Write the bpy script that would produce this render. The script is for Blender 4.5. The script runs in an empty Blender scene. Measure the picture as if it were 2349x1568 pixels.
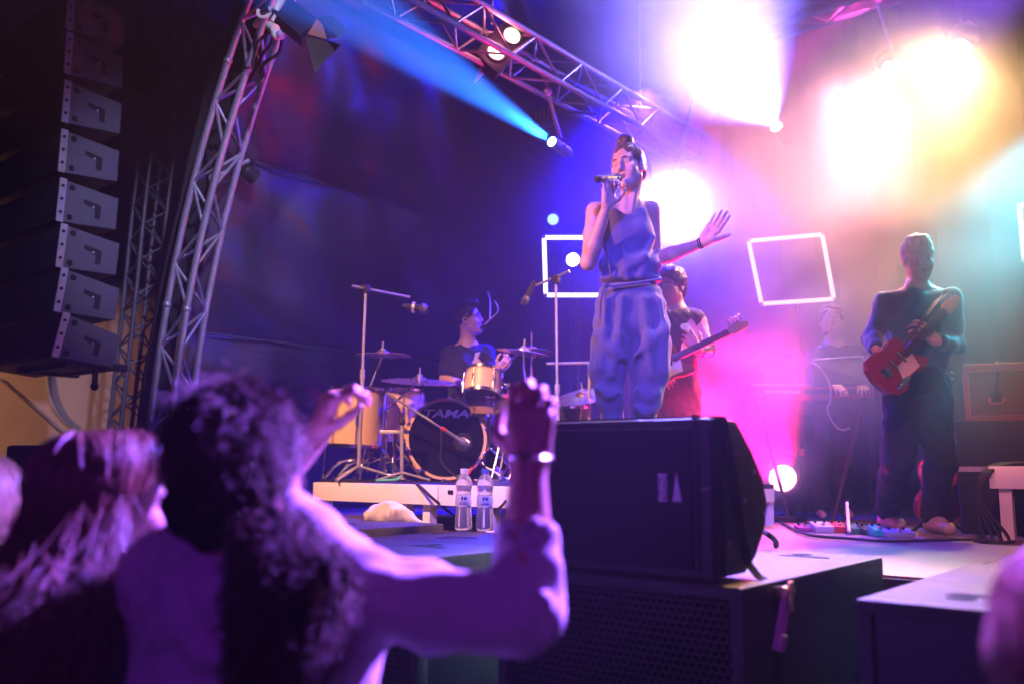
import bpy, bmesh, math, random
import numpy as np
from mathutils import Vector, Matrix, Quaternion
PI = math.pi
rnd = random.Random(7)
sc = bpy.context.scene
COL = sc.collection

# ------------------------------------------------------------------ camera, world, lights, exposure
EYE = Vector((0.0, 0.0, 1.45))
CAM_YAW, CAM_PITCH, CAM_ROLL = math.radians(39.4), math.radians(7.85), math.radians(0.35)
FPX = 2088.0                                   # focal length in pixels of a 2349 x 1568 picture
CR = (Matrix.Rotation(CAM_YAW, 3, 'Z') @ Matrix.Rotation(PI / 2 + CAM_PITCH, 3, 'X') @ Matrix.Rotation(CAM_ROLL, 3, 'Z'))
FWD = Vector((-math.sin(CAM_YAW), math.cos(CAM_YAW), 0))
RGT = Vector((math.cos(CAM_YAW), math.sin(CAM_YAW), 0))
DECK = 1.083                                   # height of the stage floor
cd = bpy.data.cameras.new('camera')
cam = bpy.data.objects.new('camera', cd)
COL.objects.link(cam)
cam.matrix_world = Matrix.Translation(EYE) @ CR.to_4x4()
cd.sensor_width = 36.0
cd.lens = 36.0 * FPX / 2349.0
cd.clip_start, cd.clip_end = 0.05, 500
cd.dof.use_dof = True
cd.dof.focus_distance = 4.55
cd.dof.aperture_fstop = 1.7
sc.camera = cam


def ray(vx, vy):
    return CR @ Vector((vx - 1174.5, -(vy - 784.0), -FPX))


def P(vx, vy, d):
    """the point in the place seen at (vx, vy) at horizontal distance d in front of the lens"""
    r = ray(vx, vy)
    return EYE + r * (d / r.dot(FWD))


def PZ(vx, vy, z):
    r = ray(vx, vy)
    return EYE + r * ((z - EYE.z) / r.z)


def PY(vx, vy, y):
    r = ray(vx, vy)
    return EYE + r * ((y - EYE.y) / r.y)


def PX(vx, vy, x):
    r = ray(vx, vy)
    return EYE + r * ((x - EYE.x) / r.x)


def depth(p):
    return (Vector(p) - EYE).dot(FWD)


w = bpy.data.worlds.new('World')
sc.world = w
w.use_nodes = True
nt = w.node_tree
bg = nt.nodes['Background']
sky = nt.nodes.new('ShaderNodeTexSky')
sky.sky_type = 'NISHITA'
sky.sun_disc = False
sky.sun_elevation = math.radians(-6)
sky.sun_rotation = math.radians(200)
tint = nt.nodes.new('ShaderNodeMix')
tint.data_type = 'RGBA'
tint.inputs[0].default_value = 0.97
nt.links.new(sky.outputs[0], tint.inputs[6])
tint.inputs[7].default_value = (0.03, 0.01, 0.3, 1)
nt.links.new(tint.outputs[2], bg.inputs[0])
bg.inputs[1].default_value = 0.05

sc.view_settings.view_transform = 'Standard'
sc.view_settings.look = 'None'
sc.view_settings.exposure = 0.0
sc.view_settings.gamma = 1.0
sc.view_settings.use_curve_mapping = False
sc.render.engine = 'CYCLES'
cy = sc.cycles
cy.use_denoising = True
cy.denoiser = 'OPENIMAGEDENOISE'
cy.max_bounces = 4
cy.diffuse_bounces = 2
cy.glossy_bounces = 2
cy.transmission_bounces = 6
cy.volume_bounces = 0
cy.transparent_max_bounces = 12
cy.sample_clamp_indirect = 0.0
cy.use_light_tree = True
cy.caustics_reflective = False
cy.caustics_refractive = False
cy.volume_step_rate = 2.0
cy.volume_max_steps = 64


def spot(name, loc, target, energy, color, deg, blend=0.3, radius=0.05):
    ld = bpy.data.lights.new(name, 'SPOT')
    ld.energy, ld.color = energy, color
    ld.spot_size, ld.spot_blend = math.radians(deg), blend
    ld.shadow_soft_size = radius
    o = bpy.data.objects.new(name, ld)
    COL.objects.link(o)
    o.location = loc
    o.rotation_euler = (Vector(target) - Vector(loc)).to_track_quat('-Z', 'Y').to_euler()
    return o


def point(name, loc, energy, color, radius=0.05):
    ld = bpy.data.lights.new(name, 'POINT')
    ld.energy, ld.color, ld.shadow_soft_size = energy, color, radius
    o = bpy.data.objects.new(name, ld)
    COL.objects.link(o)
    o.location = loc
    return o

# haze: one closed box of thin smoke round everything
hz = bpy.data.meshes.new('haze')
hz.from_pydata([(-22, -5, -1), (9, -5, -1), (9, 13, -1), (-22, 13, -1), (-22, -5, 9), (9, -5, 9), (9, 13, 9), (-22, 13, 9)], [],
               [(0, 3, 2, 1), (4, 5, 6, 7), (0, 1, 5, 4), (1, 2, 6, 5), (2, 3, 7, 6), (3, 0, 4, 7)])
haze = bpy.data.objects.new('haze', hz)
COL.objects.link(haze)
haze['kind'] = 'stuff'
hm = bpy.data.materials.new('haze_air')
hm.use_nodes = True
hn = hm.node_tree
hn.nodes.clear()
pv = hn.nodes.new('ShaderNodeVolumePrincipled')
pv.inputs['Color'].default_value = (0.9, 0.9, 0.93, 1)
pv.inputs['Density'].default_value = 0.0048
pv.inputs['Anisotropy'].default_value = 0.4
ho = hn.nodes.new('ShaderNodeOutputMaterial')
hn.links.new(pv.outputs[0], ho.inputs['Volume'])
hm.cycles.volume_sampling = 'EQUIANGULAR'
hz.materials.append(hm)

# stage lamps (seen ones get housings further down) and added unseen ones: place, aim, watts, colour, cone, softness
L_BLUEBEAM = P(1258, 320, 6.6)
L_WHITE = P(1777, 284, 8.4)
L_BACK = P(1548, 452, 8.2)
L_WARM = P(2195, 125, 6.6)
L_WASH = P(2047, 165, 7.2)
L_FLOOR = P(1792, 1092, 6.6)
L_BLIND1 = P(1177, 78, 6.2)
L_BLIND2 = P(1141, 115, 6.15)
L_CYAN = P(2560, 180, 6.8)
L_FRESNEL = P(655, 40, 5.75)
L_LAMP = P(1316, 598, 8.6)
L_PINKTOP = P(2060, -70, 6.8)
L_PROFILE = P(1268, 505, 8.9)
spot('beam_lamp_blue', L_BLUEBEAM, P(760, -20, 4.7), 135000, (0.014, 0.16, 1.0), 13.0, 0.5, 0.03)
spot('beam_lamp_white', L_WHITE, P(1630, 80, 7.0), 9500, (0.2, 0.16, 1.0), 52, 1.0, 0.03)
spot('beam_lamp_back', L_BACK, P(1520, 560, 4.5), 7500, (0.14, 0.12, 1.0), 26, 1.0, 0.05)
spot('beam_lamp_warm', L_WARM, P(1960, 520, 5.4), 1100, (1.0, 0.56, 0.22), 76, 1.0, 0.05)
spot('wash_lamp', L_WASH, P(1800, 460, 6.3), 2000, (1.0, 0.36, 0.40), 60, 1.0, 0.1)
spot('floor_lamp_pink', L_FLOOR, P(1640, 840, 6.1), 6500, (1.0, 0.0, 0.09), 74, 1.0, 0.08)
spot('cyan_lamp', L_CYAN, P(2270, 540, 5.4), 4200, (0.03, 0.7, 0.9), 19, 1.0, 0.06)
spot('deck_pink_lamp', Vector((1.2, -3.5, 7.0)), PZ(2000, 1230, DECK), 2600, (1.0, 0.25, 0.38), 17, 0.8, 0.12)
spot('tarp_lamp', Vector((-5.75, 3.95, 3.6)), Vector((-6.05, 7.5, 2.3)), 28, (0.06, 0.34, 0.6), 80, 0.9, 0.04)  # added light, no source known; grazes the tarpaulin to show its creases
spot('pink_top_lamp', L_PINKTOP, P(1740, 190, 9.0), 12000, (1.0, 0.02, 0.4), 22, 0.9, 0.08)
spot('blue_wash_lamp', P(1480, 210, 7.6), P(1360, 860, 6.8), 14000, (0.008, 0.003, 1.0), 88, 0.9, 0.1)
spot('stage_pink_lamp', Vector((-2.6, -3.0, 7.4)), P(1090, 1060, 6.0), 8500, (1.0, 0.42, 0.24), 20, 0.8, 0.12)
spot('singer_pink_lamp', Vector((-6.5, -3.0, 4.2)), P(1420, 520, 4.5), 5861, (1.000, 0.294, 0.210), 11, 0.6, 0.1)
spot('top_lavender_lamp', Vector((-1.9, 4.6, 5.6)), Vector((-1.5, 2.8, 1.1)), 3800, (0.5, 0.34, 1.0), 36, 1.0, 0.1)
spot('front_blue_lamp', Vector((1.5, -2.0, 6.0)), Vector((-2.6, 4.3, 1.7)), 6000, (0.09, 0.08, 1.0), 19, 0.7, 0.15)
spot('wall_lamp', Vector((-8.6, 0.8, 2.6)), PX(60, 1040, -11.2), 520, (1.0, 0.48, 0.22), 50, 0.5, 0.03)
spot('crowd_lamp', Vector((-0.54, 5.38, 4.4)), P(700, 1180, 1.5), 24000, (0.27, 0.09, 1.0), 15, 0.8, 0.06)  # added unseen light that rims the front crowd in violet
spot('crowd_edge_lamp', Vector((-1.2, 2.4, 4.2)), P(2420, 1480, 0.98), 3500, (0.34, 0.08, 1.0), 14, 0.8, 0.06)  # added out of view to turn the corner head purple
spot('arch_lamp', Vector((1.0, 0.5, 5.6)), Vector((-5.95, 3.6, 3.3)), 2600, (0.5, 0.46, 1.0), 19, 0.9, 0.08)  # added off-frame just to brighten the curved truss
spot('crowd_fill_lamp', Vector((2.5, -3.0, 3.5)), P(700, 1250, 1.5), 260, (0.36, 0.035, 1.0), 32, 0.8, 0.3)
point('blinder_glow', (L_BLIND1 + L_BLIND2) / 2 - FWD * 0.15, 8, (1.000, 0.238, 0.370), 0.06)

# drifting machine smoke hanging at the back of the stage, and the puff over the floor lamp


def smoke(lo, hi, scale, t0, t1, dens, edge, seed, aniso=0.4):
    me = bpy.data.meshes.new('smoke')
    c = (Vector(lo) + Vector(hi)) / 2
    a, b = Vector(lo) - c, Vector(hi) - c
    me.from_pydata([(a.x, a.y, a.z), (b.x, a.y, a.z), (b.x, b.y, a.z), (a.x, b.y, a.z), (a.x, a.y, b.z), (b.x, a.y, b.z), (b.x, b.y, b.z), (a.x, b.y, b.z)], [],
                   [(0, 3, 2, 1), (4, 5, 6, 7), (0, 1, 5, 4), (1, 2, 6, 5), (2, 3, 7, 6), (3, 0, 4, 7)])
    o = bpy.data.objects.new('smoke', me)
    COL.objects.link(o)
    o.location = c
    o['kind'] = 'stuff'
    m = bpy.data.materials.new('smoke_air')
    m.use_nodes = True
    t = m.node_tree
    t.nodes.clear()
    tc = t.nodes.new('ShaderNodeTexCoord')
    mp = t.nodes.new('ShaderNodeMapping')
    mp.inputs['Location'].default_value = (seed, seed * 0.7, 0)
    t.links.new(tc.outputs['Object'], mp.inputs[0])
    nz = t.nodes.new('ShaderNodeTexNoise')
    nz.inputs['Scale'].default_value = scale
    nz.inputs['Detail'].default_value = 4
    nz.inputs['Distortion'].default_value = 0.6
    t.links.new(mp.outputs[0], nz.inputs['Vector'])
    mr = t.nodes.new('ShaderNodeMapRange')
    mr.inputs[1].default_value, mr.inputs[2].default_value = t0, t1
    mr.inputs[3].default_value, mr.inputs[4].default_value = 0.0, dens
    t.links.new(nz.outputs[0], mr.inputs[0])
    sep = t.nodes.new('ShaderNodeSeparateXYZ')           # fade to nothing towards the faces of the box
    t.links.new(tc.outputs['Generated'], sep.inputs[0])
    prev = mr.outputs[0]
    for k in range(3):
        m1 = t.nodes.new('ShaderNodeMath')
        m1.operation = 'PINGPONG'
        m1.inputs[1].default_value = 0.5
        t.links.new(sep.outputs[k], m1.inputs[0])
        m2 = t.nodes.new('ShaderNodeMapRange')
        m2.interpolation_type = 'SMOOTHSTEP'
        m2.inputs[1].default_value, m2.inputs[2].default_value = 0.0, edge
        t.links.new(m1.outputs[0], m2.inputs[0])
        m3 = t.nodes.new('ShaderNodeMath')
        m3.operation = 'MULTIPLY'
        t.links.new(prev, m3.inputs[0])
        t.links.new(m2.outputs[0], m3.inputs[1])
        prev = m3.outputs[0]
    v = t.nodes.new('ShaderNodeVolumePrincipled')
    v.inputs['Color'].default_value = (0.9, 0.9, 0.93, 1)
    v.inputs['Anisotropy'].default_value = aniso
    t.links.new(prev, v.inputs['Density'])
    mo = t.nodes.new('ShaderNodeOutputMaterial')
    t.links.new(v.outputs[0], mo.inputs['Volume'])
    m.cycles.volume_sampling = 'EQUIANGULAR'
    me.materials.append(m)
    return o


smoke((-4.3, 4.7, DECK + 0.02), (2.6, 9.4, 6.3), 0.75, 0.38, 0.70, 0.40, 0.17, 0.0, 0.6)
_c = P(1560, 430, 7.2)
smoke((_c.x - 1.3, _c.y - 1.2, _c.z - 1.3), (_c.x + 1.3, _c.y + 1.2, _c.z + 1.3), 0.9, 0.30, 0.70, 0.55, 0.5, 5.1, 0.6)
_c = L_FLOOR + Vector((-0.10, 0.0, 0.12))
smoke(_c - Vector((0.42, 0.42, 0.36)), _c + Vector((0.42, 0.42, 0.42)), 3.0, 0.2, 0.7, 3.0, 0.5, 8.2, 0.3)
_c = P(1680, 960, 6.35)
smoke((_c.x - 0.75, _c.y - 0.6, DECK + 0.03), (_c.x + 0.75, _c.y + 0.7, DECK + 1.35), 1.6, 0.3, 0.7, 1.7, 0.4, 3.3, 0.3)


# ------------------------------------------------------------------ materials
MATS = {}


def mat(name, col, rough=0.6, metal=0.0, var=0.25, scale=8.0, bump=0.0, bscale=60.0, spec=0.5, rvar=0.15, coat=0.0, sheen=0.0, trans=0.0, ior=1.45, sss=0.0, stretch=(1, 1, 1), scuff=0.0):
    if name in MATS:
        return MATS[name]
    m = bpy.data.materials.new(name)
    m.use_nodes = True
    t = m.node_tree
    b = t.nodes['Principled BSDF']
    tc = t.nodes.new('ShaderNodeTexCoord')
    mp = t.nodes.new('ShaderNodeMapping')
    mp.inputs['Scale'].default_value = stretch
    t.links.new(tc.outputs['Object'], mp.inputs[0])
    nz = t.nodes.new('ShaderNodeTexNoise')
    nz.inputs['Scale'].default_value = scale
    nz.inputs['Detail'].default_value = 5
    t.links.new(mp.outputs[0], nz.inputs['Vector'])
    mx = t.nodes.new('ShaderNodeMix')
    mx.data_type = 'RGBA'
    lo = [max(0, c * (1 - var)) for c in col]
    hi = [min(1, c * (1 + var)) for c in col]
    mx.inputs[6].default_value = (*lo, 1)
    mx.inputs[7].default_value = (*hi, 1)
    t.links.new(nz.outputs[0], mx.inputs[0])
    bc = mx.outputs[2]
    if scuff:
        for (sc_, p0, p1, stv) in ((26.0, 0.66, 0.72, (1, 1, 1)), (9.0, 0.62, 0.70, (0.6, 6, 6)), (160.0, 0.70, 0.74, (1, 1, 1))):
            m2 = t.nodes.new('ShaderNodeMapping')
            m2.inputs['Scale'].default_value = stv
            t.links.new(tc.outputs['Object'], m2.inputs[0])
            n3 = t.nodes.new('ShaderNodeTexNoise')
            n3.inputs['Scale'].default_value = sc_
            n3.inputs['Detail'].default_value = 6
            n3.inputs['Roughness'].default_value = 0.7
            t.links.new(m2.outputs[0], n3.inputs['Vector'])
            r3_ = t.nodes.new('ShaderNodeMapRange')
            r3_.inputs[1].default_value, r3_.inputs[2].default_value = p0, p1
            r3_.inputs[4].default_value = scuff
            t.links.new(n3.outputs[0], r3_.inputs[0])
            m3 = t.nodes.new('ShaderNodeMix')
            m3.data_type = 'RGBA'
            t.links.new(r3_.outputs[0], m3.inputs[0])
            t.links.new(bc, m3.inputs[6])
            m3.inputs[7].default_value = (0.32, 0.28, 0.25, 1)
            bc = m3.outputs[2]
    t.links.new(bc, b.inputs['Base Color'])
    mr = t.nodes.new('ShaderNodeMapRange')
    mr.inputs[3].default_value = max(0.02, rough - rvar)
    mr.inputs[4].default_value = min(1.0, rough + rvar)
    t.links.new(nz.outputs[0], mr.inputs[0])
    t.links.new(mr.outputs[0], b.inputs['Roughness'])
    b.inputs['Metallic'].default_value = metal
    b.inputs['Specular IOR Level'].default_value = spec
    b.inputs['Coat Weight'].default_value = coat
    b.inputs['Sheen Weight'].default_value = sheen
    b.inputs['Transmission Weight'].default_value = trans
    b.inputs['IOR'].default_value = ior
    if sss:
        b.inputs['Subsurface Weight'].default_value = sss
        b.inputs['Subsurface Radius'].default_value = (0.012, 0.005, 0.003)
        b.inputs['Subsurface Scale'].default_value = 1.0
    if bump:
        n2 = t.nodes.new('ShaderNodeTexNoise')
        n2.inputs['Scale'].default_value = bscale
        n2.inputs['Detail'].default_value = 3
        t.links.new(mp.outputs[0], n2.inputs['Vector'])
        bp = t.nodes.new('ShaderNodeBump')
        bp.inputs['Strength'].default_value = bump
        bp.inputs['Distance'].default_value = 0.01
        t.links.new(n2.outputs[0], bp.inputs['Height'])
        t.links.new(bp.outputs[0], b.inputs['Normal'])
    MATS[name] = m
    return m


def emit(name, col, strength):
    if name in MATS:
        return MATS[name]
    m = bpy.data.materials.new(name)
    m.use_nodes = True
    t = m.node_tree
    t.nodes.clear()
    e = t.nodes.new('ShaderNodeEmission')
    e.inputs[0].default_value = (*col, 1)
    e.inputs[1].default_value = strength
    o = t.nodes.new('ShaderNodeOutputMaterial')
    t.links.new(e.outputs[0], o.inputs[0])
    MATS[name] = m
    return m


BLACK = mat('black_paint', (0.012, 0.012, 0.014), 0.55, var=0.4, scale=20, bump=0.15, bscale=300)
CABINET = mat('speaker_paint', (0.045, 0.043, 0.042), 0.5, var=0.45, scale=14, bump=0.35, bscale=420, scuff=0.45)
ARRAYPAINT = mat('array_paint', (0.10, 0.10, 0.115), 0.55, var=0.3, scale=6, bump=0.15, bscale=300, scuff=0.2)
STEEL = mat('zinc_steel', (0.45, 0.45, 0.46), 0.45, metal=0.6, var=0.25, scale=18)
ALU = mat('aluminium', (0.62, 0.62, 0.64), 0.36, metal=0.75, var=0.15, scale=30)
CHROME = mat('chrome', (0.75, 0.75, 0.77), 0.16, metal=1.0, var=0.08, rvar=0.06)
RUBBER = mat('black_rubber', (0.014, 0.014, 0.015), 0.7)
CLOTHBLK = mat('black_cloth', (0.014, 0.014, 0.017), 0.9, bump=0.3, bscale=200, sheen=0.1)
TARP = mat('tarpaulin', (0.045, 0.04, 0.05), 0.36, var=0.4, scale=2.5, bump=0.9, bscale=5, rvar=0.1, spec=0.8, stretch=(1, 0.35, 1.6))
WOOD = mat('birch_ply', (0.23, 0.18, 0.15), 0.42, var=0.35, scuff=0.25, scale=6, bump=0.12, bscale=90, stretch=(0.5, 9, 9))
WHITEWOOD = mat('white_board', (0.72, 0.7, 0.68), 0.5, var=0.08, scale=5, stretch=(0.4, 3, 3))
MAPLE = mat('maple_shell', (0.72, 0.52, 0.24), 0.3, var=0.15, scale=5, stretch=(1, 1, 0.3), coat=0.5)
BRASS = mat('cymbal_brass', (0.62, 0.45, 0.2), 0.3, metal=0.95, var=0.15, scale=30)
ASPHALT = mat('asphalt', (0.05, 0.05, 0.05), 0.85, var=0.4, scale=30, bump=0.4, bscale=150)


# ------------------------------------------------------------------ mesh builder
class MB:
    def __init__(self):
        self.v, self.f = [], []

    def add(self, vs, fs):
        o = len(self.v)
        self.v += [Vector(p) for p in vs]
        self.f += [tuple(i + o for i in f) for f in fs]
        return self

    def box(self, lo, hi, M=None, bev=0.0):
        x0, y0, z0 = lo
        x1, y1, z1 = hi
        if bev <= 0:
            vs = [(x0, y0, z0), (x1, y0, z0), (x1, y1, z0), (x0, y1, z0), (x0, y0, z1), (x1, y0, z1), (x1, y1, z1), (x0, y1, z1)]
            fs = [(0, 3, 2, 1), (4, 5, 6, 7), (0, 1, 5, 4), (1, 2, 6, 5), (2, 3, 7, 6), (3, 0, 4, 7)]
        else:
            bm = bmesh.new()
            bmesh.ops.create_cube(bm, size=1)
            bmesh.ops.scale(bm, vec=(x1 - x0, y1 - y0, z1 - z0), verts=bm.verts)
            bmesh.ops.translate(bm, vec=((x0 + x1) / 2, (y0 + y1) / 2, (z0 + z1) / 2), verts=bm.verts)
            bmesh.ops.bevel(bm, geom=bm.edges[:], offset=bev, segments=2, affect='EDGES', profile=0.6)
            bm.verts.index_update()
            vs = [v.co.copy() for v in bm.verts]
            fs = [tuple(v.index for v in f.verts) for f in bm.faces]
            bm.free()
        if M is not None:
            vs = [M @ Vector(p) for p in vs]
        return self.add(vs, fs)

    def tube(self, pts, r, n=8, cap=True, closed=False):
        pts = [Vector(p) for p in pts]
        m = len(pts)
        rs = r if isinstance(r, (list, tuple)) else [r] * m
        tang = []
        for i in range(m):
            if closed:
                t = pts[(i + 1) % m] - pts[i - 1]
            else:
                t = pts[min(i + 1, m - 1)] - pts[max(i - 1, 0)]
            tang.append(t.normalized() if t.length > 1e-9 else Vector((0, 0, 1)))
        u = tang[0].orthogonal().normalized()
        vs, fs = [], []
        for i in range(m):
            u = (u - tang[i] * u.dot(tang[i]))
            u = u.normalized() if u.length > 1e-6 else tang[i].orthogonal().normalized()
            w_ = tang[i].cross(u)
            for k in range(n):
                a = 2 * PI * k / n
                vs.append(pts[i] + (u * math.cos(a) + w_ * math.sin(a)) * rs[i])
        rng = m if closed else m - 1
        for i in range(rng):
            j = (i + 1) % m
            for k in range(n):
                k2 = (k + 1) % n
                fs.append((i * n + k, i * n + k2, j * n + k2, j * n + k))
        if cap and not closed:
            fs.append(tuple(range(n - 1, -1, -1)))
            fs.append(tuple((m - 1) * n + k for k in range(n)))
        return self.add(vs, fs)

    def lathe(self, prof, M=None, n=24, cap=True):
        """profile of (radius, z) turned round z"""
        vs, fs = [], []
        for (r, z) in prof:
            for k in range(n):
                a = 2 * PI * k / n
                vs.append(Vector((r * math.cos(a), r * math.sin(a), z)))
        for i in range(len(prof) - 1):
            for k in range(n):
                k2 = (k + 1) % n
                fs.append((i * n + k, i * n + k2, (i + 1) * n + k2, (i + 1) * n + k))
        if cap:
            if prof[0][0] > 1e-6:
                fs.append(tuple(range(n - 1, -1, -1)))
            if prof[-1][0] > 1e-6:
                fs.append(tuple((len(prof) - 1) * n + k for k in range(n)))
        if M is not None:
            vs = [M @ p for p in vs]
        return self.add(vs, fs)

    def prism(self, poly, z0, z1, M=None, bev=0.0):
        bm = bmesh.new()
        lo = [bm.verts.new((x, y, z0)) for x, y in poly]
        hi = [bm.verts.new((x, y, z1)) for x, y in poly]
        bm.faces.new(lo[::-1])
        bm.faces.new(hi)
        n = len(poly)
        for i in range(n):
            bm.faces.new((lo[i], lo[(i + 1) % n], hi[(i + 1) % n], hi[i]))
        bmesh.ops.recalc_face_normals(bm, faces=bm.faces)
        if bev:
            bmesh.ops.bevel(bm, geom=[e for e in bm.edges if len(e.link_faces) == 2 and e.calc_face_angle(0) > 0.4], offset=bev, segments=2, affect='EDGES', profile=0.6)
        bm.verts.index_update()
        vs = [v.co.copy() for v in bm.verts]
        fs = [tuple(v.index for v in f.verts) for f in bm.faces]
        bm.free()
        if M is not None:
            vs = [M @ p for p in vs]
        return self.add(vs, fs)

    def ball(self, c, r, M=None, n=12):
        r = r if isinstance(r, (tuple, list)) else (r, r, r)
        vs, fs = [], []
        m = max(6, n // 2 + 2)
        for i in range(m + 1):
            th = PI * i / m
            for k in range(n):
                a = 2 * PI * k / n
                vs.append(Vector((r[0] * math.sin(th) * math.cos(a), r[1] * math.sin(th) * math.sin(a), r[2] * math.cos(th))))
        for i in range(m):
            for k in range(n):
                k2 = (k + 1) % n
                fs.append((i * n + k, (i + 1) * n + k, (i + 1) * n + k2, i * n + k2))
        c = Vector(c)
        vs = [(M @ p if M is not None else p) + c for p in vs]
        return self.add(vs, fs)

    def mesh(self, name, off=None, smooth=True):
        off = off or Vector((0, 0, 0))
        me = bpy.data.meshes.new(name)
        me.from_pydata([tuple(p - off) for p in self.v], [], self.f)
        bm = bmesh.new()
        bm.from_mesh(me)
        bmesh.ops.remove_doubles(bm, verts=bm.verts, dist=1e-5)
        bmesh.ops.recalc_face_normals(bm, faces=bm.faces)
        bm.to_mesh(me)
        bm.free()
        me.validate()
        if smooth:
            me.shade_smooth()
            me.set_sharp_from_angle(angle=math.radians(38))
        return me

    def build(self, name, m, parent=None, world=False, smooth=True, origin=None):
        off = None
        if world and parent is not None:
            off = base_of(parent)
        elif origin is not None:
            off = Vector(origin)
        me = self.mesh(name, off, smooth)
        me.materials.append(m)
        o = bpy.data.objects.new(name, me)
        COL.objects.link(o)
        if parent is not None:
            o.parent = parent
        elif origin is not None:
            o.location = origin
        return o


def base_of(o):
    p = Vector((0, 0, 0))
    while o is not None:
        p += o.location
        o = o.parent
    return p


def thing(name, label, cat, loc=(0, 0, 0), rot=None, group=None):
    o = bpy.data.objects.new(name, None)
    COL.objects.link(o)
    o.location = loc
    o.empty_display_size = 0.1
    if rot is not None:
        o.rotation_euler = rot
    o['label'], o['category'] = label, cat
    if group:
        o['group'] = group
    return o


def tag(o, label, cat, group=None):
    o['label'], o['category'] = label, cat
    if group:
        o['group'] = group
    return o


def struct(o):
    o['kind'] = 'structure'
    return o


def dup(root, label=None, loc=None, rot=None):
    def cp(o, parent):
        c = o.copy()
        COL.objects.link(c)
        if parent is not None:
            c.parent = parent
            c.matrix_parent_inverse = o.matrix_parent_inverse.copy()
        for ch in o.children:
            cp(ch, c)
        return c
    r = cp(root, None)
    if label:
        r['label'] = label
    if loc is not None:
        r.location = loc
    if rot is not None:
        r.rotation_euler = rot
    return r


_unit = MB().lathe([(1, 0), (1, 1)], n=8).mesh('stick_mesh')


def stick(name, a, b, r, m, parent):
    """a straight round bar from a to b, place coordinates, sharing one mesh"""
    a, b = Vector(a), Vector(b)
    key = 'stick_' + m.name
    me = bpy.data.meshes.get(key)
    if me is None:
        me = _unit.copy()
        me.name = key
        me.materials.append(m)
    o = bpy.data.objects.new(name, me)
    COL.objects.link(o)
    o.parent = parent
    d = b - a
    q = d.to_track_quat('Z', 'Y')
    o.location = a - base_of(parent)
    o.rotation_mode = 'QUATERNION'
    o.rotation_quaternion = q
    o.scale = (r, r, d.length)
    return o


def bezier(p0, p1, p2, p3, n=12):
    p0, p1, p2, p3 = map(Vector, (p0, p1, p2, p3))
    return [((1 - t) ** 3) * p0 + 3 * t * (1 - t) ** 2 * p1 + 3 * t * t * (1 - t) * p2 + t ** 3 * p3 for t in [i / n for i in range(n + 1)]]


def smoothline(pts, n=6):
    pts = [Vector(p) for p in pts]
    out = []
    for i in range(len(pts) - 1):
        a, b, c, d = pts[max(i - 1, 0)], pts[i], pts[i + 1], pts[min(i + 2, len(pts) - 1)]
        for k in range(n):
            t = k / n
            out.append(0.5 * ((2 * b) + (c - a) * t + (2 * a - 5 * b + 4 * c - d) * t * t + (3 * b - a - 3 * c + d) * t ** 3))
    out.append(pts[-1])
    return out


def cable(name, pts, r, label, m=None, cat='cable', n=6):
    b = MB().tube(smoothline(pts, 7), r, n)
    o = b.build(name, m or RUBBER, origin=pts[0])
    return tag(o, label, cat)

# ------------------------------------------------------------------ ground, stage floor, walls
g = MB().add([(-60, -40, 0), (60, -40, 0), (60, 60, 0), (-60, 60, 0)], [(0, 1, 2, 3)]).build('ground', ASPHALT)
struct(g)
SY0, SY1 = 3.41, 9.8
stage = struct(MB().box((-7.2, SY0 + 0.06, 0.05), (5.4, SY1, DECK - 0.03)).build('stage_floor', CLOTHBLK))
lipm = mat('deck_edge', (0.3, 0.3, 0.31), 0.5, metal=0.4)
for i in range(6):
    for j in range(3):
        x0, y0 = -7.2 + 2.1 * i, SY0 + 2.13 * j
        b = MB().box((x0 + 0.003, y0 + 0.003, DECK - 0.028), (x0 + 2.097, y0 + 2.127, DECK + rnd.uniform(-0.002, 0.001)), bev=0.002)
        o = b.build('deck_panel', WOOD, stage)
MB().box((-7.2, SY0 - 0.02, DECK - 0.11), (5.4, SY0 - 0.002, DECK - 0.012)).build('deck_edge', BLACK, stage)

WALLM = mat('rendered_wall', (0.55, 0.42, 0.3), 0.8, var=0.15, scale=3, bump=0.2, bscale=60)
bw = thing('building_wall', 'pale rendered wall of the building beyond the speaker tower', 'wall', (-11.2, 4, 0))
MB().box((-11.6, -3.0, 0), (-11.2, 12.8, 7.8)).build('wall', WALLM, bw, world=True)
MB().box((-11.19, -3.0, 0.9), (-11.16, 12.8, 0.96)).build('ledge', WALLM, bw, world=True)
MB().tube(smoothline([PX(105, 826, -11.14), PX(112, 900, -11.14), PX(135, 950, -11.14), PX(165, 978, -11.14)], 6), 0.025, 8).build('pipe', STEEL, bw, world=True)
MB().tube([PX(0, 868, -11.15), PX(150, 1000, -11.15)], 0.008, 6).build('wire', BLACK, bw, world=True)

# ------------------------------------------------------------------ round stage roof
AX, AA, AH = -1.0, 5.23, 6.05


def arch(t, grow=0.0):
    """point of the roof curve; t = 0 left foot .. 1 right foot"""
    a = PI * (1 - t)
    return AX + (AA + grow) * math.cos(a), DECK + (AH + grow) * math.sin(a)


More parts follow.
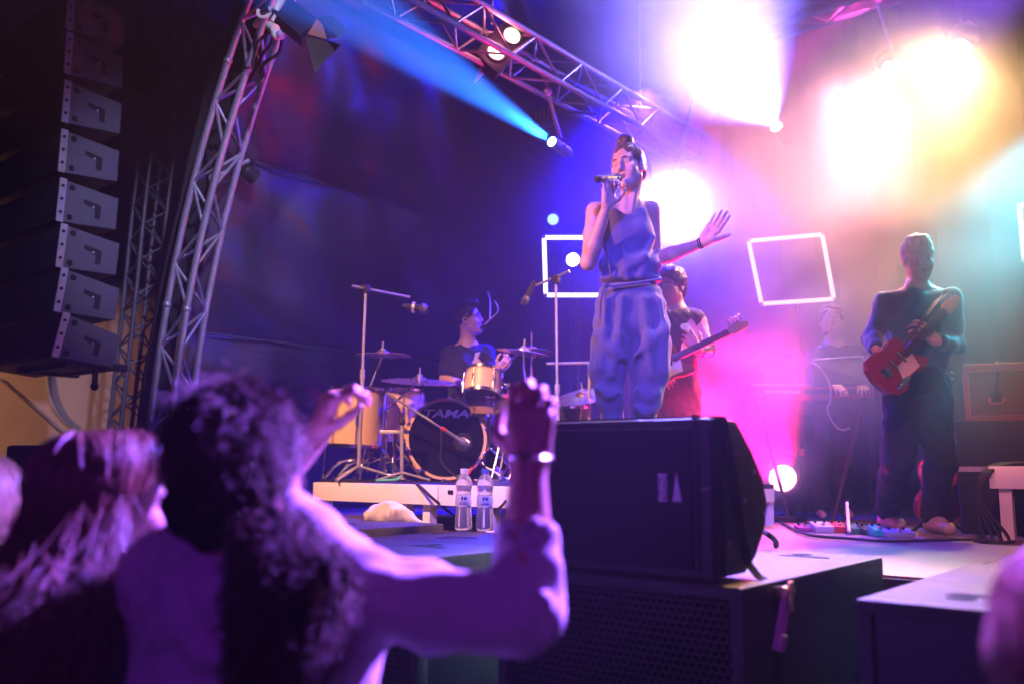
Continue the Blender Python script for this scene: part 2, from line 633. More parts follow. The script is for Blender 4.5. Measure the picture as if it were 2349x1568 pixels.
roof = thing('stage_roof', 'dark tarpaulin cover sagging over the curved stage roof', 'stage roof', (AX, 6.6, DECK))
NS = 14
for s in range(NS):
    t0, t1 = s / NS, (s + 1) / NS
    vs, fs = [], []
    nu, nv = 15, 96
    ph = rnd.uniform(0, 6)
    for i in range(nu):
        for j in range(nv):
            u, v = i / (nu - 1), j / (nv - 1)
            t = t0 + (t1 - t0) * u
            y = 3.75 + 6.0 * v
            sag = -0.05 * math.sin(PI * u) + 0.018 * math.sin(9 * u + 7 * v + ph) * math.sin(PI * u)
            sag += 0.034 * math.sin(23 * v + 7 * u + ph) * math.sin(PI * u) + 0.026 * math.sin(58 * v * (0.6 + 0.5 * u) + ph) * (u * (1 - u) * 4) + 0.016 * math.sin(34 * (v + u * 0.35) + 2 * ph)
            sag += 0.10 * math.sin(PI * v) * math.sin(2.2 * t * PI)
            x, z = arch(t, 0.22 + sag + (0.02 if i in (0, nu - 1) else 0))
            vs.append((x, y, max(z, DECK - 0.02)))
    for i in range(nu - 1):
        for j in range(nv - 1):
            fs.append((i * nv + j, (i + 1) * nv + j, (i + 1) * nv + j + 1, i * nv + j + 1))
    MB().add(vs, fs).build('fabric_panel', TARP, roof, world=True)
    if 0 < s:
        seam = [(arch(t0, 0.185 + 0.10 * math.sin(PI * k / 24) * math.sin(2.2 * t0 * PI))[0], 3.75 + 6.0 * k / 24, arch(t0, 0.185 + 0.10 * math.sin(PI * k / 24) * math.sin(2.2 * t0 * PI))[1]) for k in range(25)]
        MB().tube(seam, 0.010, 5).build('seam', mat('seam_tape', (0.07, 0.065, 0.08), 0.5), roof, world=True)

# drop curtain at the very back
cv, cf = [], []
nx = 160
for i in range(nx + 1):
    x = -6.9 + 11.8 * i / nx
    for j in range(13):
        z = DECK + 5.6 * j / 12
        y = 9.55 + 0.05 * math.sin(x * 9.0) + 0.03 * math.sin(x * 21 + z) + 0.02 * math.sin(x * 4 + 2 * z)
        cv.append((x, y, z))
for i in range(nx):
    for j in range(12):
        cf.append((i * 13 + j, (i + 1) * 13 + j, (i + 1) * 13 + j + 1, i * 13 + j + 1))
o = MB().add(cv, cf).build('back_curtain', CLOTHBLK, origin=(-1, 9.55, DECK))
tag(o, 'black pleated drop curtain closing the back of the stage', 'curtain')


# ------------------------------------------------------------------ trusses
def truss(root, pts, frames, half, chord_r, brace_r, m, bay=1, tri=True):
    """pts: centre line; frames: (side, out) per point"""
    corners = [(-half, -half * 0.6), (half, -half * 0.6), (0, half * 1.1)] if tri else [(-half, -half), (half, -half), (half, half), (-half, half)]
    rows = []
    for (cx, cy_) in corners:
        row = [pts[i] + frames[i][0] * cx + frames[i][1] * cy_ for i in range(len(pts))]
        rows.append(row)
        MB().tube(row, chord_r, 10).build('chord', m, root, world=True)
    n = len(corners)
    for f in range(n):
        A, B = rows[f], rows[(f + 1) % n]
        i, flip = 0, f % 2
        while i + bay < len(pts):
            a, b = (A[i], B[i + bay]) if flip else (B[i], A[i + bay])
            stick('brace', a, b, brace_r, m, root)
            flip = not flip
            i += bay
    return rows


ft = thing('arch_truss', 'bright curved aluminium truss leg at the front left of the stage', 'truss', (-6.22, 3.6, DECK))
pts, frs = [], []
NB = 31
for i in range(NB + 1):
    t = 0.0 + 0.5 * (i / NB)
    x, z = arch(t)
    x2, z2 = arch(t + 0.004)
    tan = Vector((x2 - x, 0, z2 - z)).normalized()
    if i == 0:
        tan = Vector((0, 0, 1))
    out = Vector((-tan.z, 0, tan.x))
    pts.append(Vector((x, 3.6, z)))
    frs.append((out, Vector((0, 1, 0))))
truss(ft, pts, frs, 0.14, 0.026, 0.0115, ALU)
MB().box((-6.48, 3.38, DECK), (-5.98, 3.86, DECK + 0.015)).build('base_plate', STEEL, ft, world=True)
for k in (5, 11, 17):
    for sgn in (-1, 1):
        q = pts[k] + frs[k][0] * 0.14 * sgn + frs[k][1] * -0.084
        MB().ball(q, 0.034, n=10).build('coupler', STEEL, ft, world=True)

rt = thing('tower_truss', 'dim curved truss tower standing behind the hanging speakers', 'truss', P(275, 1060, 8.6))
px = [(262, 1110), (275, 1000), (289, 880), (303, 760), (316, 640), (328, 520), (342, 400), (360, 280), (382, 170), (405, 60), (428, -40), (450, -130)]
cen = smoothline([P(a + 12, b, 8.7 - 0.07 * k) for k, (a, b) in enumerate(px)], 3)
frs2 = []
for i in range(len(cen)):
    tan = (cen[min(i + 1, len(cen) - 1)] - cen[max(i - 1, 0)]).normalized()
    side = tan.cross(Vector((0, 1, 0))).normalized()
    frs2.append((side, Vector((0, 1, 0))))
ALU2 = mat('weathered_aluminium', (0.22, 0.21, 0.22), 0.5, metal=0.6)
truss(rt, cen, frs2, 0.11, 0.021, 0.010, ALU2, tri=False)
# black masking cloth hanging between the two legs
mk = []
for i in range(15):
    t = i / 14 * 0.34
    mk.append(arch(t, 0.30))
vs, fs = [], []
for i, (x, z) in enumerate(mk):
    for j in range(6):
        vs.append((x - 0.10 - 0.36 * j / 5, 3.78 + 0.02 * math.sin(j * 2 + i), z + 0.02 * j))
for i in range(14):
    for j in range(5):
        fs.append((i * 6 + j, (i + 1) * 6 + j, (i + 1) * 6 + j + 1, i * 6 + j + 1))
o = MB().add(vs, fs).build('masking_drape', CLOTHBLK, origin=(mk[0][0], 3.78, DECK))
sol = o.modifiers.new('thick', 'SOLIDIFY')
sol.thickness = 0.02
tag(o, 'black masking drape running up beside the curved truss leg', 'drape')

ot = thing('roof_truss', 'straight aluminium lighting truss hung under the roof above the drums', 'truss', (-3.98, 4.2, 4.44))
op = [Vector((-3.98, 3.5 + 0.29 * i, 4.44)) for i in range(15)]
truss(ot, op, [(Vector((1, 0, 0)), Vector((0, 0, 1)))] * 15, 0.125, 0.022, 0.010, ALU2, tri=False)
for y in (4.6, 6.6):
    stick('hanger', (-3.98, y, 4.56), (-3.98, y, 6.2), 0.008, STEEL, ot)

bt = thing('back_truss', 'rear cross truss high over the stage carrying the beam lamps', 'truss', (-1.0, 7.45, 5.45))
bp = [Vector((-3.85 + 0.3 * i, 7.45, 5.45)) for i in range(21)]
truss(bt, bp, [(Vector((0, 1, 0)), Vector((0, 0, 1)))] * 21, 0.12, 0.022, 0.010, ALU2, tri=False)
for x in (-3.6, -1.0, 1.8):
    stick('hanger', (x, 7.45, 5.57), (x, 7.45, arch(0.5)[1] * 0 + DECK + AH * math.sqrt(max(0.0, 1 - ((x - AX) / AA) ** 2)) + 0.1), 0.008, STEEL, bt)

# ------------------------------------------------------------------ hanging line array
GRILLE = mat('black_grille', (0.02, 0.02, 0.024), 0.55, var=0.3, scale=300)


def array_cabinet(first=None):
    """local: front face looks along -y, x to the right, z up; origin at the front top edge's middle"""
    t = thing('line_array_speaker', '', 'speaker', group='hanging line array speakers')
    H, D, W = 0.306, 0.40, 0.62
    poly = [(0, 0), (D, -0.035), (D, -H + 0.035), (0, -H)]
    M = Matrix(((0, 0, 1, 0), (1, 0, 0, 0), (0, 1, 0, 0), (0, 0, 0, 1)))      # (poly x, poly y, extrude) -> (y, z, x)
    MB().prism(poly, -W, W, M, bev=0.006).build('cabinet', ARRAYPAINT, t)
    MB().box((-W + 0.02, -0.022, -H + 0.012), (W - 0.02, -0.001, -0.012), bev=0.006).build('grille', GRILLE, t)
    for s in (-1, 1):
        x = W * s
        r = MB().box((min(x, x + s * 0.012), -0.035, -H - 0.004), (max(x, x + s * 0.012), 0.014, 0.004)).build('rigging_rail', STEEL, t)
        for k in range(3):
            MB().lathe([(0.011, 0), (0.011, 0.008)], Matrix.Translation((x + s * 0.012, -0.012, -0.05 - 0.095 * k)) @ Matrix.Rotation(PI / 2 * s, 4, 'Y'), n=8).build('pin', RUBBER, r)
        for z in (-0.045, -H + 0.045):
            MB().lathe([(0.021, 0), (0.021, 0.004), (0.014, 0.009), (0.006, 0.003)], Matrix.Translation((x, 0.06, z)) @ Matrix.Rotation(PI / 2 * s, 4, 'Y'), n=14).build('bolt', BLACK, t)
        # recessed seven-shaped hand hold, built as a dark tray with a raised lip
        hp = [(0.15, -0.105), (0.275, -0.125), (0.275, -0.225), (0.235, -0.225), (0.235, -0.158), (0.15, -0.135)]
        hb = MB().prism(hp, x - 0.002 if s > 0 else x - 0.004, x + 0.004 if s > 0 else x + 0.002, M, bev=0.0)
        h = hb.build('hand_hold', RUBBER, t)
        MB().ball((x + s * 0.008, 0.215, -0.15), 0.011, n=8).build('catch', STEEL, h)
    return t


pix = [(168, -22), (163, 78), (158, 188), (151, 300), (148, 412), (150, 516), (151, 617), (155, 720)]
tilt = [0, 0, 0, -0.5, -1.5, -3.0, -6.0, -10.5]
words_ = ['topmost hanging line array speaker, cut by the top of the picture', 'hanging line array speaker second from the top of the column', 'hanging line array speaker third from the top of the column',
          'hanging line array speaker fourth from the top, beside the black boom', 'hanging line array speaker fourth from the bottom of the column', 'hanging line array speaker third from the bottom of the column',
          'hanging line array speaker second from the bottom of the column', 'lowest hanging line array speaker, tilted down at the crowd']
proto = array_cabinet()
for k, ((vx, vy), tl) in enumerate(zip(pix, tilt)):
    p = P(vx, vy, 6.25 - 0.012 * k)
    o = proto if k == 0 else dup(proto)
    o['label'] = words_[k]
    # the inner front edge is at p, the box reaches away from the stage
    o.rotation_euler = (math.radians(tl), 0, 0)
    o.location = p + Vector((-0.62, 0, 0))
tf = thing('rigging_frame', 'dark steel bumper under the lowest hanging speaker', 'rigging frame', P(150, 822, 6.2) + Vector((-0.42, 0, 0)))
MB().box((-0.4, 0.02, -0.05), (-0.34, 0.46, 0.0)).box((0.34, 0.02, -0.05), (0.4, 0.46, 0.0)).box((-0.34, 0.06, -0.045), (0.34, 0.12, -0.005)).box((-0.34, 0.34, -0.045), (0.34, 0.4, -0.005)).build('frame', BLACK, tf)
MB().tube([(0.37, 0.24, -0.05), (0.37, 0.24, -0.16)], 0.02).ball((0.37, 0.24, -0.17), 0.03, n=8).build('shackle', BLACK, tf)
# black sleeve-wrapped boom
bm_ = thing('black_boom', 'fat black sleeved boom sticking out from the truss tower', 'boom', P(560, 105, 7.4))
ends = [P(300, 196, 7.7), P(330, 195, 7.7), P(380, 182, 7.65), P(470, 148, 7.6), P(570, 96, 7.4), P(620, 70, 7.3)]
MB().tube(smoothline(ends, 4), [0.055 + 0.05 * min(1, max(0, (8 - k) / 8)) if k > 0 else 0.03 for k in range(21)], 10).build('sleeve', CLOTHBLK, bm_, world=True)
MB().lathe([(0.09, 0), (0.12, 0.02), (0.12, 0.12), (0.09, 0.14)], Matrix.Translation(P(306, 196, 7.7) - base_of(bm_)) @ Matrix.Rotation(PI / 2, 4, 'Y'), n=14).build('end_cap', RUBBER, bm_)
tb = thing('side_fill_box', 'black speaker hung in the dark beside the tower, under the beams', 'speaker', P(330, 130, 8.0))
MB().box((-0.2, -0.2, -0.28), (0.22, 0.2, 0.25), bev=0.02).build('cabinet', BLACK, tb)
MB().box((-0.18, -0.215, -0.25), (0.2, -0.203, 0.22)).build('grille', GRILLE, tb)
cable('sagging_cable', [P(395, 20, 7.9), P(420, 60, 7.8), P(455, 92, 7.7), P(500, 102, 7.6)], 0.014, 'tan cable sagging from the tower towards the black boom', mat('tan_cable', (0.3, 0.18, 0.1), 0.6))

# ------------------------------------------------------------------ subwoofers along the lip
ZS = 1.15
YF = 2.215


def hex_grille(x0, x1, z0, z1, y, cell, mname, parent, th=0.006):
    """punched steel sheet: one connected mesh of hexagonal holes"""
    rx = cell / math.sqrt(3)
    verts, faces = [], []
    idx = {}

    def vid(x, z):
        k = (round(x * 20000), round(z * 20000))
        if k not in idx:
            idx[k] = len(verts)
            verts.append((x, y, z))
        return idx[k]
    rows = int((z1 - z0) / (cell * 0.866)) + 1
    cols = int((x1 - x0) / cell) + 1
    for r in range(rows):
        for c in range(cols):
            cx = x0 + cell * (c + 0.5 + 0.5 * (r % 2))
            cz = z0 + cell * 0.866 * (r + 0.5)
            if cx + cell / 2 > x1 + cell * 0.6 or cz + rx > z1 + cell * 0.6:
                continue
            o_, i_ = [], []
            for k in range(6):
                a = PI / 2 + k * PI / 3
                o_.append(vid(cx + rx * math.cos(a), cz + rx * math.sin(a)))
                i_.append((cx + rx * 0.66 * math.cos(a), cz + rx * 0.66 * math.sin(a)))
            n0 = len(verts)
            for (px_, pz_) in i_:
                verts.append((px_, y, pz_))
            for k in range(6):
                k2 = (k + 1) % 6
                faces.append((o_[k], o_[k2], n0 + k2, n0 + k))
    b = MB()
    b.v = [Vector(v) for v in verts]
    b.f = faces
    o = b.build('grille', mname, parent, smooth=False)
    o['kind'] = 'stuff'
    s = o.modifiers.new('thick', 'SOLIDIFY')
    s.thickness = th
    return o


PERF = mat('perforated_steel', (0.03, 0.03, 0.034), 0.5, metal=0.2, var=0.3, scale=40)
FOAM = mat('speaker_foam', (0.006, 0.006, 0.007), 0.95)


def sub(x0, x1, y0, y1, z1, h, label, handles, group='subwoofers along the front of the stage', grille=True):
    t = thing('subwoofer', label, 'subwoofer', ((x0 + x1) / 2, (y0 + y1) / 2, z1 - h), group=group)
    W, D = (x1 - x0) / 2, (y1 - y0) / 2
    # open front box: shell of walls so the punched sheet sits in a frame
    th = 0.035
    rb = MB().box((-W, -D + 0.05, 0), (W, D, h), bev=0.012)
    rb.box((-W, -D, h - th), (W, -D + 0.06, h), bev=0.01).box((-W, -D, 0), (W, -D + 0.06, th), bev=0.01)
    rb.box((-W, -D, th - 0.005), (-W + th, -D + 0.06, h - th + 0.005), bev=0.008).box((W - th, -D, th - 0.005), (W, -D + 0.06, h - th + 0.005), bev=0.008)
    rb.build('cabinet', CABINET, t)
    MB().box((-W + th, -D + 0.044, th), (W - th, -D + 0.049, h - th)).build('foam', FOAM, t)
    if grille:
        hex_grille(-W + th, W - th, th, h - th, -D + 0.022, 0.0225, PERF, t)
    else:
        MB().box((-W + th + 0.002, -D + 0.018, th + 0.002), (W - th - 0.002, -D + 0.024, h - th - 0.002)).build('grille', PERF, t)
    for (hx, hy) in handles:
        hb = MB()
        hb.prism([(-0.09, -0.022), (0.09, -0.022), (0.075, 0.022), (-0.075, 0.022)], h - 0.01, h + 0.0012, Matrix.Translation((hx, hy, 0)))
        hb.build('handle_recess', FOAM, t)  # flat plate on the lid; the shade of a recess put into its black
        MB().lathe([(0.034, 0.0), (0.034, 0.0012), (0.026, 0.0014)], Matrix.Translation((hx - 0.04, hy - (0.07 if hy < 0 else -0.07), h)), n=20).build('foot_dish', FOAM, t)
    return t


x_ml, x_mr = -1.869, -1.057
sub_mid_l = sub(x_ml, x_mr, YF, YF + 1.12, ZS, 0.57, 'upper subwoofer in the middle stack, under the strapped fill speaker', [(0.2, 0.38)])
sub(x_ml, x_mr, YF, YF + 1.12, ZS - 0.572, 0.575, 'lower subwoofer of the middle stack, at the bottom edge of the picture', [])
sub(-0.774, 0.05, 2.225, 2.225 + 0.53, ZS, 0.57, 'front subwoofer of the right stack, nearest the lens, with bright top', [(-0.18, -0.03)], grille=False)
sub(-0.774, 0.05, 2.225 + 0.535, 2.225 + 1.09, ZS, 0.57, 'rear subwoofer of the right stack, behind the seam across its top', [(-0.18, 0.04)], grille=False)
sub(-3.03, -2.20, YF - 0.02, YF + 0.52, ZS, 0.57, 'front subwoofer of the left stack, behind the lifted elbow', [(0.12, 0.08)])
sub(-3.03, -2.20, YF - 0.02, YF + 0.52, ZS - 0.572, 0.575, 'lower subwoofer of the left stack, under the lifted elbow', [])
sub(-3.03, -2.20, YF + 0.525, YF + 1.09, ZS, 0.57, 'rear subwoofer of the left stack carrying the two bottles', [(-0.1, -0.05), (0.17, 0.05)], grille=False)
sub(-3.92, -3.10, YF + 0.1, YF + 1.05, ZS + 0.03, 0.6, 'subwoofer beside the left stack, standing a little higher', [(0.1, 0.1)], grille=False)
sub(-5.4, -4.5, YF + 0.0, YF + 0.9, ZS + 0.0, 1.1, 'far left subwoofer glimpsed past the long haired woman', [], grille=False)
for (x, y, hh, lab) in ((-0.36, 2.49, 0.575, 'black case under the front subwoofer of the right stack'), (-0.36, 3.04, 0.575, 'black case under the rear subwoofer of the right stack'), (-2.615, 3.0, 0.575, 'black case under the subwoofer that carries the bottles'), (-3.51, 2.79, 0.575, 'black case under the higher subwoofer beside the left stack')):
    b = thing('support_case', lab, 'case', (x, y, 0), group='cases under the subwoofers')
    MB().box((-0.38, -0.25, 0.0), (0.38, 0.25, hh), bev=0.01).build('case_body', BLACK, b)
    MB().tube([(-0.1, -0.26, hh * 0.5), (0.1, -0.26, hh * 0.5)], 0.012).build('handle', STEEL, b)

# ratchet strap lashing the fill to the sub, fill speaker
xs1, xs0 = x_mr - 0.085, x_mr - 0.085 - 0.585
fs_ = thing('fill_speaker', 'big black fill speaker lashed on the middle subwoofer stack', 'speaker', ((xs0 + xs1) / 2, YF + 0.01, ZS + 0.012))
HS, DS = 0.425, 0.36
poly = [(0, 0), (0, HS), (0.17, HS), (0.27, HS - 0.085), (DS - 0.025, HS * 0.62), (DS, HS * 0.45), (DS - 0.02, HS * 0.28), (0.27, 0.04), (0.2, 0)]
M = Matrix(((0, 0, 1, 0), (1, 0, 0, 0), (0, 1, 0, 0), (0, 0, 0, 1)))
hw = (xs1 - xs0) / 2
MB().prism(poly, -hw, hw, M, bev=0.014).build('cabinet', CABINET, fs_)
MB().box((-hw + 0.02, -0.014, 0.02), (hw - 0.05, -0.001, HS - 0.025), bev=0.008).build('grille', mat('dark_mesh', (0.013, 0.013, 0.016), 0.75, var=0.3, scale=500, bump=0.3, bscale=900), fs_)
MB().tube([(hw - 0.035, -0.006, 0.02), (hw - 0.035, -0.006, HS - 0.02)], 0.006, 6).build('edge_trim', PERF, fs_)
bdg = MB().box((hw - 0.15, -0.0185, 0.20), (hw - 0.122, -0.0146, 0.275)).build('badge', mat('badge_white', (0.62, 0.6, 0.63), 0.4), fs_)
MB().prism([(hw - 0.105, 0.20), (hw - 0.078, 0.20), (hw - 0.0915, 0.275), (hw - 0.094, 0.275)], 0.0148, 0.0185, Matrix(((1, 0, 0, 0), (0, 0, -1, 0), (0, 1, 0, 0), (0, 0, 0, 1)))).build('badge_triangle', MATS['badge_white'], fs_)


def lettering(name, body, size, M, m, parent, extrude=0.0006, shear=0.0, bold=0.0):
    cu = bpy.data.curves.new(name, 'FONT')
    cu.body = body
    cu.size = size
    cu.extrude = extrude
    cu.shear = shear
    cu.offset = bold
    cu.align_x, cu.align_y = 'CENTER', 'CENTER'
    tmp = bpy.data.objects.new(name, cu)
    COL.objects.link(tmp)
    bpy.context.view_layer.update()
    me = bpy.data.meshes.new_from_object(tmp)
    bpy.data.objects.remove(tmp)
    me.transform(M)
    me.materials.clear()
    me.materials.append(m)
    o = bpy.data.objects.new(name, me)
    COL.objects.link(o)
    o.parent = parent
    return o


FRONT = Matrix(((1, 0, 0, 0), (0, 0, -1, 0), (0, 1, 0, 0), (0, 0, 0, 1)))      # text in xy -> facing -y
lettering('badge_lettering', 'MEYER\nSOUND', 0.019, Matrix.Translation((hw - 0.136, -0.0195, 0.2375)) @ FRONT @ Matrix.Rotation(PI / 2, 4, 'Z'), BLACK, bdg)
for (y, z) in ((0.07, 0.25), (0.15, 0.33), (0.2, 0.2), (0.27, 0.28), (0.33, 0.16), (0.1, 0.09)):
    MB().lathe([(0.008, 0), (0.006, 0.003)], Matrix.Translation((hw, y, z)) @ Matrix.Rotation(PI / 2, 4, 'Y'), n=8).build('screw', STEEL, fs_)
MB().lathe([(0.012, 0), (0.012, 0.01)], Matrix.Translation((hw - 0.05, 0.02, HS)), n=10).build('rigging_point', BRASS, fs_)

WEB = mat('webbing', (0.018, 0.018, 0.02), 0.85, bump=0.4, bscale=500)
st = thing('ratchet_strap', 'black ratchet strap with a pink handle round the fill speaker', 'strap', (x_mr, YF + 0.1, ZS))


def ribbon(pts, wid, side, th=0.004):
    b = MB()
    vs, fs = [], []
    side = Vector(side).normalized()
    n = len(pts)
    for i, p in enumerate(pts):
        p = Vector(p)
        t = (Vector(pts[min(i + 1, n - 1)]) - Vector(pts[max(i - 1, 0)])).normalized()
        nn = t.cross(side).normalized()
        for (s_, q) in ((-1, -1), (1, -1), (1, 1), (-1, 1)):
            vs.append(p + side * wid / 2 * s_ + nn * th / 2 * q)
    for i in range(n - 1):
        for k in range(4):
            fs.append((i * 4 + k, i * 4 + (k + 1) % 4, i * 4 + 4 + (k + 1) % 4, i * 4 + 4 + k))
    fs += [(0, 1, 2, 3), tuple((n - 1) * 4 + k for k in (3, 2, 1, 0))]
    return b.add(vs, fs)


zb = ZS + 0.012
xr = xs1 + 0.006
ribbon([(xr, YF + 0.075, zb + HS + 0.005), (xr + 0.001, YF + 0.13, zb + HS * 0.6), (xr + 0.002, YF + 0.17, zb + HS * 0.25), (xr + 0.004, YF + 0.20, zb + 0.03), (xr + 0.03, YF + 0.21, zb - 0.005), (x_mr + 0.004, YF + 0.22, zb - 0.03), (x_mr + 0.006, YF + 0.21, zb - 0.2), (x_mr + 0.006, YF + 0.19, zb - 0.55)], 0.045, (0, 1, 0)).build('webbing', WEB, st, world=True)
ribbon([(xr, YF + 0.07, zb + HS + 0.004), (xs0 - 0.006, YF + 0.07, zb + HS + 0.006), (xs0 - 0.008, YF + 0.07, zb + HS * 0.5), (xs0 - 0.01, YF + 0.09, zb)], 0.045, (0, 1, 0)).build('webbing', WEB, st, world=True)
ribbon([(xr, YF + 0.05, zb + HS), (xr + 0.001, YF + 0.05, zb + HS * 0.5), (xr + 0.001, YF + 0.052, zb + 0.004)], 0.04, (0, 1, 0)).build('webbing', WEB, st, world=True)
PINK = mat('painted_handle', (0.62, 0.22, 0.42), 0.4)
c0 = Vector((x_mr + 0.028, YF + 0.21, zb - 0.04))
rh = MB()
for dy in (-0.018, 0.018):
    rh.box((-0.004, -0.004, -0.15), (0.012, 0.003, 0.01), Matrix.Translation(c0 + Vector((0, dy, 0))) @ Matrix.Rotation(0.16, 4, 'Y') @ Matrix.Rotation(-0.14, 4, 'X'), bev=0.002)
rh.build('ratchet_handle', PINK, st, world=True)
MB().tube([c0 + Vector((0, -0.028, 0)), c0 + Vector((0, 0.028, 0))], 0.017, 12).build('ratchet_drum', BRASS, st, world=True)
MB().box((-0.006, -0.018, -0.155), (0.02, 0.018, -0.11), Matrix.Translation(c0) @ Matrix.Rotation(0.16, 4, 'Y') @ Matrix.Rotation(-0.14, 4, 'X'), bev=0.004).build('grip', PINK, st, world=True)
MB().box((0.01, -0.014, -0.05), (0.018, 0.014, 0.03), Matrix.Translation(c0), bev=0.002).build('pawl', BRASS, st, world=True)
MB().tube([Vector((x_mr + 0.01, YF + 0.17, zb - 0.30)), Vector((x_mr + 0.01, YF + 0.215, zb - 0.30))], 0.014, 8).build('hook', BRASS, st, world=True)
pc = cable('power_cable', [PZ(1735, 1213, ZS + 0.05), PZ(1760, 1223, ZS + 0.06), PZ(1778, 1238, ZS + 0.03), PZ(1780, 1252, ZS + 0.004)], 0.011, 'thick dark cable hanging from the back of the fill speaker')

# hidden podium the singer stands on
pd = thing('podium', 'low black box the singer stands on behind the fill speaker', 'podium', (P(1440, 1120, 4.55).x, P(1440, 1120, 4.55).y, DECK))
MB().box((-0.27, -0.3, 0), (0.27, 0.3, 0.235), bev=0.01).build('box_body', BLACK, pd)
MB().box((-0.265, -0.295, 0.235), (0.265, 0.295, 0.25)).build('tread', RUBBER, pd)

# ------------------------------------------------------------------ bodies: smooth distance fields turned into one mesh
class Body:
    def __init__(self, vox=0.007):
        self.ops = []
        self.vox = vox

    def cone(self, a, b, ra, rb, k=0.02, sub=False):
        self.ops.append(('c', np.array(a, float), np.array(b, float), ra, rb, k, sub))
        return self

    def chain(self, pts, rs, k=0.02):
        for i in range(len(pts) - 1):
            self.cone(pts[i], pts[i + 1], rs[i], rs[i + 1], k)
        return self

    def ell(self, c, r, axes=None, k=0.02, sub=False):
        """axes: 3 unit vectors (rows) of the ellipsoid's frame"""
        R = np.eye(3) if axes is None else np.array([list(v) for v in axes], float)
        self.ops.append(('e', np.array(c, float), np.array(r if hasattr(r, '__len__') else (r, r, r), float), R, None, k, sub))
        return self

    def sph(self, c, r, k=0.02, sub=False):
        return self.cone(c, c, r, r, k, sub)

    def evaluate(self, noise=None):
        lo, hi = np.full(3, 1e9), np.full(3, -1e9)
        for o in self.ops:
            if o[6]:
                continue
            if o[0] == 'c':
                m = max(o[3], o[4])
                for q in (o[1], o[2]):
                    lo, hi = np.minimum(lo, q - m), np.maximum(hi, q + m)
            else:
                m = o[2].max()
                lo, hi = np.minimum(lo, o[1] - m), np.maximum(hi, o[1] + m)
        h = self.vox
        lo = lo - 5 * h
        n = np.ceil((hi + 5 * h - lo) / h).astype(int) + 1
        D = np.full(tuple(n), 0.2, np.float32)
        ax = [lo[i] + h * np.arange(n[i]) for i in range(3)]
        for o in self.ops:
            k = max(o[5], 1e-5)
            if o[0] == 'c':
                m = max(o[3], o[4]) + k + 3 * h
                bl, bh = np.minimum(o[1], o[2]) - m, np.maximum(o[1], o[2]) + m
            else:
                m = o[2].max() + k + 3 * h
                bl, bh = o[1] - m, o[1] + m
            i0 = np.clip(np.floor((bl - lo) / h).astype(int), 0, n - 1)
            i1 = np.clip(np.ceil((bh - lo) / h).astype(int) + 1, 1, n)
            if np.any(i1 <= i0):
                continue
            sl = tuple(slice(a, b) for a, b in zip(i0, i1))
            X = ax[0][sl[0]][:, None, None]
            Y = ax[1][sl[1]][None, :, None]
            Z = ax[2][sl[2]][None, None, :]
            if o[0] == 'c':
                a, b = o[1], o[2]
                ab = b - a
                L2 = float(ab @ ab)
                px_, py_, pz_ = X - a[0], Y - a[1], Z - a[2]
                if L2 > 1e-12:
                    t = np.clip((px_ * ab[0] + py_ * ab[1] + pz_ * ab[2]) / L2, 0, 1)
                else:
                    t = 0.0
                d = np.sqrt((px_ - t * ab[0]) ** 2 + (py_ - t * ab[1]) ** 2 + (pz_ - t * ab[2]) ** 2) - (o[3] + (o[4] - o[3]) * t)
            else:
                c, r, R = o[1], o[2], o[3]
                qx, qy, qz = X - c[0], Y - c[1], Z - c[2]
                u = [(R[i][0] * qx + R[i][1] * qy + R[i][2] * qz) for i in range(3)]
                k0 = np.sqrt(sum((u[i] / r[i]) ** 2 for i in range(3))) + 1e-9
                k1 = np.sqrt(sum((u[i] / r[i] ** 2) ** 2 for i in range(3))) + 1e-9
                d = k0 * (k0 - 1.0) / k1
            A = D[sl]
            if o[6]:
                d = -d
                hh = np.maximum(k - np.abs(A - d), 0) / k
                D[sl] = np.maximum(A, d) + hh * hh * k * 0.25
            else:
                hh = np.maximum(k - np.abs(A - d), 0) / k
                D[sl] = np.minimum(A, d) - hh * hh * k * 0.25
        if noise is not None:
            D = D + noise(ax[0][:, None, None], ax[1][None, :, None], ax[2][None, None, :]).astype(np.float32)
        return D, lo, h

    def mesh(self, name, origin, noise=None, cut=None):
        D, lo, h = self.evaluate(noise)
        if cut is not None:
            D = np.maximum(D, cut(lo, h, D.shape).astype(np.float32))
        V, Q = surface_nets(D)
        V = V * h + lo - np.array(origin)
        me = bpy.data.meshes.new(name)
        me.vertices.add(len(V))
        me.vertices.foreach_set('co', V.astype(np.float32).ravel())
        me.loops.add(len(Q) * 4)
        me.loops.foreach_set('vertex_index', Q.astype(np.int32).ravel())
        me.polygons.add(len(Q))
        me.polygons.foreach_set('loop_start', np.arange(0, len(Q) * 4, 4, dtype=np.int32))
        me.update(calc_edges=True)
        me.validate()
        me.shade_smooth()
        return me

    def build(self, name, m, parent, noise=None, cut=None):
        me = self.mesh(name, base_of(parent), noise, cut)
        me.materials.append(m)
        o = bpy.data.objects.new(name, me)
        COL.objects.link(o)
        o.parent = parent
        return o


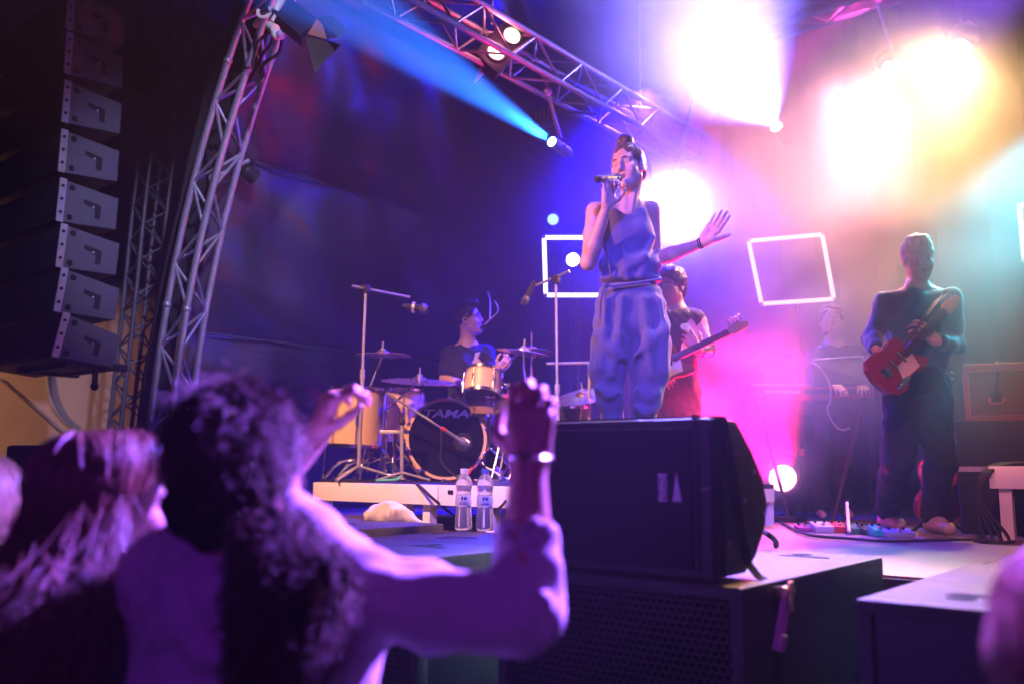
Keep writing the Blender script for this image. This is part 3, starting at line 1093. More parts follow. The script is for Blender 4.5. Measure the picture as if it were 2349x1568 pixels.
def surface_nets(D):
    s = D < 0
    nx, ny, nz = D.shape
    c = np.zeros((nx - 1, ny - 1, nz - 1), np.uint8)
    offs = [(i, j, k) for i in (0, 1) for j in (0, 1) for k in (0, 1)]
    for (i, j, k) in offs:
        c += s[i:nx - 1 + i, j:ny - 1 + j, k:nz - 1 + k]
    act = np.argwhere((c > 0) & (c < 8))
    idx = np.full(c.shape, -1, np.int64)
    idx[act[:, 0], act[:, 1], act[:, 2]] = np.arange(len(act))
    vals = np.stack([D[act[:, 0] + i, act[:, 1] + j, act[:, 2] + k] for (i, j, k) in offs], 1)
    P_ = np.zeros((len(act), 3))
    W = np.zeros(len(act))
    for a in range(8):
        for b in range(a + 1, 8):
            oa, ob = offs[a], offs[b]
            if sum(abs(x - y) for x, y in zip(oa, ob)) != 1:
                continue
            va, vb = vals[:, a], vals[:, b]
            cr = (va < 0) != (vb < 0)
            t = np.where(cr, va / np.where(cr, va - vb, 1), 0)
            p = np.array(oa)[None] + t[:, None] * (np.array(ob) - np.array(oa))[None]
            P_ += np.where(cr[:, None], p, 0)
            W += cr
    V = act + P_ / np.maximum(W, 1)[:, None]
    quads = []
    for axn in range(3):
        sh = [slice(None)] * 3
        sh2 = [slice(None)] * 3
        sh[axn], sh2[axn] = slice(0, -1), slice(1, None)
        A, B = s[tuple(sh)], s[tuple(sh2)]
        e = np.argwhere(A != B)
        o1, o2 = [(1, 2), (2, 0), (0, 1)][axn]
        ok = (e[:, o1] > 0) & (e[:, o2] > 0) & (e[:, o1] < c.shape[o1]) & (e[:, o2] < c.shape[o2])
        e = e[ok]
        fl = A[e[:, 0], e[:, 1], e[:, 2]]

        def cell(d1, d2):
            q = e.copy()
            q[:, o1] -= d1
            q[:, o2] -= d2
            return idx[q[:, 0], q[:, 1], q[:, 2]]
        q4 = np.stack([cell(1, 1), cell(0, 1), cell(0, 0), cell(1, 0)], 1)
        q4 = np.where(fl[:, None], q4, q4[:, ::-1])
        quads.append(q4[(q4 >= 0).all(1)])
    return V, np.concatenate(quads)


class Frame:
    """a head or chest frame: forward, left (of the person), up"""

    def __init__(self, o, fwd, up=(0, 0, 1)):
        self.o = Vector(o)
        self.f = Vector(fwd).normalized()
        u = Vector(up)
        self.l = u.cross(self.f).normalized()
        self.u = self.f.cross(self.l).normalized()

    def __call__(self, f, l, u):
        return self.o + self.f * f + self.l * l + self.u * u

    def axes(self):
        return (self.f, self.l, self.u)


def head(b, H, s=1.0, smile=0.0, female=True, open_=0.0):
    """face and skull on frame H (origin between the ears at eye height), s scales a 0.235 m high head"""
    def p(f, l, u):
        return H(f * s, l * s, u * s)
    A = H.axes()
    b.ell(p(-0.012, 0, 0.03), (0.096 * s, 0.076 * s, 0.089 * s), A, 0.01)
    b.ell(p(0.026, 0, -0.046), (0.066 * s, (0.059 if female else 0.060) * s, (0.070 if female else 0.074) * s), A, 0.03 * s)
    b.sph(p(0.074, 0, -0.100), 0.018 * s if female else 0.021 * s, 0.035 * s)
    for l in (-1, 1):
        b.cone(p(0.02, 0.050 * l, -0.07), p(0.058, 0.022 * l, -0.098), 0.02 * s, 0.016 * s, 0.03 * s)       # jaw line
        b.sph(p(0.060, 0.042 * l, -0.028), 0.020 * s, 0.028 * s)                                      # cheek bone
        b.cone(p(0.084, 0.012 * l, 0.020), p(0.070, 0.045 * l, 0.022), 0.011 * s, 0.009 * s, 0.018 * s)
        b.ell(p(0.098, 0.031 * l, 0.000), (0.020 * s, 0.018 * s, 0.011 * s), A, 0.016 * s, sub=True)
        b.sph(p(0.066, 0.031 * l, 0.000), 0.0145 * s, 0.006 * s)                                         # eye under its lids
        b.cone(p(0.083, 0.018 * l, 0.007), p(0.078, 0.044 * l, 0.004), 0.0035 * s, 0.0035 * s, 0.006 * s)    # upper lid
        b.sph(p(0.094, 0.0125 * l, -0.036), 0.0085 * s, 0.008 * s)
        b.sph(p(0.062, 0.033 * l, -0.048), 0.020 * s, 0.03 * s)                                         # full of the cheek
        b.ell(p(-0.004, 0.076 * l, -0.012), (0.020 * s, 0.008 * s, 0.033 * s), A, 0.008 * s)
        b.ell(p(0.002, 0.085 * l, -0.008), (0.010 * s, 0.006 * s, 0.018 * s), A, 0.006 * s, sub=True)
        b.sph(p(0.004, 0.074 * l, -0.036), 0.009 * s, 0.006 * s)
    b.cone(p(0.086, 0, 0.012), p(0.107, 0, -0.030), 0.0075 * s, 0.0115 * s, 0.012 * s)
    w_ = 0.024 + 0.008 * smile
    up = 0.006 * smile
    for l in (-1, 1):
        b.cone(p(0.092, 0, -0.0585), p(0.080, w_ * l, -0.062 + up), 0.006 * s, 0.003 * s, 0.007 * s)
        b.cone(p(0.090, 0, -0.0715 - open_ * 0.012), p(0.079, w_ * l, -0.064 + up), 0.0068 * s, 0.003 * s, 0.007 * s)
    b.ell(p(0.100, 0, -0.0648 - open_ * 0.006), (0.016 * s, (0.018 + 0.006 * smile) * s, (0.0018 + 0.009 * open_) * s), A, 0.004 * s, sub=True)
    return p


EYEW = mat('eye_white', (0.5, 0.47, 0.45), 0.15, var=0.05)
IRIS = mat('iris', (0.03, 0.02, 0.015), 0.1, var=0.1)
LIP = mat('lip', (0.40, 0.19, 0.16), 0.35, var=0.1)


def face_parts(root, p, s, browm, brows=True, lips=True):
    for l in (-1, 1):
        e = MB().ball(p(0.0686, 0.031 * l, -0.0005), 0.0128 * s, n=12).build('eye', EYEW, root, world=True)
        MB().ball(p(0.0770, 0.030 * l, -0.001), 0.0056 * s, n=10).build('iris', IRIS, e, world=True)
        if brows:
            MB().tube([p(0.092, 0.012 * l, 0.021), p(0.090, 0.028 * l, 0.027), p(0.076, 0.048 * l, 0.021)], [0.0042 * s, 0.0045 * s, 0.002 * s], 6).build('eyebrow', browm, root, world=True)
    if lips:
        MB().tube([p(0.080, -0.027, -0.062), p(0.0965, 0, -0.0595), p(0.080, 0.027, -0.062)], [0.002 * s, 0.0052 * s, 0.002 * s], 8).tube([p(0.080, -0.026, -0.0645), p(0.0945, 0, -0.0715), p(0.080, 0.026, -0.0645)], [0.002 * s, 0.006 * s, 0.002 * s], 8).build('lips', LIP, root, world=True)


def hand(b, wrist, d, n, t, L=0.185, curl=(0.3, 0.3, 0.3, 0.3), thumb=0.3, spread=0.08, wr=0.026, k=0.006):
    """wrist point; d = towards the fingers, n = out of the back of the hand, t = towards the thumb side.
    curl: bend of index..little at each joint in radians (towards the palm)"""
    d, n, t = Vector(d).normalized(), Vector(n), Vector(t)
    t = (t - d * t.dot(d)).normalized()
    nn = d.cross(t)
    n = nn if nn.dot(n) > 0 else -nn
    W = Vector(wrist)
    s = L / 0.185
    q = lambda a, c, e=0: W + d * a * s + t * c * s + n * e * s
    # palm as a fan of bones
    bases = [q(0.088, 0.030), q(0.092, 0.010), q(0.088, -0.011), q(0.079, -0.030)]
    for i, bpt in enumerate(bases):
        b.cone(q(0.005, 0.010 - 0.007 * i), bpt, 0.017 * s, 0.0125 * s, 0.014 * s)
    b.ell(q(0.035, 0.024, -0.010), (0.03 * s, 0.018 * s, 0.015 * s), (d, t, n), 0.012 * s)
    b.ell(q(0.035, -0.022, -0.008), (0.034 * s, 0.014 * s, 0.014 * s), (d, t, n), 0.012 * s)
    lens = [(0.043, 0.026, 0.021), (0.048, 0.030, 0.022), (0.044, 0.028, 0.022), (0.034, 0.020, 0.019)]
    for i in range(4):
        dirv = (d + t * spread * (1.5 - i)).normalized()
        pt = bases[i]
        ang = 0
        for j in range(3):
            c = curl[i] if not hasattr(curl[i], '__len__') else curl[i][j]
            ang += c
            v = dirv * math.cos(ang) - n * math.sin(ang)
            nx_ = pt + v * lens[i][j] * s
            r0, r1 = [(0.0098, 0.0088), (0.0088, 0.0080), (0.0080, 0.0066)][j]
            f = (0.96, 1.0, 0.96, 0.84)[i] * s
            b.cone(pt, nx_, r0 * f, r1 * f, k)
            pt = nx_
    # thumb leaves the side of the palm near its base
    pt = q(0.025, 0.026, -0.006)
    v0 = (d * 0.62 + t * 0.78 - n * 0.25).normalized()
    v1 = (d * (0.8) + t * (0.55 - thumb) - n * (0.25 + 0.6 * thumb)).normalized()
    v2 = (d * (0.85) + t * (0.45 - 1.7 * thumb) - n * (0.25 + 0.9 * thumb)).normalized()
    for v, l_, r0, r1 in ((v0, 0.040, 0.0155, 0.0115), (v1, 0.033, 0.0112, 0.0102), (v2, 0.027, 0.0100, 0.0078)):
        nx_ = pt + v * l_ * s
        b.cone(pt, nx_, r0 * s, r1 * s, k * 1.3)
        pt = nx_
    return pt


def lump(seed, amp, freq, stretch=(1, 1, 1)):
    r = random.Random(seed)
    terms = []
    for f in (1.0, 1.9, 3.3):
        for _ in range(3):
            v = [r.gauss(0, 1) * freq * f * stretch[i] for i in range(3)]
            terms.append((v, r.uniform(0, 6.28), amp / f))

    def fn(X, Y, Z):
        o = 0
        for v, ph, a in terms:
            o = o + a * np.sin(v[0] * X + v[1] * Y + v[2] * Z + ph)
        return o
    return fn


def strands(paths, r0, name, m, parent, sides=3):
    """many tapered hair strands in one mesh; paths: list of point lists"""
    V, F = [], []
    n0 = 0
    off = np.array(base_of(parent))
    for path in paths:
        pp = np.array([list(q) for q in path])
        n = len(pp)
        tg = np.gradient(pp, axis=0)
        tg /= np.linalg.norm(tg, axis=1)[:, None] + 1e-9
        ref = np.array([0.31, 0.57, 0.76])
        u = np.cross(tg, ref)
        u /= np.linalg.norm(u, axis=1)[:, None] + 1e-9
        w_ = np.cross(tg, u)
        rr = r0 * (1 - 0.75 * np.linspace(0, 1, n) ** 2)
        for k in range(sides):
            a = 2 * PI * k / sides
            V.append(pp + (u * math.cos(a) + w_ * math.sin(a)) * rr[:, None] - off)
        i = np.arange(n - 1)
        for k in range(sides):
            k2 = (k + 1) % sides
            F.append(np.stack([n0 + k * n + i, n0 + k2 * n + i, n0 + k2 * n + i + 1, n0 + k * n + i + 1], 1))
        n0 += sides * n
    V, F = np.concatenate(V), np.concatenate(F)
    me = bpy.data.meshes.new(name)
    me.vertices.add(len(V))
    me.vertices.foreach_set('co', V.astype(np.float32).ravel())
    me.loops.add(len(F) * 4)
    me.loops.foreach_set('vertex_index', F.astype(np.int32).ravel())
    me.polygons.add(len(F))
    me.polygons.foreach_set('loop_start', np.arange(0, len(F) * 4, 4, dtype=np.int32))
    me.update(calc_edges=True)
    me.shade_smooth()
    me.materials.append(m)
    o = bpy.data.objects.new(name, me)
    COL.objects.link(o)
    o.parent = parent
    o['kind'] = 'stuff'
    return o


SKIN = mat('skin', (0.52, 0.33, 0.25), 0.45, var=0.12, scale=30, bump=0.06, bscale=400, sss=0.15)
SKIN2 = mat('skin_fair', (0.58, 0.38, 0.3), 0.45, var=0.12, scale=30, bump=0.06, bscale=400, sss=0.15)
HAIRBR = mat('brown_hair', (0.085, 0.047, 0.026), 0.38, var=0.5, scale=40, spec=0.6)
HAIRDK = mat('dark_hair', (0.022, 0.013, 0.010), 0.4, var=0.5, scale=40, spec=0.6)
HAIRFAIR = mat('fair_hair', (0.5, 0.37, 0.24), 0.4, var=0.4, scale=40, spec=0.6)

HAIRBASE = mat('dark_hair_mass', (0.016, 0.010, 0.008), 0.95, var=0.4, scale=60, spec=0.08, bump=0.5, bscale=220)
HAIRBASE2 = mat('brown_hair_mass', (0.045, 0.022, 0.014), 0.9, var=0.4, scale=60, spec=0.1, bump=0.5, bscale=220, stretch=(3, 3, 0.4))

# ------------------------------------------------------------------ singer
FABTOP = mat('navy_jersey', (0.06, 0.065, 0.2), 0.75, var=0.12, scale=20, bump=0.15, bscale=500, sheen=0.2)
FABPANT = mat('blue_crepe', (0.07, 0.085, 0.2), 0.8, var=0.12, scale=20, bump=0.25, bscale=450, sheen=0.25)
S0 = P(1440, 1120, 4.55)
S0.z = DECK + 0.25
singer = thing('person', 'woman in a navy sleeveless jumpsuit singing into a handheld microphone with one arm out', 'person', S0)
Hs = Frame(P(1441, 384, 4.58), -FWD * 0.84 - RGT * 0.54 - Vector((0, 0, 0.06)), Vector((0, 0, 1)) - RGT * 0.16 + FWD * 0.05)
b = Body(0.0052)
ph = head(b, Hs, 1.05, smile=1.0, open_=0.9)
nb = P(1441, 478, 4.62)
b.cone(Hs(-0.022, 0, -0.075), nb, 0.049, 0.052, 0.03)
shR, shL = P(1366, 486, 4.56), P(1494, 482, 4.66)
b.cone(nb, shR, 0.045, 0.045, 0.05).cone(nb, shL, 0.045, 0.043, 0.05)
for l in (-1, 1):
    b.cone(P(1441 + 6 * l, 487, 4.56), P(1441 + 36 * l, 478, 4.58), 0.009, 0.010, 0.02)       # collar bones
    b.cone(Hs(-0.02, 0.04 * l, -0.05), P(1441 + 7 * l, 484, 4.55), 0.010, 0.009, 0.025)     # neck cords
ax = (-FWD, RGT, Vector((0, 0, 1)))
b.ell(P(1438, 535, 4.62), (0.085, 0.125, 0.14), ax, 0.04).ell(P(1445, 640, 4.6), (0.085, 0.12, 0.12), ax, 0.05)
b.ell(P(1447, 735, 4.6), (0.10, 0.155, 0.12), ax, 0.05)
elR, wrR = P(1349, 603, 4.50), P(1392, 474, 4.36)
b.cone(shR, shR.lerp(elR, 0.45), 0.047, 0.043, 0.02).cone(shR.lerp(elR, 0.45), elR, 0.043, 0.036, 0.02)
b.cone(elR, elR.lerp(wrR, 0.3), 0.037, 0.040, 0.02).cone(elR.lerp(wrR, 0.3), wrR, 0.040, 0.0245, 0.02)
elL, wrL = P(1502, 597, 4.78), P(1615, 556, 4.62)
b.cone(shL, elL, 0.045, 0.036, 0.02).cone(elL, elL.lerp(wrL, 0.35), 0.036, 0.039, 0.02).cone(elL.lerp(wrL, 0.35), wrL, 0.039, 0.0235, 0.02)
UP = Vector((0, 0, 1))
mic_tail, mic_head = P(1369, 411, 4.28), P(1414, 409, 4.44)
hand(b, wrR, UP * 0.97 + RGT * 0.12 - FWD * 0.05, FWD * 0.9 - RGT * 0.45, RGT * 0.85 + FWD * 0.45, 0.18, ((0.5, 1.25, 0.9), (0.6, 1.25, 0.9), (0.6, 1.2, 0.8), (0.15, 0.5, 0.4)), 0.25, 0.10)
hand(b, wrL, RGT * 0.56 + UP * 0.84 - FWD * 0.15, FWD * 0.75 + UP * 0.2 - RGT * 0.5, RGT * 0.9 - UP * 0.35 - FWD * 0.3, 0.19, ((0.05, 0.15, 0.1), (0.02, 0.12, 0.1), (0.0, 0.1, 0.1), (-0.05, 0.1, 0.1)), -0.15, 0.05)
# legs down to the podium
for (hx, kx, ax_, sg) in ((1408, 1402, 1409, -1), (1486, 1484, 1466, 1)):
    hip, kn, an = P(hx, 745, 4.6), P(kx, 905, 4.57), P(ax_, 1062, 4.62)
    an.z = S0.z + 0.085
    b.cone(hip, kn, 0.085, 0.055, 0.02).cone(kn, kn.lerp(an, 0.3), 0.055, 0.056, 0.02).cone(kn.lerp(an, 0.3), an, 0.056, 0.035, 0.02)
    b.cone(an, an + Vector((0, 0, -0.05)), 0.036, 0.034, 0.02)
    b.cone(an + Vector((0, 0, -0.055)) + FWD * 0.04, an + Vector((0, 0, -0.06)) - FWD * 0.12 + RGT * 0.02 * sg, 0.032, 0.024, 0.02)
b.build('body', SKIN, singer)
face_parts(singer, ph, 1.05, HAIRBR)
t = MB().tube([ph(0.083, -0.019, -0.0615), ph(0.0895, 0, -0.0625), ph(0.083, 0.019, -0.0615)], [0.002, 0.0045, 0.002], 6).build('teeth', EYEW, singer, world=True)
# shoes
for ax_, sg in ((1409, -1), (1466, 1)):
    sh = Body(0.007)
    an = P(ax_, 1062, 4.62)
    an.z = S0.z + 0.045
    sh.cone(an + FWD * 0.055, an - FWD * 0.14 + RGT * 0.02 * sg - UP * 0.012, 0.041, 0.032, 0.01)
    sh.build('shoe', RUBBER, singer, cut=lambda lo, h, shp: np.broadcast_to((S0.z + 0.002 - (lo[2] + h * np.arange(shp[2])))[None, None, :], shp))

# hair: swept back into a top bun, headband
b = Body(0.0052)
b.ell(Hs(-0.022, 0, 0.038), (0.106, 0.087, 0.099), Hs.axes(), 0.01)
b.ell(Hs(-0.045, 0, -0.02), (0.07, 0.078, 0.07), Hs.axes(), 0.02)
b.ell(Hs(0.100, 0, -0.016), (0.082, 0.071, 0.084), Hs.axes(), 0.012, sub=True)
bun = Hs(-0.050, -0.012, 0.155)
b.sph(bun, 0.046, 0.012).sph(bun + Vector((0.012, 0.01, 0.014)), 0.027, 0.012).sph(bun + RGT * 0.022 - UP * 0.004, 0.026, 0.01)
b.build('hair', HAIRBR, singer, noise=lump(5, 0.0010, 90, (1, 1, 0.5)))
band = []
for k in range(25):
    a = PI * (k / 24) * 1.06 - 0.09
    band.append(Hs(0.006 - 0.02 * math.sin(a), 0.088 * math.cos(a), -0.005 + 0.140 * math.sin(a)))
ribbon(band, 0.016, Hs.f, 0.006).build('headband', mat('white_band', (0.75, 0.73, 0.75), 0.6), singer, world=True)
ps = []
r2 = random.Random(4)
for k in range(420):
    a, c = r2.uniform(0, 2 * PI), r2.uniform(-0.15, 1)
    v = Vector((math.sqrt(1 - c * c) * math.cos(a), math.sqrt(1 - c * c) * math.sin(a), c))
    if k % 3 == 0:
        q = bun + v * 0.036
        ln = r2.uniform(0.01, 0.035)
    else:
        if v.x > 0.35 and c < 0.75:
            continue
        q = Hs(-0.026 + 0.099 * v.x, 0.085 * v.y, 0.036 + 0.096 * v.z)
        ln = r2.uniform(0.008, 0.028)
    o_ = (q - Hs(-0.02, 0, 0.03)).normalized()
    d1 = (o_ * 0.5 + Vector((r2.gauss(0, 1), r2.gauss(0, 1), r2.gauss(0, 1))) * 0.55).normalized()
    ps.append([q - o_ * 0.004, q + d1 * ln * 0.4 + o_ * 0.003, q + d1 * ln * 0.75 - UP * 0.003, q + d1 * ln - UP * 0.006])
for k in range(26):       # loose wisps over the ear and nape
    q = Hs(r2.uniform(-0.08, 0.0), 0.08 + r2.uniform(-0.01, 0.005), r2.uniform(-0.06, 0.06))
    d1 = RGT * r2.uniform(0.1, 0.9) + UP * r2.uniform(-0.9, 0.3)
    ps.append([q, q + d1 * 0.02, q + d1 * 0.035 - UP * 0.012, q + d1 * 0.04 - UP * 0.03])
strands(ps, 0.0008, 'loose_hair', HAIRBR, singer)

# jumpsuit
b = Body(0.0052)
b.ell(P(1440, 545, 4.6), (0.105, 0.143, 0.125), ax, 0.04)
b.ell(P(1444, 610, 4.58), (0.108, 0.160, 0.085), ax, 0.06)
b.ell(P(1446, 642, 4.58), (0.106, 0.160, 0.034), ax, 0.03)
b.cone(P(1412, 497, 4.565), P(1466, 494, 4.60), 0.046, 0.046, 0.05)
b.cone(P(1410, 483, 4.60), P(1418, 520, 4.56), 0.022, 0.04, 0.03).cone(P(1472, 480, 4.66), P(1474, 520, 4.60), 0.020, 0.04, 0.03)
b.ell(P(1438, 468, 4.50), (0.075, 0.062, 0.045), ax, 0.02, sub=True)
for (a0, a1, r0) in (((1392, 560, 4.50), (1400, 632, 4.48), 0.010), ((1500, 545, 4.54), (1478, 590, 4.49), 0.010), ((1478, 590, 4.49), (1430, 622, 4.475), 0.009), ((1510, 575, 4.56), (1470, 632, 4.48), 0.010), ((1425, 560, 4.49), (1440, 640, 4.475), 0.008)):
    b.cone(P(*a0), P(*a1), r0 * 0.6, r0 * 0.5, 0.035)
b.build('jumpsuit_top', FABTOP, singer, noise=lump(11, 0.0009, 20, (1.3, 1.3, 0.3)))
b = Body(0.0055)
b.ell(P(1446, 668, 4.58), (0.108, 0.158, 0.05), ax, 0.03)
b.ell(P(1448, 745, 4.58), (0.135, 0.198, 0.125), ax, 0.06)
b.ell(P(1447, 700, 4.58), (0.122, 0.180, 0.08), ax, 0.05)
Lp = [(1404, 790, 4.56), (1394, 850, 4.54), (1400, 915, 4.53), (1405, 960, 4.55), (1408, 1000, 4.58)]
Rp = [(1491, 790, 4.56), (1490, 850, 4.55), (1481, 915, 4.53), (1469, 965, 4.55), (1466, 1000, 4.58)]
b.chain([P(*q) for q in Lp], [0.112, 0.092, 0.068, 0.048, 0.042], 0.02)
b.chain([P(*q) for q in Rp], [0.113, 0.100, 0.080, 0.056, 0.044], 0.02)
# soft folds falling from the waist and drawn across the hips and knees
for (pts_, r0) in (([(1392, 690, 4.47), (1386, 760, 4.45), (1378, 840, 4.45)], 0.012), ([(1425, 688, 4.455), (1420, 770, 4.435), (1404, 860, 4.44)], 0.011), ([(1478, 690, 4.455), (1486, 770, 4.435), (1494, 860, 4.44)], 0.012),
                   ([(1512, 690, 4.48), (1524, 760, 4.47), (1526, 850, 4.47)], 0.011), ([(1532, 745, 4.49), (1490, 785, 4.44), (1456, 815, 4.44)], 0.011), ([(1366, 765, 4.47), (1402, 800, 4.44), (1432, 818, 4.44)], 0.010),
                   ([(1372, 890, 4.46), (1396, 905, 4.445), (1420, 900, 4.455)], 0.009), ([(1462, 895, 4.445), (1486, 908, 4.44), (1512, 900, 4.46)], 0.009), ([(1460, 935, 4.45), (1478, 945, 4.455), (1496, 940, 4.47)], 0.008)):
    for i in range(len(pts_) - 1):
        b.cone(P(*pts_[i]), P(*pts_[i + 1]), r0 * 0.7, r0 * 0.55, 0.05)
b.build('jumpsuit_trousers', FABPANT, singer, noise=lump(12, 0.0012, 20, (1.4, 1.4, 0.25)))
MB().tube([P(1380, 652, 4.462), P(1410, 656, 4.452), P(1450, 650, 4.446), P(1500, 643, 4.462), P(1518, 640, 4.49)], 0.007, 8).build('waist_tie', FABTOP, singer, world=True)
MB().ball(P(1388, 656, 4.455), 0.016, n=10).tube(smoothline([P(1386, 660, 4.45), P(1378, 690, 4.445), P(1376, 730, 4.44)], 4), 0.005, 6).tube(smoothline([P(1390, 660, 4.45), P(1388, 685, 4.44), P(1390, 712, 4.44)], 4), 0.005, 6).build('bow', FABTOP, singer, world=True)
wr = MB()
dv = (wrL - elL).normalized()
for k in (0.0, 0.012):
    u_ = dv.orthogonal().normalized()
    w2 = dv.cross(u_)
    wr.tube([wrL - dv * (0.012 + k) + (u_ * math.cos(a) + w2 * math.sin(a)) * 0.029 for a in [i * 2 * PI / 16 for i in range(16)]], 0.0035, 6, closed=True)
wr.build('bracelet', RUBBER, singer, world=True)

mc = thing('handheld_microphone', 'dark wireless handheld microphone held to the singer\'s mouth', 'microphone', mic_tail)
dm = (mic_head - mic_tail)
Mq = dm.to_track_quat('Z', 'Y').to_matrix().to_4x4()
Lm = dm.length
MB().lathe([(0.0165, 0.03), (0.0175, 0.05), (0.019, 0.11), (0.021, Lm - 0.02)], Mq, n=18).build('handle', mat('mic_metal', (0.25, 0.25, 0.27), 0.25, metal=0.8), mc)
MB().lathe([(0.001, -0.012), (0.012, -0.009), (0.019, 0.002), (0.0205, 0.014), (0.018, 0.028), (0.0165, 0.032)], Mq, n=18).build('end_cap', RUBBER, mc)
MB().lathe([(0.022, Lm - 0.02), (0.027, Lm - 0.005), (0.027, Lm + 0.014), (0.02, Lm + 0.028), (0.001, Lm + 0.032)], Mq, n=18).build('grille', mat('mic_grille', (0.12, 0.12, 0.13), 0.35, metal=0.9, bump=0.6, bscale=900), mc)


# ------------------------------------------------------------------ players
def simple_player(root, Hd, s, sk, nb, shR, shL, elR, wrR, elL, wrL, pel, hipw, legs, cloth, pants, vox=0.0075, smile=0.0, arms_bare=False, hands=None, torso=(0.115, 0.17), sleeve=0.062, pantr=(0.10, 0.075, 0.062), fwd=None, female=False, open_=0.0):
    fwd = fwd if fwd is not None else -FWD
    lft = UP.cross(fwd).normalized()
    axs = (fwd, lft, UP)
    b = Body(vox)
    p = head(b, Hd, s, smile=smile, female=female, open_=open_)
    b.cone(Hd(-0.022 * s, 0, -0.075 * s), nb, 0.054 * s, 0.060 * s, 0.03)
    b.cone(nb, shR, 0.05, 0.045, 0.04).cone(nb, shL, 0.05, 0.045, 0.04)
    b.chain([shR, elR, wrR], [0.046, 0.036, 0.027], 0.02)
    b.chain([shL, elL, wrL], [0.046, 0.036, 0.027], 0.02)
    b.cone(nb - UP * 0.1, pel, 0.10, 0.10, 0.05)
    for lg in legs:
        b.chain(lg, [0.075, 0.055, 0.04], 0.02)
        b.cone(lg[-1] - UP * 0.02, lg[-1] - UP * 0.045 + fwd * 0.1, 0.034, 0.028, 0.02)
    for h in hands or []:
        hand(b, *h[0], **h[1])
    b.build('body', sk, root)
    # top
    c = Body(vox)
    ch = nb.lerp(pel, 0.36)
    c.ell(ch, (torso[0], torso[1], 0.20), axs, 0.03)
    c.ell(nb.lerp(pel, 0.75), (torso[0] * 0.95, torso[1] * 0.92, 0.20), axs, 0.06)
    c.cone(shR - UP * 0.01, shL - UP * 0.01, sleeve * 0.98, sleeve * 0.98, 0.05)
    for sh_, el, wr_ in ((shR, elR, wrR), (shL, elL, wrL)):
        if arms_bare:
            c.cone(sh_, sh_.lerp(el, 0.62), sleeve + 0.004, sleeve + 0.006, 0.03)
        else:
            c.chain([sh_, el, el.lerp(wr_, 0.88)], [sleeve, sleeve * 0.88, sleeve * 0.68], 0.03)
    c.ell(nb + UP * 0.03 + fwd * 0.03, (0.075, 0.07, 0.045), axs, 0.015, sub=True)
    c.build('shirt' if arms_bare else 'sweater', cloth, root, noise=lump(len(root.name) * 7 + int(s * 100), 0.004, 20, (1, 1, 0.6)))
    t_ = Body(vox)
    t_.ell(pel, (torso[0] * 0.98, torso[1] * 0.95, 0.13), axs, 0.03)
    for lg in legs:
        t_.chain([lg[0], lg[1], lg[2] + UP * 0.02], list(pantr), 0.03)
    t_.build('trousers', pants, root, noise=lump(3, 0.0045, 22, (1, 1, 0.7)))
    return p


DARKKNIT = mat('dark_green_knit', (0.025, 0.085, 0.095), 0.85, bump=0.3, bscale=350, sheen=0.4)
DENIMBLK = mat('black_denim', (0.014, 0.015, 0.02), 0.85, bump=0.3, bscale=400)
TEEBLK = mat('black_tshirt', (0.016, 0.016, 0.02), 0.85, bump=0.2, bscale=300)

# guitarist
gd = depth(PZ(2164, 1226, DECK))
G0 = PZ(2105, 1222, DECK)
gt = thing('person', 'man with short fair hair in a dark sweater playing a red electric guitar', 'person', G0)
Hg = Frame(P(2106, 594, gd), -FWD * 0.9 - RGT * 0.12 - UP * 0.18, UP)
aL, aR = PZ(2163, 1224, DECK), PZ(2052, 1212, DECK)
nbg = P(2104, 664, gd + 0.03)
legs = [[P(2135, 905, gd), P(2160, 1055, gd - 0.04), aL + UP * 0.09 + FWD * 0.12], [P(2070, 905, gd), P(2060, 1055, gd - 0.02), aR + UP * 0.09 + FWD * 0.1]]
gwR, gwL = P(2009, 799, gd - 0.2), P(2152, 783, gd - 0.18)
hands_g = [((gwR, RGT * 0.85 - UP * 0.42 - FWD * 0.1, -FWD, UP * 0.8 + RGT * 0.4), dict(L=0.19, curl=((0.5, 0.5, 0.3),) * 4, thumb=0.3)),
           ((gwL, -RGT * 0.75 + UP * 0.55 - FWD * 0.1, -FWD * 0.8 - UP * 0.3, UP * 0.5 + RGT * 0.5 + FWD * 0.3), dict(L=0.20, curl=((0.2, 0.7, 0.6), (0.3, 0.8, 0.6), (0.4, 0.8, 0.6), (0.5, 0.8, 0.6)), thumb=0.1, spread=0.2))]
pg = simple_player(gt, Hg, 1.06, SKIN2, nbg, P(2038, 694, gd), P(2180, 686, gd), P(1998, 776, gd - 0.02), gwR, P(2192, 788, gd - 0.02), gwL, P(2105, 872, gd), 0.15, legs, DARKKNIT, DENIMBLK, hands=hands_g, torso=(0.13, 0.185), sleeve=0.066, pantr=(0.115, 0.085, 0.07))
face_parts(gt, pg, 1.06, HAIRFAIR)
b = Body(0.006)
b.ell(Hg(-0.022, 0, 0.042), (0.113, 0.092, 0.099), Hg.axes(), 0.01)
b.ell(Hg(0.02, -0.01, 0.118), (0.075, 0.066, 0.032), Hg.axes(), 0.02)
b.ell(Hg(0.118, 0, -0.008), (0.086, 0.088, 0.088), Hg.axes(), 0.01, sub=True)
b.build('hair', HAIRFAIR, gt, noise=lump(9, 0.0016, 80))
for q, sg in ((aL, 1), (aR, -1)):
    so = Body(0.007)
    so.cone(q + UP * 0.045 + FWD * 0.15, q + UP * 0.035 - FWD * 0.08, 0.045, 0.038, 0.01).cone(q + UP * 0.06 + FWD * 0.13, q + UP * 0.06 + FWD * 0.02, 0.045, 0.04, 0.02)
    so.build('shoe', mat('beige_suede', (0.42, 0.37, 0.32), 0.85), gt, cut=lambda lo, h, shp: np.broadcast_to((DECK + 0.002 - (lo[2] + h * np.arange(shp[2])))[None, None, :], shp))


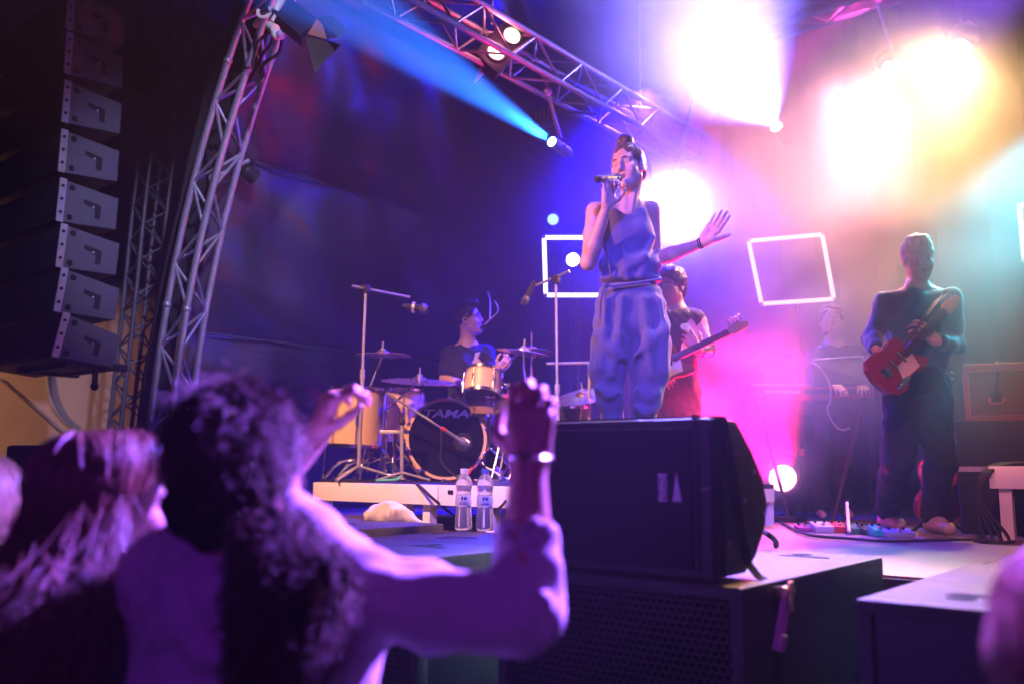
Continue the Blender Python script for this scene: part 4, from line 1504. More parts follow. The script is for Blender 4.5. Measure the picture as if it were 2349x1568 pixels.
def guitar(name, label, low, high, body_poly, scale, bodym, neckm, headm, bass=False, normal=None):
    """low: strap button end, high: tip of the headstock"""
    low, high = Vector(low), Vector(high)
    X = (high - low).normalized()
    N = Vector(normal) if normal is not None else -FWD + UP * 0.1
    N = (N - X * N.dot(X)).normalized()
    Y = N.cross(X)
    L = (high - low).length
    t = thing(name, label, 'bass guitar' if bass else 'electric guitar', low)
    M = Matrix((X, Y, N)).transposed().to_4x4()
    k = L / 0.98
    MB().prism([(x * k, y * k) for x, y in body_poly], -0.022, 0.022, M, bev=0.006).build('body', bodym, t)
    pgd = MB().prism([(x * k, y * k) for x, y in [(0.16, -0.11), (0.33, -0.12), (0.36, -0.02), (0.20, -0.02)]], 0.022, 0.025, M).build('pickguard', mat('cream_plastic', (0.55, 0.5, 0.42), 0.3), t)
    MB().box((0.07 * k, -0.03, 0.022), (0.13 * k, 0.03, 0.032), M, bev=0.002).build('bridge', CHROME, t)
    for x in (0.17, 0.26):
        MB().box((x * k, -0.035, 0.023), ((x + 0.022) * k, 0.035, 0.031), M, bev=0.002).build('pickup', CHROME, t)
    MB().box((0.07 * k, -0.135 * k, 0.023), (0.2 * k, -0.10 * k, 0.028), M, bev=0.002).build('control_plate', CHROME, t)
    for x in (0.09, 0.13):
        MB().lathe([(0.009, 0.028), (0.009, 0.042), (0.007, 0.044)], M @ Matrix.Translation((x * k, -0.118 * k, 0)), n=12).build('knob', CHROME, t)
    nk = MB().box((0.30 * k, -0.024, 0.012), (0.80 * k, 0.024, 0.034), M, bev=0.008).build('neck', neckm, t)
    for i in range(14):
        x = 0.80 - 0.47 * (1 - 2 ** (-i / 10.0)) * 1.2
        MB().box((x * k, -0.0235, 0.034), (x * k + 0.0025, 0.0235, 0.0353), M).build('fret', CHROME, nk)
    hd = MB().prism([(0.80 * k, -0.022), (0.83 * k, -0.036), (0.95 * k, -0.028), (0.985 * k, -0.008), (0.975 * k, 0.02), (0.9 * k, 0.034), (0.83 * k, 0.036), (0.80 * k, 0.022)], 0.010, 0.024, M, bev=0.003).build('headstock', headm, t)
    for i in range(4 if bass else 6):
        x = (0.84 + i * (0.034 if bass else 0.022)) * k
        MB().tube([M @ Vector((x, 0.03, 0.018)), M @ Vector((x, 0.062 if bass else 0.05, 0.018))], 0.005 if bass else 0.003, 6).ball(M @ Vector((x, 0.07 if bass else 0.054, 0.018)), (0.011, 0.011, 0.011) if bass else 0.007, n=8).build('tuner', CHROME, hd)
    for i in range(4 if bass else 6):
        y = -0.015 + 0.03 * i / (3 if bass else 5)
        MB().tube([M @ Vector((0.10 * k, y * 1.3, 0.036)), M @ Vector((0.81 * k, y * 0.85, 0.038))], 0.0008, 4).build('string', CHROME, t)
    return t


TELE = [(0.0, -0.03), (0.01, -0.10), (0.06, -0.155), (0.13, -0.165), (0.20, -0.135), (0.26, -0.125), (0.33, -0.145), (0.40, -0.15), (0.43, -0.125), (0.40, -0.085), (0.36, -0.04), (0.36, 0.03),
        (0.38, 0.07), (0.36, 0.115), (0.30, 0.125), (0.22, 0.11), (0.14, 0.145), (0.07, 0.145), (0.02, 0.10), (0.0, 0.03)]
REDL = mat('red_lacquer', (0.42, 0.03, 0.035), 0.2, var=0.1, coat=0.6)
ROSE = mat('rosewood', (0.08, 0.04, 0.028), 0.4, var=0.3, scale=30)
MAPN = mat('maple_neck', (0.55, 0.34, 0.15), 0.35, var=0.15)
REDG = mat('dark_red_lacquer', (0.22, 0.015, 0.03), 0.2, var=0.1, coat=0.6)
guitar('electric_guitar', 'red single cutaway electric guitar held by the man in the dark sweater', P(2007, 880, gd - 0.36), P(2194, 684, gd - 0.10), TELE, 1, REDG, ROSE, MAPN)
sp = thing('guitar_strap', 'dark guitar strap across the fair haired guitarist\'s sweater', 'strap', P(2104, 700, gd - 0.16))
ribbon([P(2160, 672, gd - 0.02), P(2150, 690, gd - 0.115), P(2128, 720, gd - 0.175), P(2105, 748, gd - 0.195), P(2085, 778, gd - 0.22), P(2072, 800, gd - 0.26)], 0.06, RGT * 0.75 + UP * 0.5, 0.004).build('strap_band', mat('brown_leather', (0.06, 0.035, 0.025), 0.55, var=0.3), sp, world=True)
ribbon([P(2160, 672, gd - 0.02), P(2164, 680, gd + 0.06), P(2150, 730, gd + 0.17), P(2100, 800, gd + 0.17), P(2040, 850, gd + 0.08), P(2004, 872, gd - 0.28)], 0.05, UP, 0.004).build('strap_back', MATS['brown_leather'], sp, world=True)

# bassist, half hidden behind the singer
bd = 6.15
B0 = PZ(1560, 1188, DECK)
bs = thing('person', 'bass player in a black and white patterned shirt half hidden behind the singer', 'person', B0)
m = bpy.data.materials.new('splashed_shirt')
m.use_nodes = True
t = m.node_tree
tc, vz, rp = t.nodes.new('ShaderNodeTexCoord'), t.nodes.new('ShaderNodeTexNoise'), t.nodes.new('ShaderNodeValToRGB')
vz.inputs['Scale'].default_value = 5.5
vz.inputs['Detail'].default_value = 2
rp.color_ramp.elements[0].position, rp.color_ramp.elements[1].position = 0.54, 0.56
rp.color_ramp.elements[0].color, rp.color_ramp.elements[1].color = (0.015, 0.015, 0.02, 1), (0.6, 0.58, 0.58, 1)
t.links.new(tc.outputs['Object'], vz.inputs['Vector'])
t.links.new(vz.outputs[0], rp.inputs[0])
t.links.new(rp.outputs[0], t.nodes['Principled BSDF'].inputs['Base Color'])
t.nodes['Principled BSDF'].inputs['Roughness'].default_value = 0.8
Hb = Frame(P(1540, 655, bd), -FWD * 0.7 - RGT * 0.6 - UP * 0.25, UP)
legs = [[P(1572, 900, bd), P(1575, 1040, bd - 0.05), P(1572, 1165, bd)], [P(1515, 900, bd), P(1508, 1040, bd - 0.05), P(1505, 1165, bd)]]
bwL, bwR = P(1603, 806, bd - 0.16), P(1500, 850, bd - 0.2)
hb = [((bwL, -RGT * 0.5 + UP * 0.75, -FWD * 0.8 - UP * 0.2, RGT * 0.5 + UP * 0.3), dict(L=0.2, curl=((0.3, 0.9, 0.7),) * 4, thumb=0.1, spread=0.15)), ((bwR, RGT * 0.7 - UP * 0.6, -FWD, UP), dict(L=0.19, curl=((0.4, 0.5, 0.3),) * 4))]
pb = simple_player(bs, Hb, 1.05, SKIN, P(1549, 712, bd + 0.02), P(1492, 735, bd), P(1596, 730, bd), P(1478, 800, bd), bwR, P(1622, 800, bd - 0.02), bwL, P(1543, 868, bd), 0.15, legs, m, DENIMBLK, hands=hb, torso=(0.13, 0.175), vox=0.008)
face_parts(bs, pb, 1.05, HAIRDK)
b = Body(0.007)
b.ell(Hb(-0.024, 0, 0.036), (0.116, 0.098, 0.106), Hb.axes(), 0.01).ell(Hb(-0.05, 0, -0.03), (0.08, 0.085, 0.085), Hb.axes(), 0.02).ell(Hb(0.11, 0, -0.02), (0.085, 0.08, 0.085), Hb.axes(), 0.01, sub=True)
b.build('hair', HAIRDK, bs, noise=lump(21, 0.002, 70))
JB = [(x, y * 1.1) for x, y in TELE]
guitar('bass_guitar', 'bass guitar with a pale headstock held by the half hidden player', P(1462, 862, bd - 0.30), P(1714, 742, bd - 0.22), JB, 1.15, mat('sunburst', (0.16, 0.06, 0.03), 0.25, coat=0.5), ROSE, MAPN, bass=True)

# keyboard player
kd = 6.9
K0 = PZ(1915, 1180, DECK)
kp = thing('person', 'keyboard player with a dark beard in black clothes behind the raised lid', 'person', K0)
Hk = Frame(P(1908, 735, kd), -FWD * 0.8 - RGT * 0.35 - UP * 0.2, UP)
legs = [[P(1935, 950, kd), P(1937, 1070, kd - 0.03), P(1938, 1165, kd)], [P(1885, 950, kd), P(1880, 1070, kd - 0.03), P(1878, 1165, kd)]]
kwR, kwL = P(1905, 882, kd - 0.42), P(1975, 880, kd - 0.4)
hk = [((kwR, -FWD * 0.8 + RGT * 0.2 - UP * 0.2, UP, RGT), dict(L=0.19, curl=((0.4, 0.4, 0.3),) * 4)), ((kwL, -FWD * 0.8 - RGT * 0.2 - UP * 0.2, UP, -RGT), dict(L=0.19, curl=((0.4, 0.4, 0.3),) * 4))]
pk = simple_player(kp, Hk, 1.05, SKIN, P(1912, 792, kd + 0.03), P(1868, 815, kd), P(1965, 812, kd), P(1855, 875, kd - 0.05), kwR, P(1985, 872, kd - 0.05), kwL, P(1912, 930, kd), 0.15, legs, TEEBLK, DENIMBLK, hands=hk, torso=(0.125, 0.175), vox=0.0085)
face_parts(kp, pk, 1.05, HAIRDK)
b = Body(0.007)
b.ell(Hk(-0.022, 0, 0.040), (0.110, 0.090, 0.097), Hk.axes(), 0.01).ell(Hk(0.11, 0, -0.005), (0.085, 0.085, 0.085), Hk.axes(), 0.01, sub=True)
b.build('hair', HAIRDK, kp, noise=lump(22, 0.003, 45))
b = Body(0.006)
b.ell(Hk(0.045, 0, -0.088), (0.052, 0.056, 0.042), Hk.axes(), 0.01).ell(Hk(0.10, 0, -0.045), (0.05, 0.05, 0.034), Hk.axes(), 0.01, sub=True)
b.build('beard', HAIRDK, kp, noise=lump(23, 0.002, 60))

# drummer
dd = 7.12
RIS = DECK + 0.272
D0 = P(1075, 1090, dd)
D0.z = RIS
dr = thing('person', 'drummer in a black t-shirt with cropped dark hair turned to the singer', 'person', D0)
Hd = Frame(P(1075, 733, dd), RGT * 0.93 - FWD * 0.30 + UP * 0.16, UP - RGT * 0.1)
fw = (RGT * 0.35 - FWD * 0.9).normalized()
legs = [[P(1095, 950, dd - 0.03), P(1135, 985, dd - 0.10), P(1135, 1070, dd - 0.06)], [P(1045, 950, dd - 0.03), P(1005, 985, dd - 0.12), P(1005, 1070, dd - 0.08)]]
dwR, dwL = P(1078, 884, dd - 0.30), P(1144, 850, dd - 0.36)
hdm = [((dwR, RGT * 0.85 + UP * 0.1 - FWD * 0.4, UP, RGT * 0.3 - FWD * 0.6), dict(L=0.19, curl=((0.9, 1.0, 0.7),) * 4)), ((dwL, RGT * 0.5 + UP * 0.5 - FWD * 0.4, UP * 0.6 - FWD * 0.5, -RGT * 0.7), dict(L=0.19, curl=((0.9, 1.0, 0.7),) * 4))]
pdm = simple_player(dr, Hd, 1.04, SKIN, P(1073, 792, dd + 0.02), P(1030, 812, dd), P(1116, 812, dd + 0.02), P(1019, 868, dd - 0.02), dwR, P(1128, 868, dd - 0.1), dwL, P(1072, 940, dd), 0.15, legs, TEEBLK, DENIMBLK, hands=hdm, torso=(0.12, 0.175), arms_bare=True, fwd=fw, vox=0.0075, open_=0.5)
face_parts(dr, pdm, 1.04, HAIRDK)
b = Body(0.006)
b.ell(Hd(-0.022, 0, 0.038), (0.110, 0.0895, 0.097), Hd.axes(), 0.01)
b.ell(Hd(0.025, 0, 0.122), (0.068, 0.056, 0.030), Hd.axes(), 0.02).ell(Hd(0.085, 0, 0.118), (0.022, 0.036, 0.024), Hd.axes(), 0.02)
b.ell(Hd(0.11, 0, -0.01), (0.085, 0.083, 0.084), Hd.axes(), 0.01, sub=True)
b.build('hair', HAIRDK, dr, noise=lump(31, 0.0016, 80))
MB().ball(pdm(0.0, 0.083, -0.012), 0.010, n=8).ball(pdm(0.0, -0.083, -0.012), 0.010, n=8).build('ear_piece', RUBBER, dr, world=True)
MB().prism([(-0.05, -0.04), (-0.01, -0.05), (0.03, -0.02), (0.0, 0.01), (0.02, 0.06), (-0.02, 0.05), (-0.03, 0.0)], 0, 0.003, Matrix.Translation(P(1083, 828, dd) + fw * 0.135 - D0) @ Matrix((RGT, UP, -FWD)).transposed().to_4x4()).build('shirt_print', mat('grey_print', (0.5, 0.48, 0.46), 0.8), dr)
for nm, a0, a1 in (('left', P(1160, 838, dd - 0.42), P(1203, 797, dd - 0.55)), ('right', P(1086, 884, dd - 0.40), P(1150, 872, dd - 0.62))):
    s_ = MB().tube([a0 - (a1 - a0) * 0.35, a0, a1, a1 + (a1 - a0).normalized() * 0.02], [0.0075, 0.0075, 0.005, 0.004], 8).build('drumstick', MAPN, origin=a0)
    tag(s_, 'wooden drumstick raised over the snare in the drummer\'s left hand' if nm == 'left' else 'wooden drumstick low over the toms in the drummer\'s right hand', 'drumstick', 'drumsticks')

# ------------------------------------------------------------------ drum riser
ry = PZ(940, 1108, RIS).y           # front face of the platform
rx0, rx1 = PZ(700, 1104, RIS).x - 0.1, PZ(1175, 1118, RIS).x + 0.25
ri = thing('drum_riser', 'low wooden platform carrying the drum kit, pale front board', 'riser', ((rx0 + rx1) / 2, ry, DECK))
MB().box((rx0, ry + 0.03, RIS - 0.03), (rx1, ry + 2.05, RIS)).build('deck_top', BLACK, ri, world=True)
half = (rx0 + rx1) / 2
for a, c in ((rx0, half - 0.004), (half + 0.004, rx1)):
    MB().box((a, ry, RIS - 0.118), (c, ry + 0.03, RIS - 0.004), bev=0.003).build('front_board', WHITEWOOD, ri, world=True)
MB().box((rx0, ry + 0.03, RIS - 0.118), (rx0 + 0.03, ry + 2.05, RIS - 0.032)).build('side_board', WHITEWOOD, ri, world=True)
MB().box((rx1 - 0.03, ry + 0.03, RIS - 0.118), (rx1, ry + 2.05, RIS - 0.032)).build('side_board', WHITEWOOD, ri, world=True)
for x in (rx0 + 0.04, PY(912, 1160, ry).x, PY(964, 1160, ry).x, PY(1110, 1160, ry).x, rx1 - 0.04):
    for y in (ry + 0.05, ry + 1.0, ry + 2.0):
        MB().box((x - 0.028, y, DECK + 0.001), (x + 0.028, y + 0.06, RIS - 0.119)).build('leg', WHITEWOOD, ri, world=True)
MB().box((-0.02, 0, -0.012), (0.02, 0.003, 0.012), Matrix.Translation(PY(1033, 1141 - 13, ry - 0.004) - base_of(ri))).build('latch', BLACK, ri)


def on(p, z=None):
    p = Vector(p)
    return Vector((p.x, p.y, RIS if z is None else z))


def lugs(parent, M, r, h, n, rim=0.0):
    for k in range(n):
        a = 2 * PI * k / n + 0.2
        R = M @ Matrix.Rotation(a, 4, 'Z')
        lg = MB().box((r, -0.008, h * 0.35), (r + 0.016, 0.008, h * 0.65), R, bev=0.004)
        lg.tube([R @ Vector((r + 0.011, 0, 0.012)), R @ Vector((r + 0.011, 0, h - 0.012))], 0.003, 5)
        lg.build('lug', CHROME, parent)


def drum(name, label, c, axis, r, h, shell, nl=8, up=None, headm=None):
    """c: centre of the bottom; axis: towards the batter head"""
    q = Vector(axis).normalized().to_track_quat('Z', 'Y').to_matrix().to_4x4()
    t = thing(name, label, 'drum', c)
    MB().lathe([(r, 0.0), (r, h)], q, n=40, cap=False).build('shell', shell, t)
    MB().lathe([(r - 0.004, h + 0.004), (r - 0.004, h + 0.0065)], q, n=40).build('batter_head', headm or mat('drum_head', (0.7, 0.69, 0.66), 0.5), t)
    MB().lathe([(r - 0.004, -0.0065), (r - 0.004, -0.004)], q, n=40).build('resonant_head', mat('clear_head', (0.06, 0.06, 0.065), 0.3), t)
    for z in (-0.012, h - 0.010):
        MB().lathe([(r + 0.003, z), (r + 0.010, z), (r + 0.010, z + 0.022), (r + 0.003, z + 0.022), (r + 0.003, z)], q, n=40, cap=False).build('hoop', CHROME, t)
    lugs(t, q, r, h, nl)
    return t, q


# bass drum: front head looks at the crowd and slightly to the right
kd_c = P(1024, 1009, 6.42)
kax = (-FWD * 0.985 + RGT * 0.16).normalized()
kr = 0.272
kz = RIS + kr + 0.02
kd_c.z = kz
bk = thing('bass_drum', 'amber bass drum with a black front head lettered in white', 'drum', kd_c)
q = kax.to_track_quat('Z', 'Y').to_matrix().to_4x4()
# make local y point up
yv = UP
xv = yv.cross(kax).normalized()
yv = kax.cross(xv)
q = Matrix((xv, yv, kax)).transposed().to_4x4()
MB().lathe([(kr - 0.012, -0.44), (kr - 0.012, -0.012)], q, n=56, cap=False).build('shell', MAPLE, bk)
GLOSS = mat('gloss_black_head', (0.008, 0.008, 0.01), 0.12, var=0.2, rvar=0.04)
hdk = MB().lathe([(kr - 0.006, 0.0), (kr - 0.006, 0.003)], q, n=56).build('front_head', GLOSS, bk)
MB().lathe([(kr - 0.004, -0.03), (kr + 0.012, -0.03), (kr + 0.012, 0.018), (kr - 0.008, 0.018), (kr - 0.008, 0.004)], q, n=64, cap=False).build('hoop', MAPLE, bk)
MB().lathe([(kr - 0.004, -0.47), (kr + 0.012, -0.47), (kr + 0.012, -0.43), (kr - 0.004, -0.43)], q, n=56, cap=False).build('rear_hoop', MAPLE, bk)
for k in range(10):
    a = 2 * PI * k / 10 + 0.25
    R = q @ Matrix.Rotation(a, 4, 'Z')
    MB().box((kr + 0.004, -0.014, -0.015), (kr + 0.024, 0.014, 0.026), R, bev=0.004).box((kr - 0.004, -0.012, -0.18), (kr + 0.014, 0.012, -0.10), R, bev=0.004).tube([R @ Vector((kr + 0.016, 0, 0.0)), R @ Vector((kr + 0.014, 0, -0.14))], 0.004, 6).build('claw', CHROME, bk)
PAPER = mat('white_print', (0.85, 0.84, 0.84), 0.5, var=0.05)
lettering('lettering', 'TAMA', 0.122, q @ Matrix.Translation((-0.012, 0.176, 0.004)) @ Matrix.Diagonal((0.98, 0.62, 1, 1)), PAPER, hdk, 0.0004, 0.22, 0.003)
port = q @ Matrix.Translation((0.118, -0.022, 0.003))
MB().lathe([(0.066, 0), (0.066, 0.006), (0.056, 0.008), (0.056, 0.001)], port, n=32).build('port_ring', RUBBER, hdk)
for sg in (-1, 1):
    MB().tube([q @ Vector((sg * kr * 0.8, -kr * 0.55, -0.06)), q @ Vector((sg * (kr + 0.16), -kr - 0.01, 0.06))], 0.009, 8).ball(q @ Vector((sg * (kr + 0.16), -kr - 0.012, 0.06)), 0.014, n=8).build('spur', CHROME, bk)

# kick microphone on a short boom
km = thing('kick_microphone_stand', 'short boom stand aiming a microphone at the bass drum port', 'microphone stand', on(P(922, 1098, 6.12)))
kb = base_of(km)
top = P(922, 968, 6.12)
MB().tube([kb + UP * 0.01, top], 0.013, 10).build('column', STEEL, km, world=True)
MB().ball(top, 0.024, n=10).build('clutch', RUBBER, km, world=True)
tipk = P(1064, 1014, 6.28)
bst = P(888, 902, 6.05)
MB().tube([bst, tipk.lerp(bst, 0.25)], 0.008, 8).tube([bst, bst.lerp(tipk, 0.1)], 0.014, 8).build('boom', STEEL, km, world=True)
for a in (0.4, 2.5, 4.6):
    MB().tube([kb + UP * 0.06, kb + Vector((0.2 * math.cos(a), 0.2 * math.sin(a), 0.012))], 0.008, 6).build('foot', STEEL, km, world=True)
kmi = thing('kick_microphone', 'round grey bass drum microphone at the port of the front head', 'microphone', tipk)
dq = (tipk - bst).normalized().to_track_quat('Z', 'Y').to_matrix().to_4x4()
MB().lathe([(0.012, -0.16), (0.014, -0.05), (0.03, -0.02), (0.034, 0.005), (0.030, 0.03), (0.001, 0.042)], dq, n=20).build('body', mat('grey_metal', (0.3, 0.3, 0.32), 0.35, metal=0.7), kmi)
MB().lathe([(0.015, -0.19), (0.015, -0.155)], dq, n=14).build('ring', mat('red_ring', (0.6, 0.05, 0.05), 0.4), kmi)
cable('microphone_cable', [tipk - (tipk - bst).normalized() * 0.19, P(1012, 1020, 6.2), P(1014, 1062, 6.2), P(1060, 1100, 6.2), on(P(1090, 1108, 6.3)) + UP * 0.006], 0.006, 'thin black cable looping down in front of the bass drum')

# rack tom, amber
tom_ax = (UP * 0.88 - FWD * -0.30 + RGT * 0.05).normalized()
tc_ = P(1106, 905, 6.35)
tom, tq = drum('rack_tom', 'bright amber rack tom mounted above the bass drum', tc_, tom_ax, 0.128, 0.17, MAPLE, 6)
MB().lathe([(0.022, 0), (0.022, 0.002)], tq @ Matrix.Rotation(-2.1, 4, 'Z') @ Matrix.Translation((0.1285, 0, 0.10)) @ Matrix.Rotation(PI / 2, 4, 'Y'), n=20).build('badge', BRASS, tom)
MB().tube([tc_ + tom_ax * 0.09 + RGT * 0.13, P(1165, 885, 6.4), P(1168, 985, 6.5)], 0.012, 8).ball(P(1165, 885, 6.4), 0.025, n=8).build('mount', CHROME, tom, world=True)
ft_, fq = drum('floor_tom', 'amber floor tom in shade at the left of the kit', P(812, 1022, 6.5), (UP + RGT * 0.04), 0.205, 0.40, MAPLE, 8)
for a in (0.3, 2.4, 4.5):
    v = Vector((math.cos(a), math.sin(a), 0)) * 0.225
    b0 = base_of(ft_)
    MB().tube([b0 + v + UP * 0.27, b0 + v - UP * 0.02, Vector(((b0 + v * 1.05).x, (b0 + v * 1.05).y, RIS + 0.012))], 0.007, 8).ball(Vector(((b0 + v * 1.05).x, (b0 + v * 1.05).y, RIS + 0.014)), 0.014, n=8).build('leg', CHROME, ft_, world=True)
t2, _ = drum('floor_tom', 'second amber floor tom between the stands and the bass drum', P(912, 1010, 6.85), UP, 0.19, 0.37, MAPLE, 8)
b0 = base_of(t2)
for a in (0.8, 2.9, 5.0):
    v = Vector((math.cos(a), math.sin(a), 0)) * 0.205
    MB().tube([b0 + v + UP * 0.25, Vector(((b0 + v).x, (b0 + v).y, RIS + 0.004))], 0.007, 8).build('leg', CHROME, t2, world=True)
sn, _ = drum('snare_drum', 'shallow snare drum beside the bass drum, half behind the raised hand', P(1122, 948, 6.55), (UP - FWD * 0.1), 0.178, 0.13, mat('dark_shell', (0.28, 0.16, 0.08), 0.35, coat=0.4), 8)
b0 = base_of(sn)
MB().tube([b0 - UP * 0.02, Vector((b0.x, b0.y, RIS + 0.22))], 0.012, 8).build('stand_tube', CHROME, sn, world=True)
for a in (0.5, 2.6, 4.7):
    MB().tube([Vector((b0.x, b0.y, RIS + 0.24)), Vector((b0.x + 0.26 * math.cos(a), b0.y + 0.26 * math.sin(a), RIS + 0.01))], 0.008, 6).build('stand_leg', CHROME, sn, world=True)


def tripod(root, base, h, r, spread, m=STEEL, zt=0.3):
    for a in (0.5, 2.6, 4.7):
        v = Vector((math.cos(a), math.sin(a), 0)) * spread
        MB().tube([base + UP * zt, base + v + UP * 0.012], 0.009, 6).tube([base + UP * zt * 0.35, base + v * 0.5 + UP * (zt * 0.5)], 0.006, 6).ball(base + v + UP * 0.014, 0.014, n=8).build('leg', m, root, world=True)


CYM = [(0.012, 0.028), (0.03, 0.026), (0.048, 0.016), (0.06, 0.009), (0.2, -0.004), (0.235, -0.010)]


def cymbal(label, c, tilt, r, standbase, post=0.06):
    t = thing('cymbal', label, 'cymbal', c, group='cymbals of the drum kit')
    ax_ = Vector(tilt).normalized()
    q = ax_.to_track_quat('Z', 'Y').to_matrix().to_4x4()
    k = r / 0.235
    prof = [(a * (k if i > 2 else 1), z) for i, (a, z) in enumerate(CYM)]
    prof += [(a, z - 0.002) for a, z in prof[::-1]]
    MB().lathe(prof, q, n=56, cap=False).build('plate', BRASS, t)
    MB().tube([q @ Vector((0, 0, 0.028)), q @ Vector((0, 0, post + 0.03))], 0.006, 8).lathe([(0.02, 0.028), (0.02, 0.04)], q, n=14).build('wing_nut', STEEL, t)
    s = thing('cymbal_stand', label.replace('cymbal', 'stand', 1) + ', its chrome stand', 'cymbal stand', standbase, group='stands of the drum kit')
    sb = Vector(standbase)
    mid = sb.lerp(Vector((sb.x, sb.y, c.z)), 0.72)
    MB().tube([sb + UP * 0.06, mid], 0.013, 10).build('tube', CHROME, s, world=True)
    MB().tube([mid, c - ax_ * 0.004], 0.008, 8).ball(mid, 0.022, n=10).build('arm', CHROME, s, world=True)
    tripod(s, sb, 0, 0, 0.28, CHROME, 0.34)
    return t


cymbal('thin crash cymbal edge on above the floor tom at the left', P(878, 812, 6.5), UP - FWD * 0.02, 0.20, on(P(842, 1092, 6.45)))
cymbal('big ride cymbal tilted towards the lens in front of the drummer', P(962, 872, 6.3), UP * 0.94 - FWD * 0.16 + RGT * 0.05, 0.265, on(P(882, 1092, 6.5)))
cymbal('crash cymbal tilted down to the right beside the drummer', P(1200, 806, 6.45), UP + RGT * 0.14 - FWD * 0.05, 0.195, on(P(1205, 1095, 6.6)))
hh = thing('hi_hat', 'pair of hi-hat cymbals on a rod behind the tilted crash', 'hi-hat', on(P(1218, 1095, 6.9)))
hb_ = base_of(hh)
MB().tube([hb_ + UP * 0.02, P(1219, 762, 6.9)], 0.007, 8).build('rod', CHROME, hh, world=True)
MB().tube([hb_ + UP * 0.1, P(1218, 842, 6.9)], 0.013, 8).build('tube', CHROME, hh, world=True)
for z, sg in ((803, 1), (812, -1)):
    c = P(1218, z, 6.9)
    pr = [(a * 0.72 if a > 0.05 else a, zz * sg) for a, zz in CYM]
    MB().lathe(pr + [(a, zz - 0.0015) for a, zz in pr[::-1]], Matrix.Translation(c - hb_), n=44, cap=False).build('plate', BRASS, hh)
tripod(hh, hb_, 0, 0, 0.26, CHROME, 0.3)
cymbal('copper lit cymbal sloping behind the singer\'s hip', P(1338, 906, 6.2), UP - RGT * 0.2 - FWD * 0.32, 0.21, on(P(1330, 1150, 6.35), DECK))
pdm_ = thing('side_drum', 'small drum with a glowing white head between the stands', 'drum', P(1313, 935, 6.5))
MB().lathe([(0.125, -0.14), (0.125, 0)], n=32).build('shell', BLACK, pdm_)
MB().lathe([(0.12, 0.002), (0.12, 0.005)], Matrix.Rotation(0.12, 4, 'X'), n=32).build('head', MATS['drum_head'], pdm_)
MB().lathe([(0.13, -0.01), (0.132, 0.01), (0.124, 0.01)], n=32, cap=False).build('hoop', CHROME, pdm_)
MB().tube([(0, 0, -0.14), (0, 0, -(base_of(pdm_).z - DECK) + 0.02)], 0.013, 8).build('stand_tube', CHROME, pdm_)
tripod(pdm_, on(base_of(pdm_), DECK), 0, 0, 0.25, CHROME, 0.3)
thr = thing('drum_throne', 'round black stool under the drummer', 'stool', on(P(1072, 1090, 7.12)))
tz = P(1072, 968, 7.12).z - RIS
MB().lathe([(0.03, tz - 0.09), (0.17, tz - 0.08), (0.18, tz - 0.03), (0.16, tz), (0.001, tz + 0.004)], n=28).build('seat', CLOTHBLK, thr)
MB().tube([(0, 0, 0.1), (0, 0, tz - 0.08)], 0.018, 10).build('post', CHROME, thr)
tripod(thr, base_of(thr), 0, 0, 0.24, CHROME, 0.25)
pdl = thing('kick_pedal', 'chrome bass drum pedal rods at the right foot of the bass drum', 'pedal', on(P(1128, 1085, 6.45)))
pb_ = base_of(pdl)
MB().tube([pb_ + UP * 0.02, P(1145, 1025, 6.5)], 0.009, 8).tube([pb_ + UP * 0.02 + RGT * 0.05, P(1160, 1010, 6.5)], 0.007, 8).build('rods', CHROME, pdl, world=True)
MB().box((-0.05, -0.14, 0.0), (0.05, 0.14, 0.015), bev=0.004).build('plate', STEEL, pdl)


def mic_stand(label, base, top, boom, mic_at, micdir, mname, mlabel, big=False, tilt_r=0.009):
    t = thing('microphone_stand', label, 'microphone stand', base)
    base, top = Vector(base), Vector(top)
    MB().tube([base + UP * 0.05, base.lerp(top, 0.55)], 0.013, 10).build('lower_tube', STEEL, t, world=True)
    MB().tube([base.lerp(top, 0.55), top], 0.009, 10).lathe([(0.017, -0.03), (0.017, 0.03)], Matrix.Translation(base.lerp(top, 0.55)), n=12).build('upper_tube', STEEL, t, world=True)
    MB().box((-0.025, -0.02, -0.03), (0.025, 0.02, 0.025), Matrix.Translation(top), bev=0.006).build('clutch', RUBBER, t, world=True)
    if boom:
        MB().tube([Vector(boom[0]), Vector(boom[1])], tilt_r, 8).build('boom', STEEL, t, world=True)
    for a in (0.9, 3.0, 5.1):
        v = Vector((math.cos(a), math.sin(a), 0)) * 0.3
        MB().tube([base + UP * 0.1, base + v + UP * 0.012], 0.010, 6).build('leg', STEEL, t, world=True)
    if mic_at is not None:
        m_ = thing('microphone', mlabel, 'microphone', mic_at)
        q = Vector(micdir).normalized().to_track_quat('Z', 'Y').to_matrix().to_4x4()
        k = 1.5 if big else 1.0
        MB().lathe([(0.010 * k, -0.09), (0.016 * k, -0.05), (0.018 * k, 0.03)], q, n=16).build('handle', RUBBER, m_)
        MB().lathe([(0.018 * k, 0.03), (0.026 * k, 0.045), (0.026 * k, 0.065), (0.016 * k, 0.088), (0.001, 0.092)], q, n=16).build('grille', MATS['mic_grille'], m_)
        if big:
            MB().lathe([(0.036, -0.02), (0.04, -0.02), (0.04, 0.0), (0.036, 0.0), (0.036, -0.02)], q, n=20, cap=False).build('shock_mount', STEEL, m_)
    return t


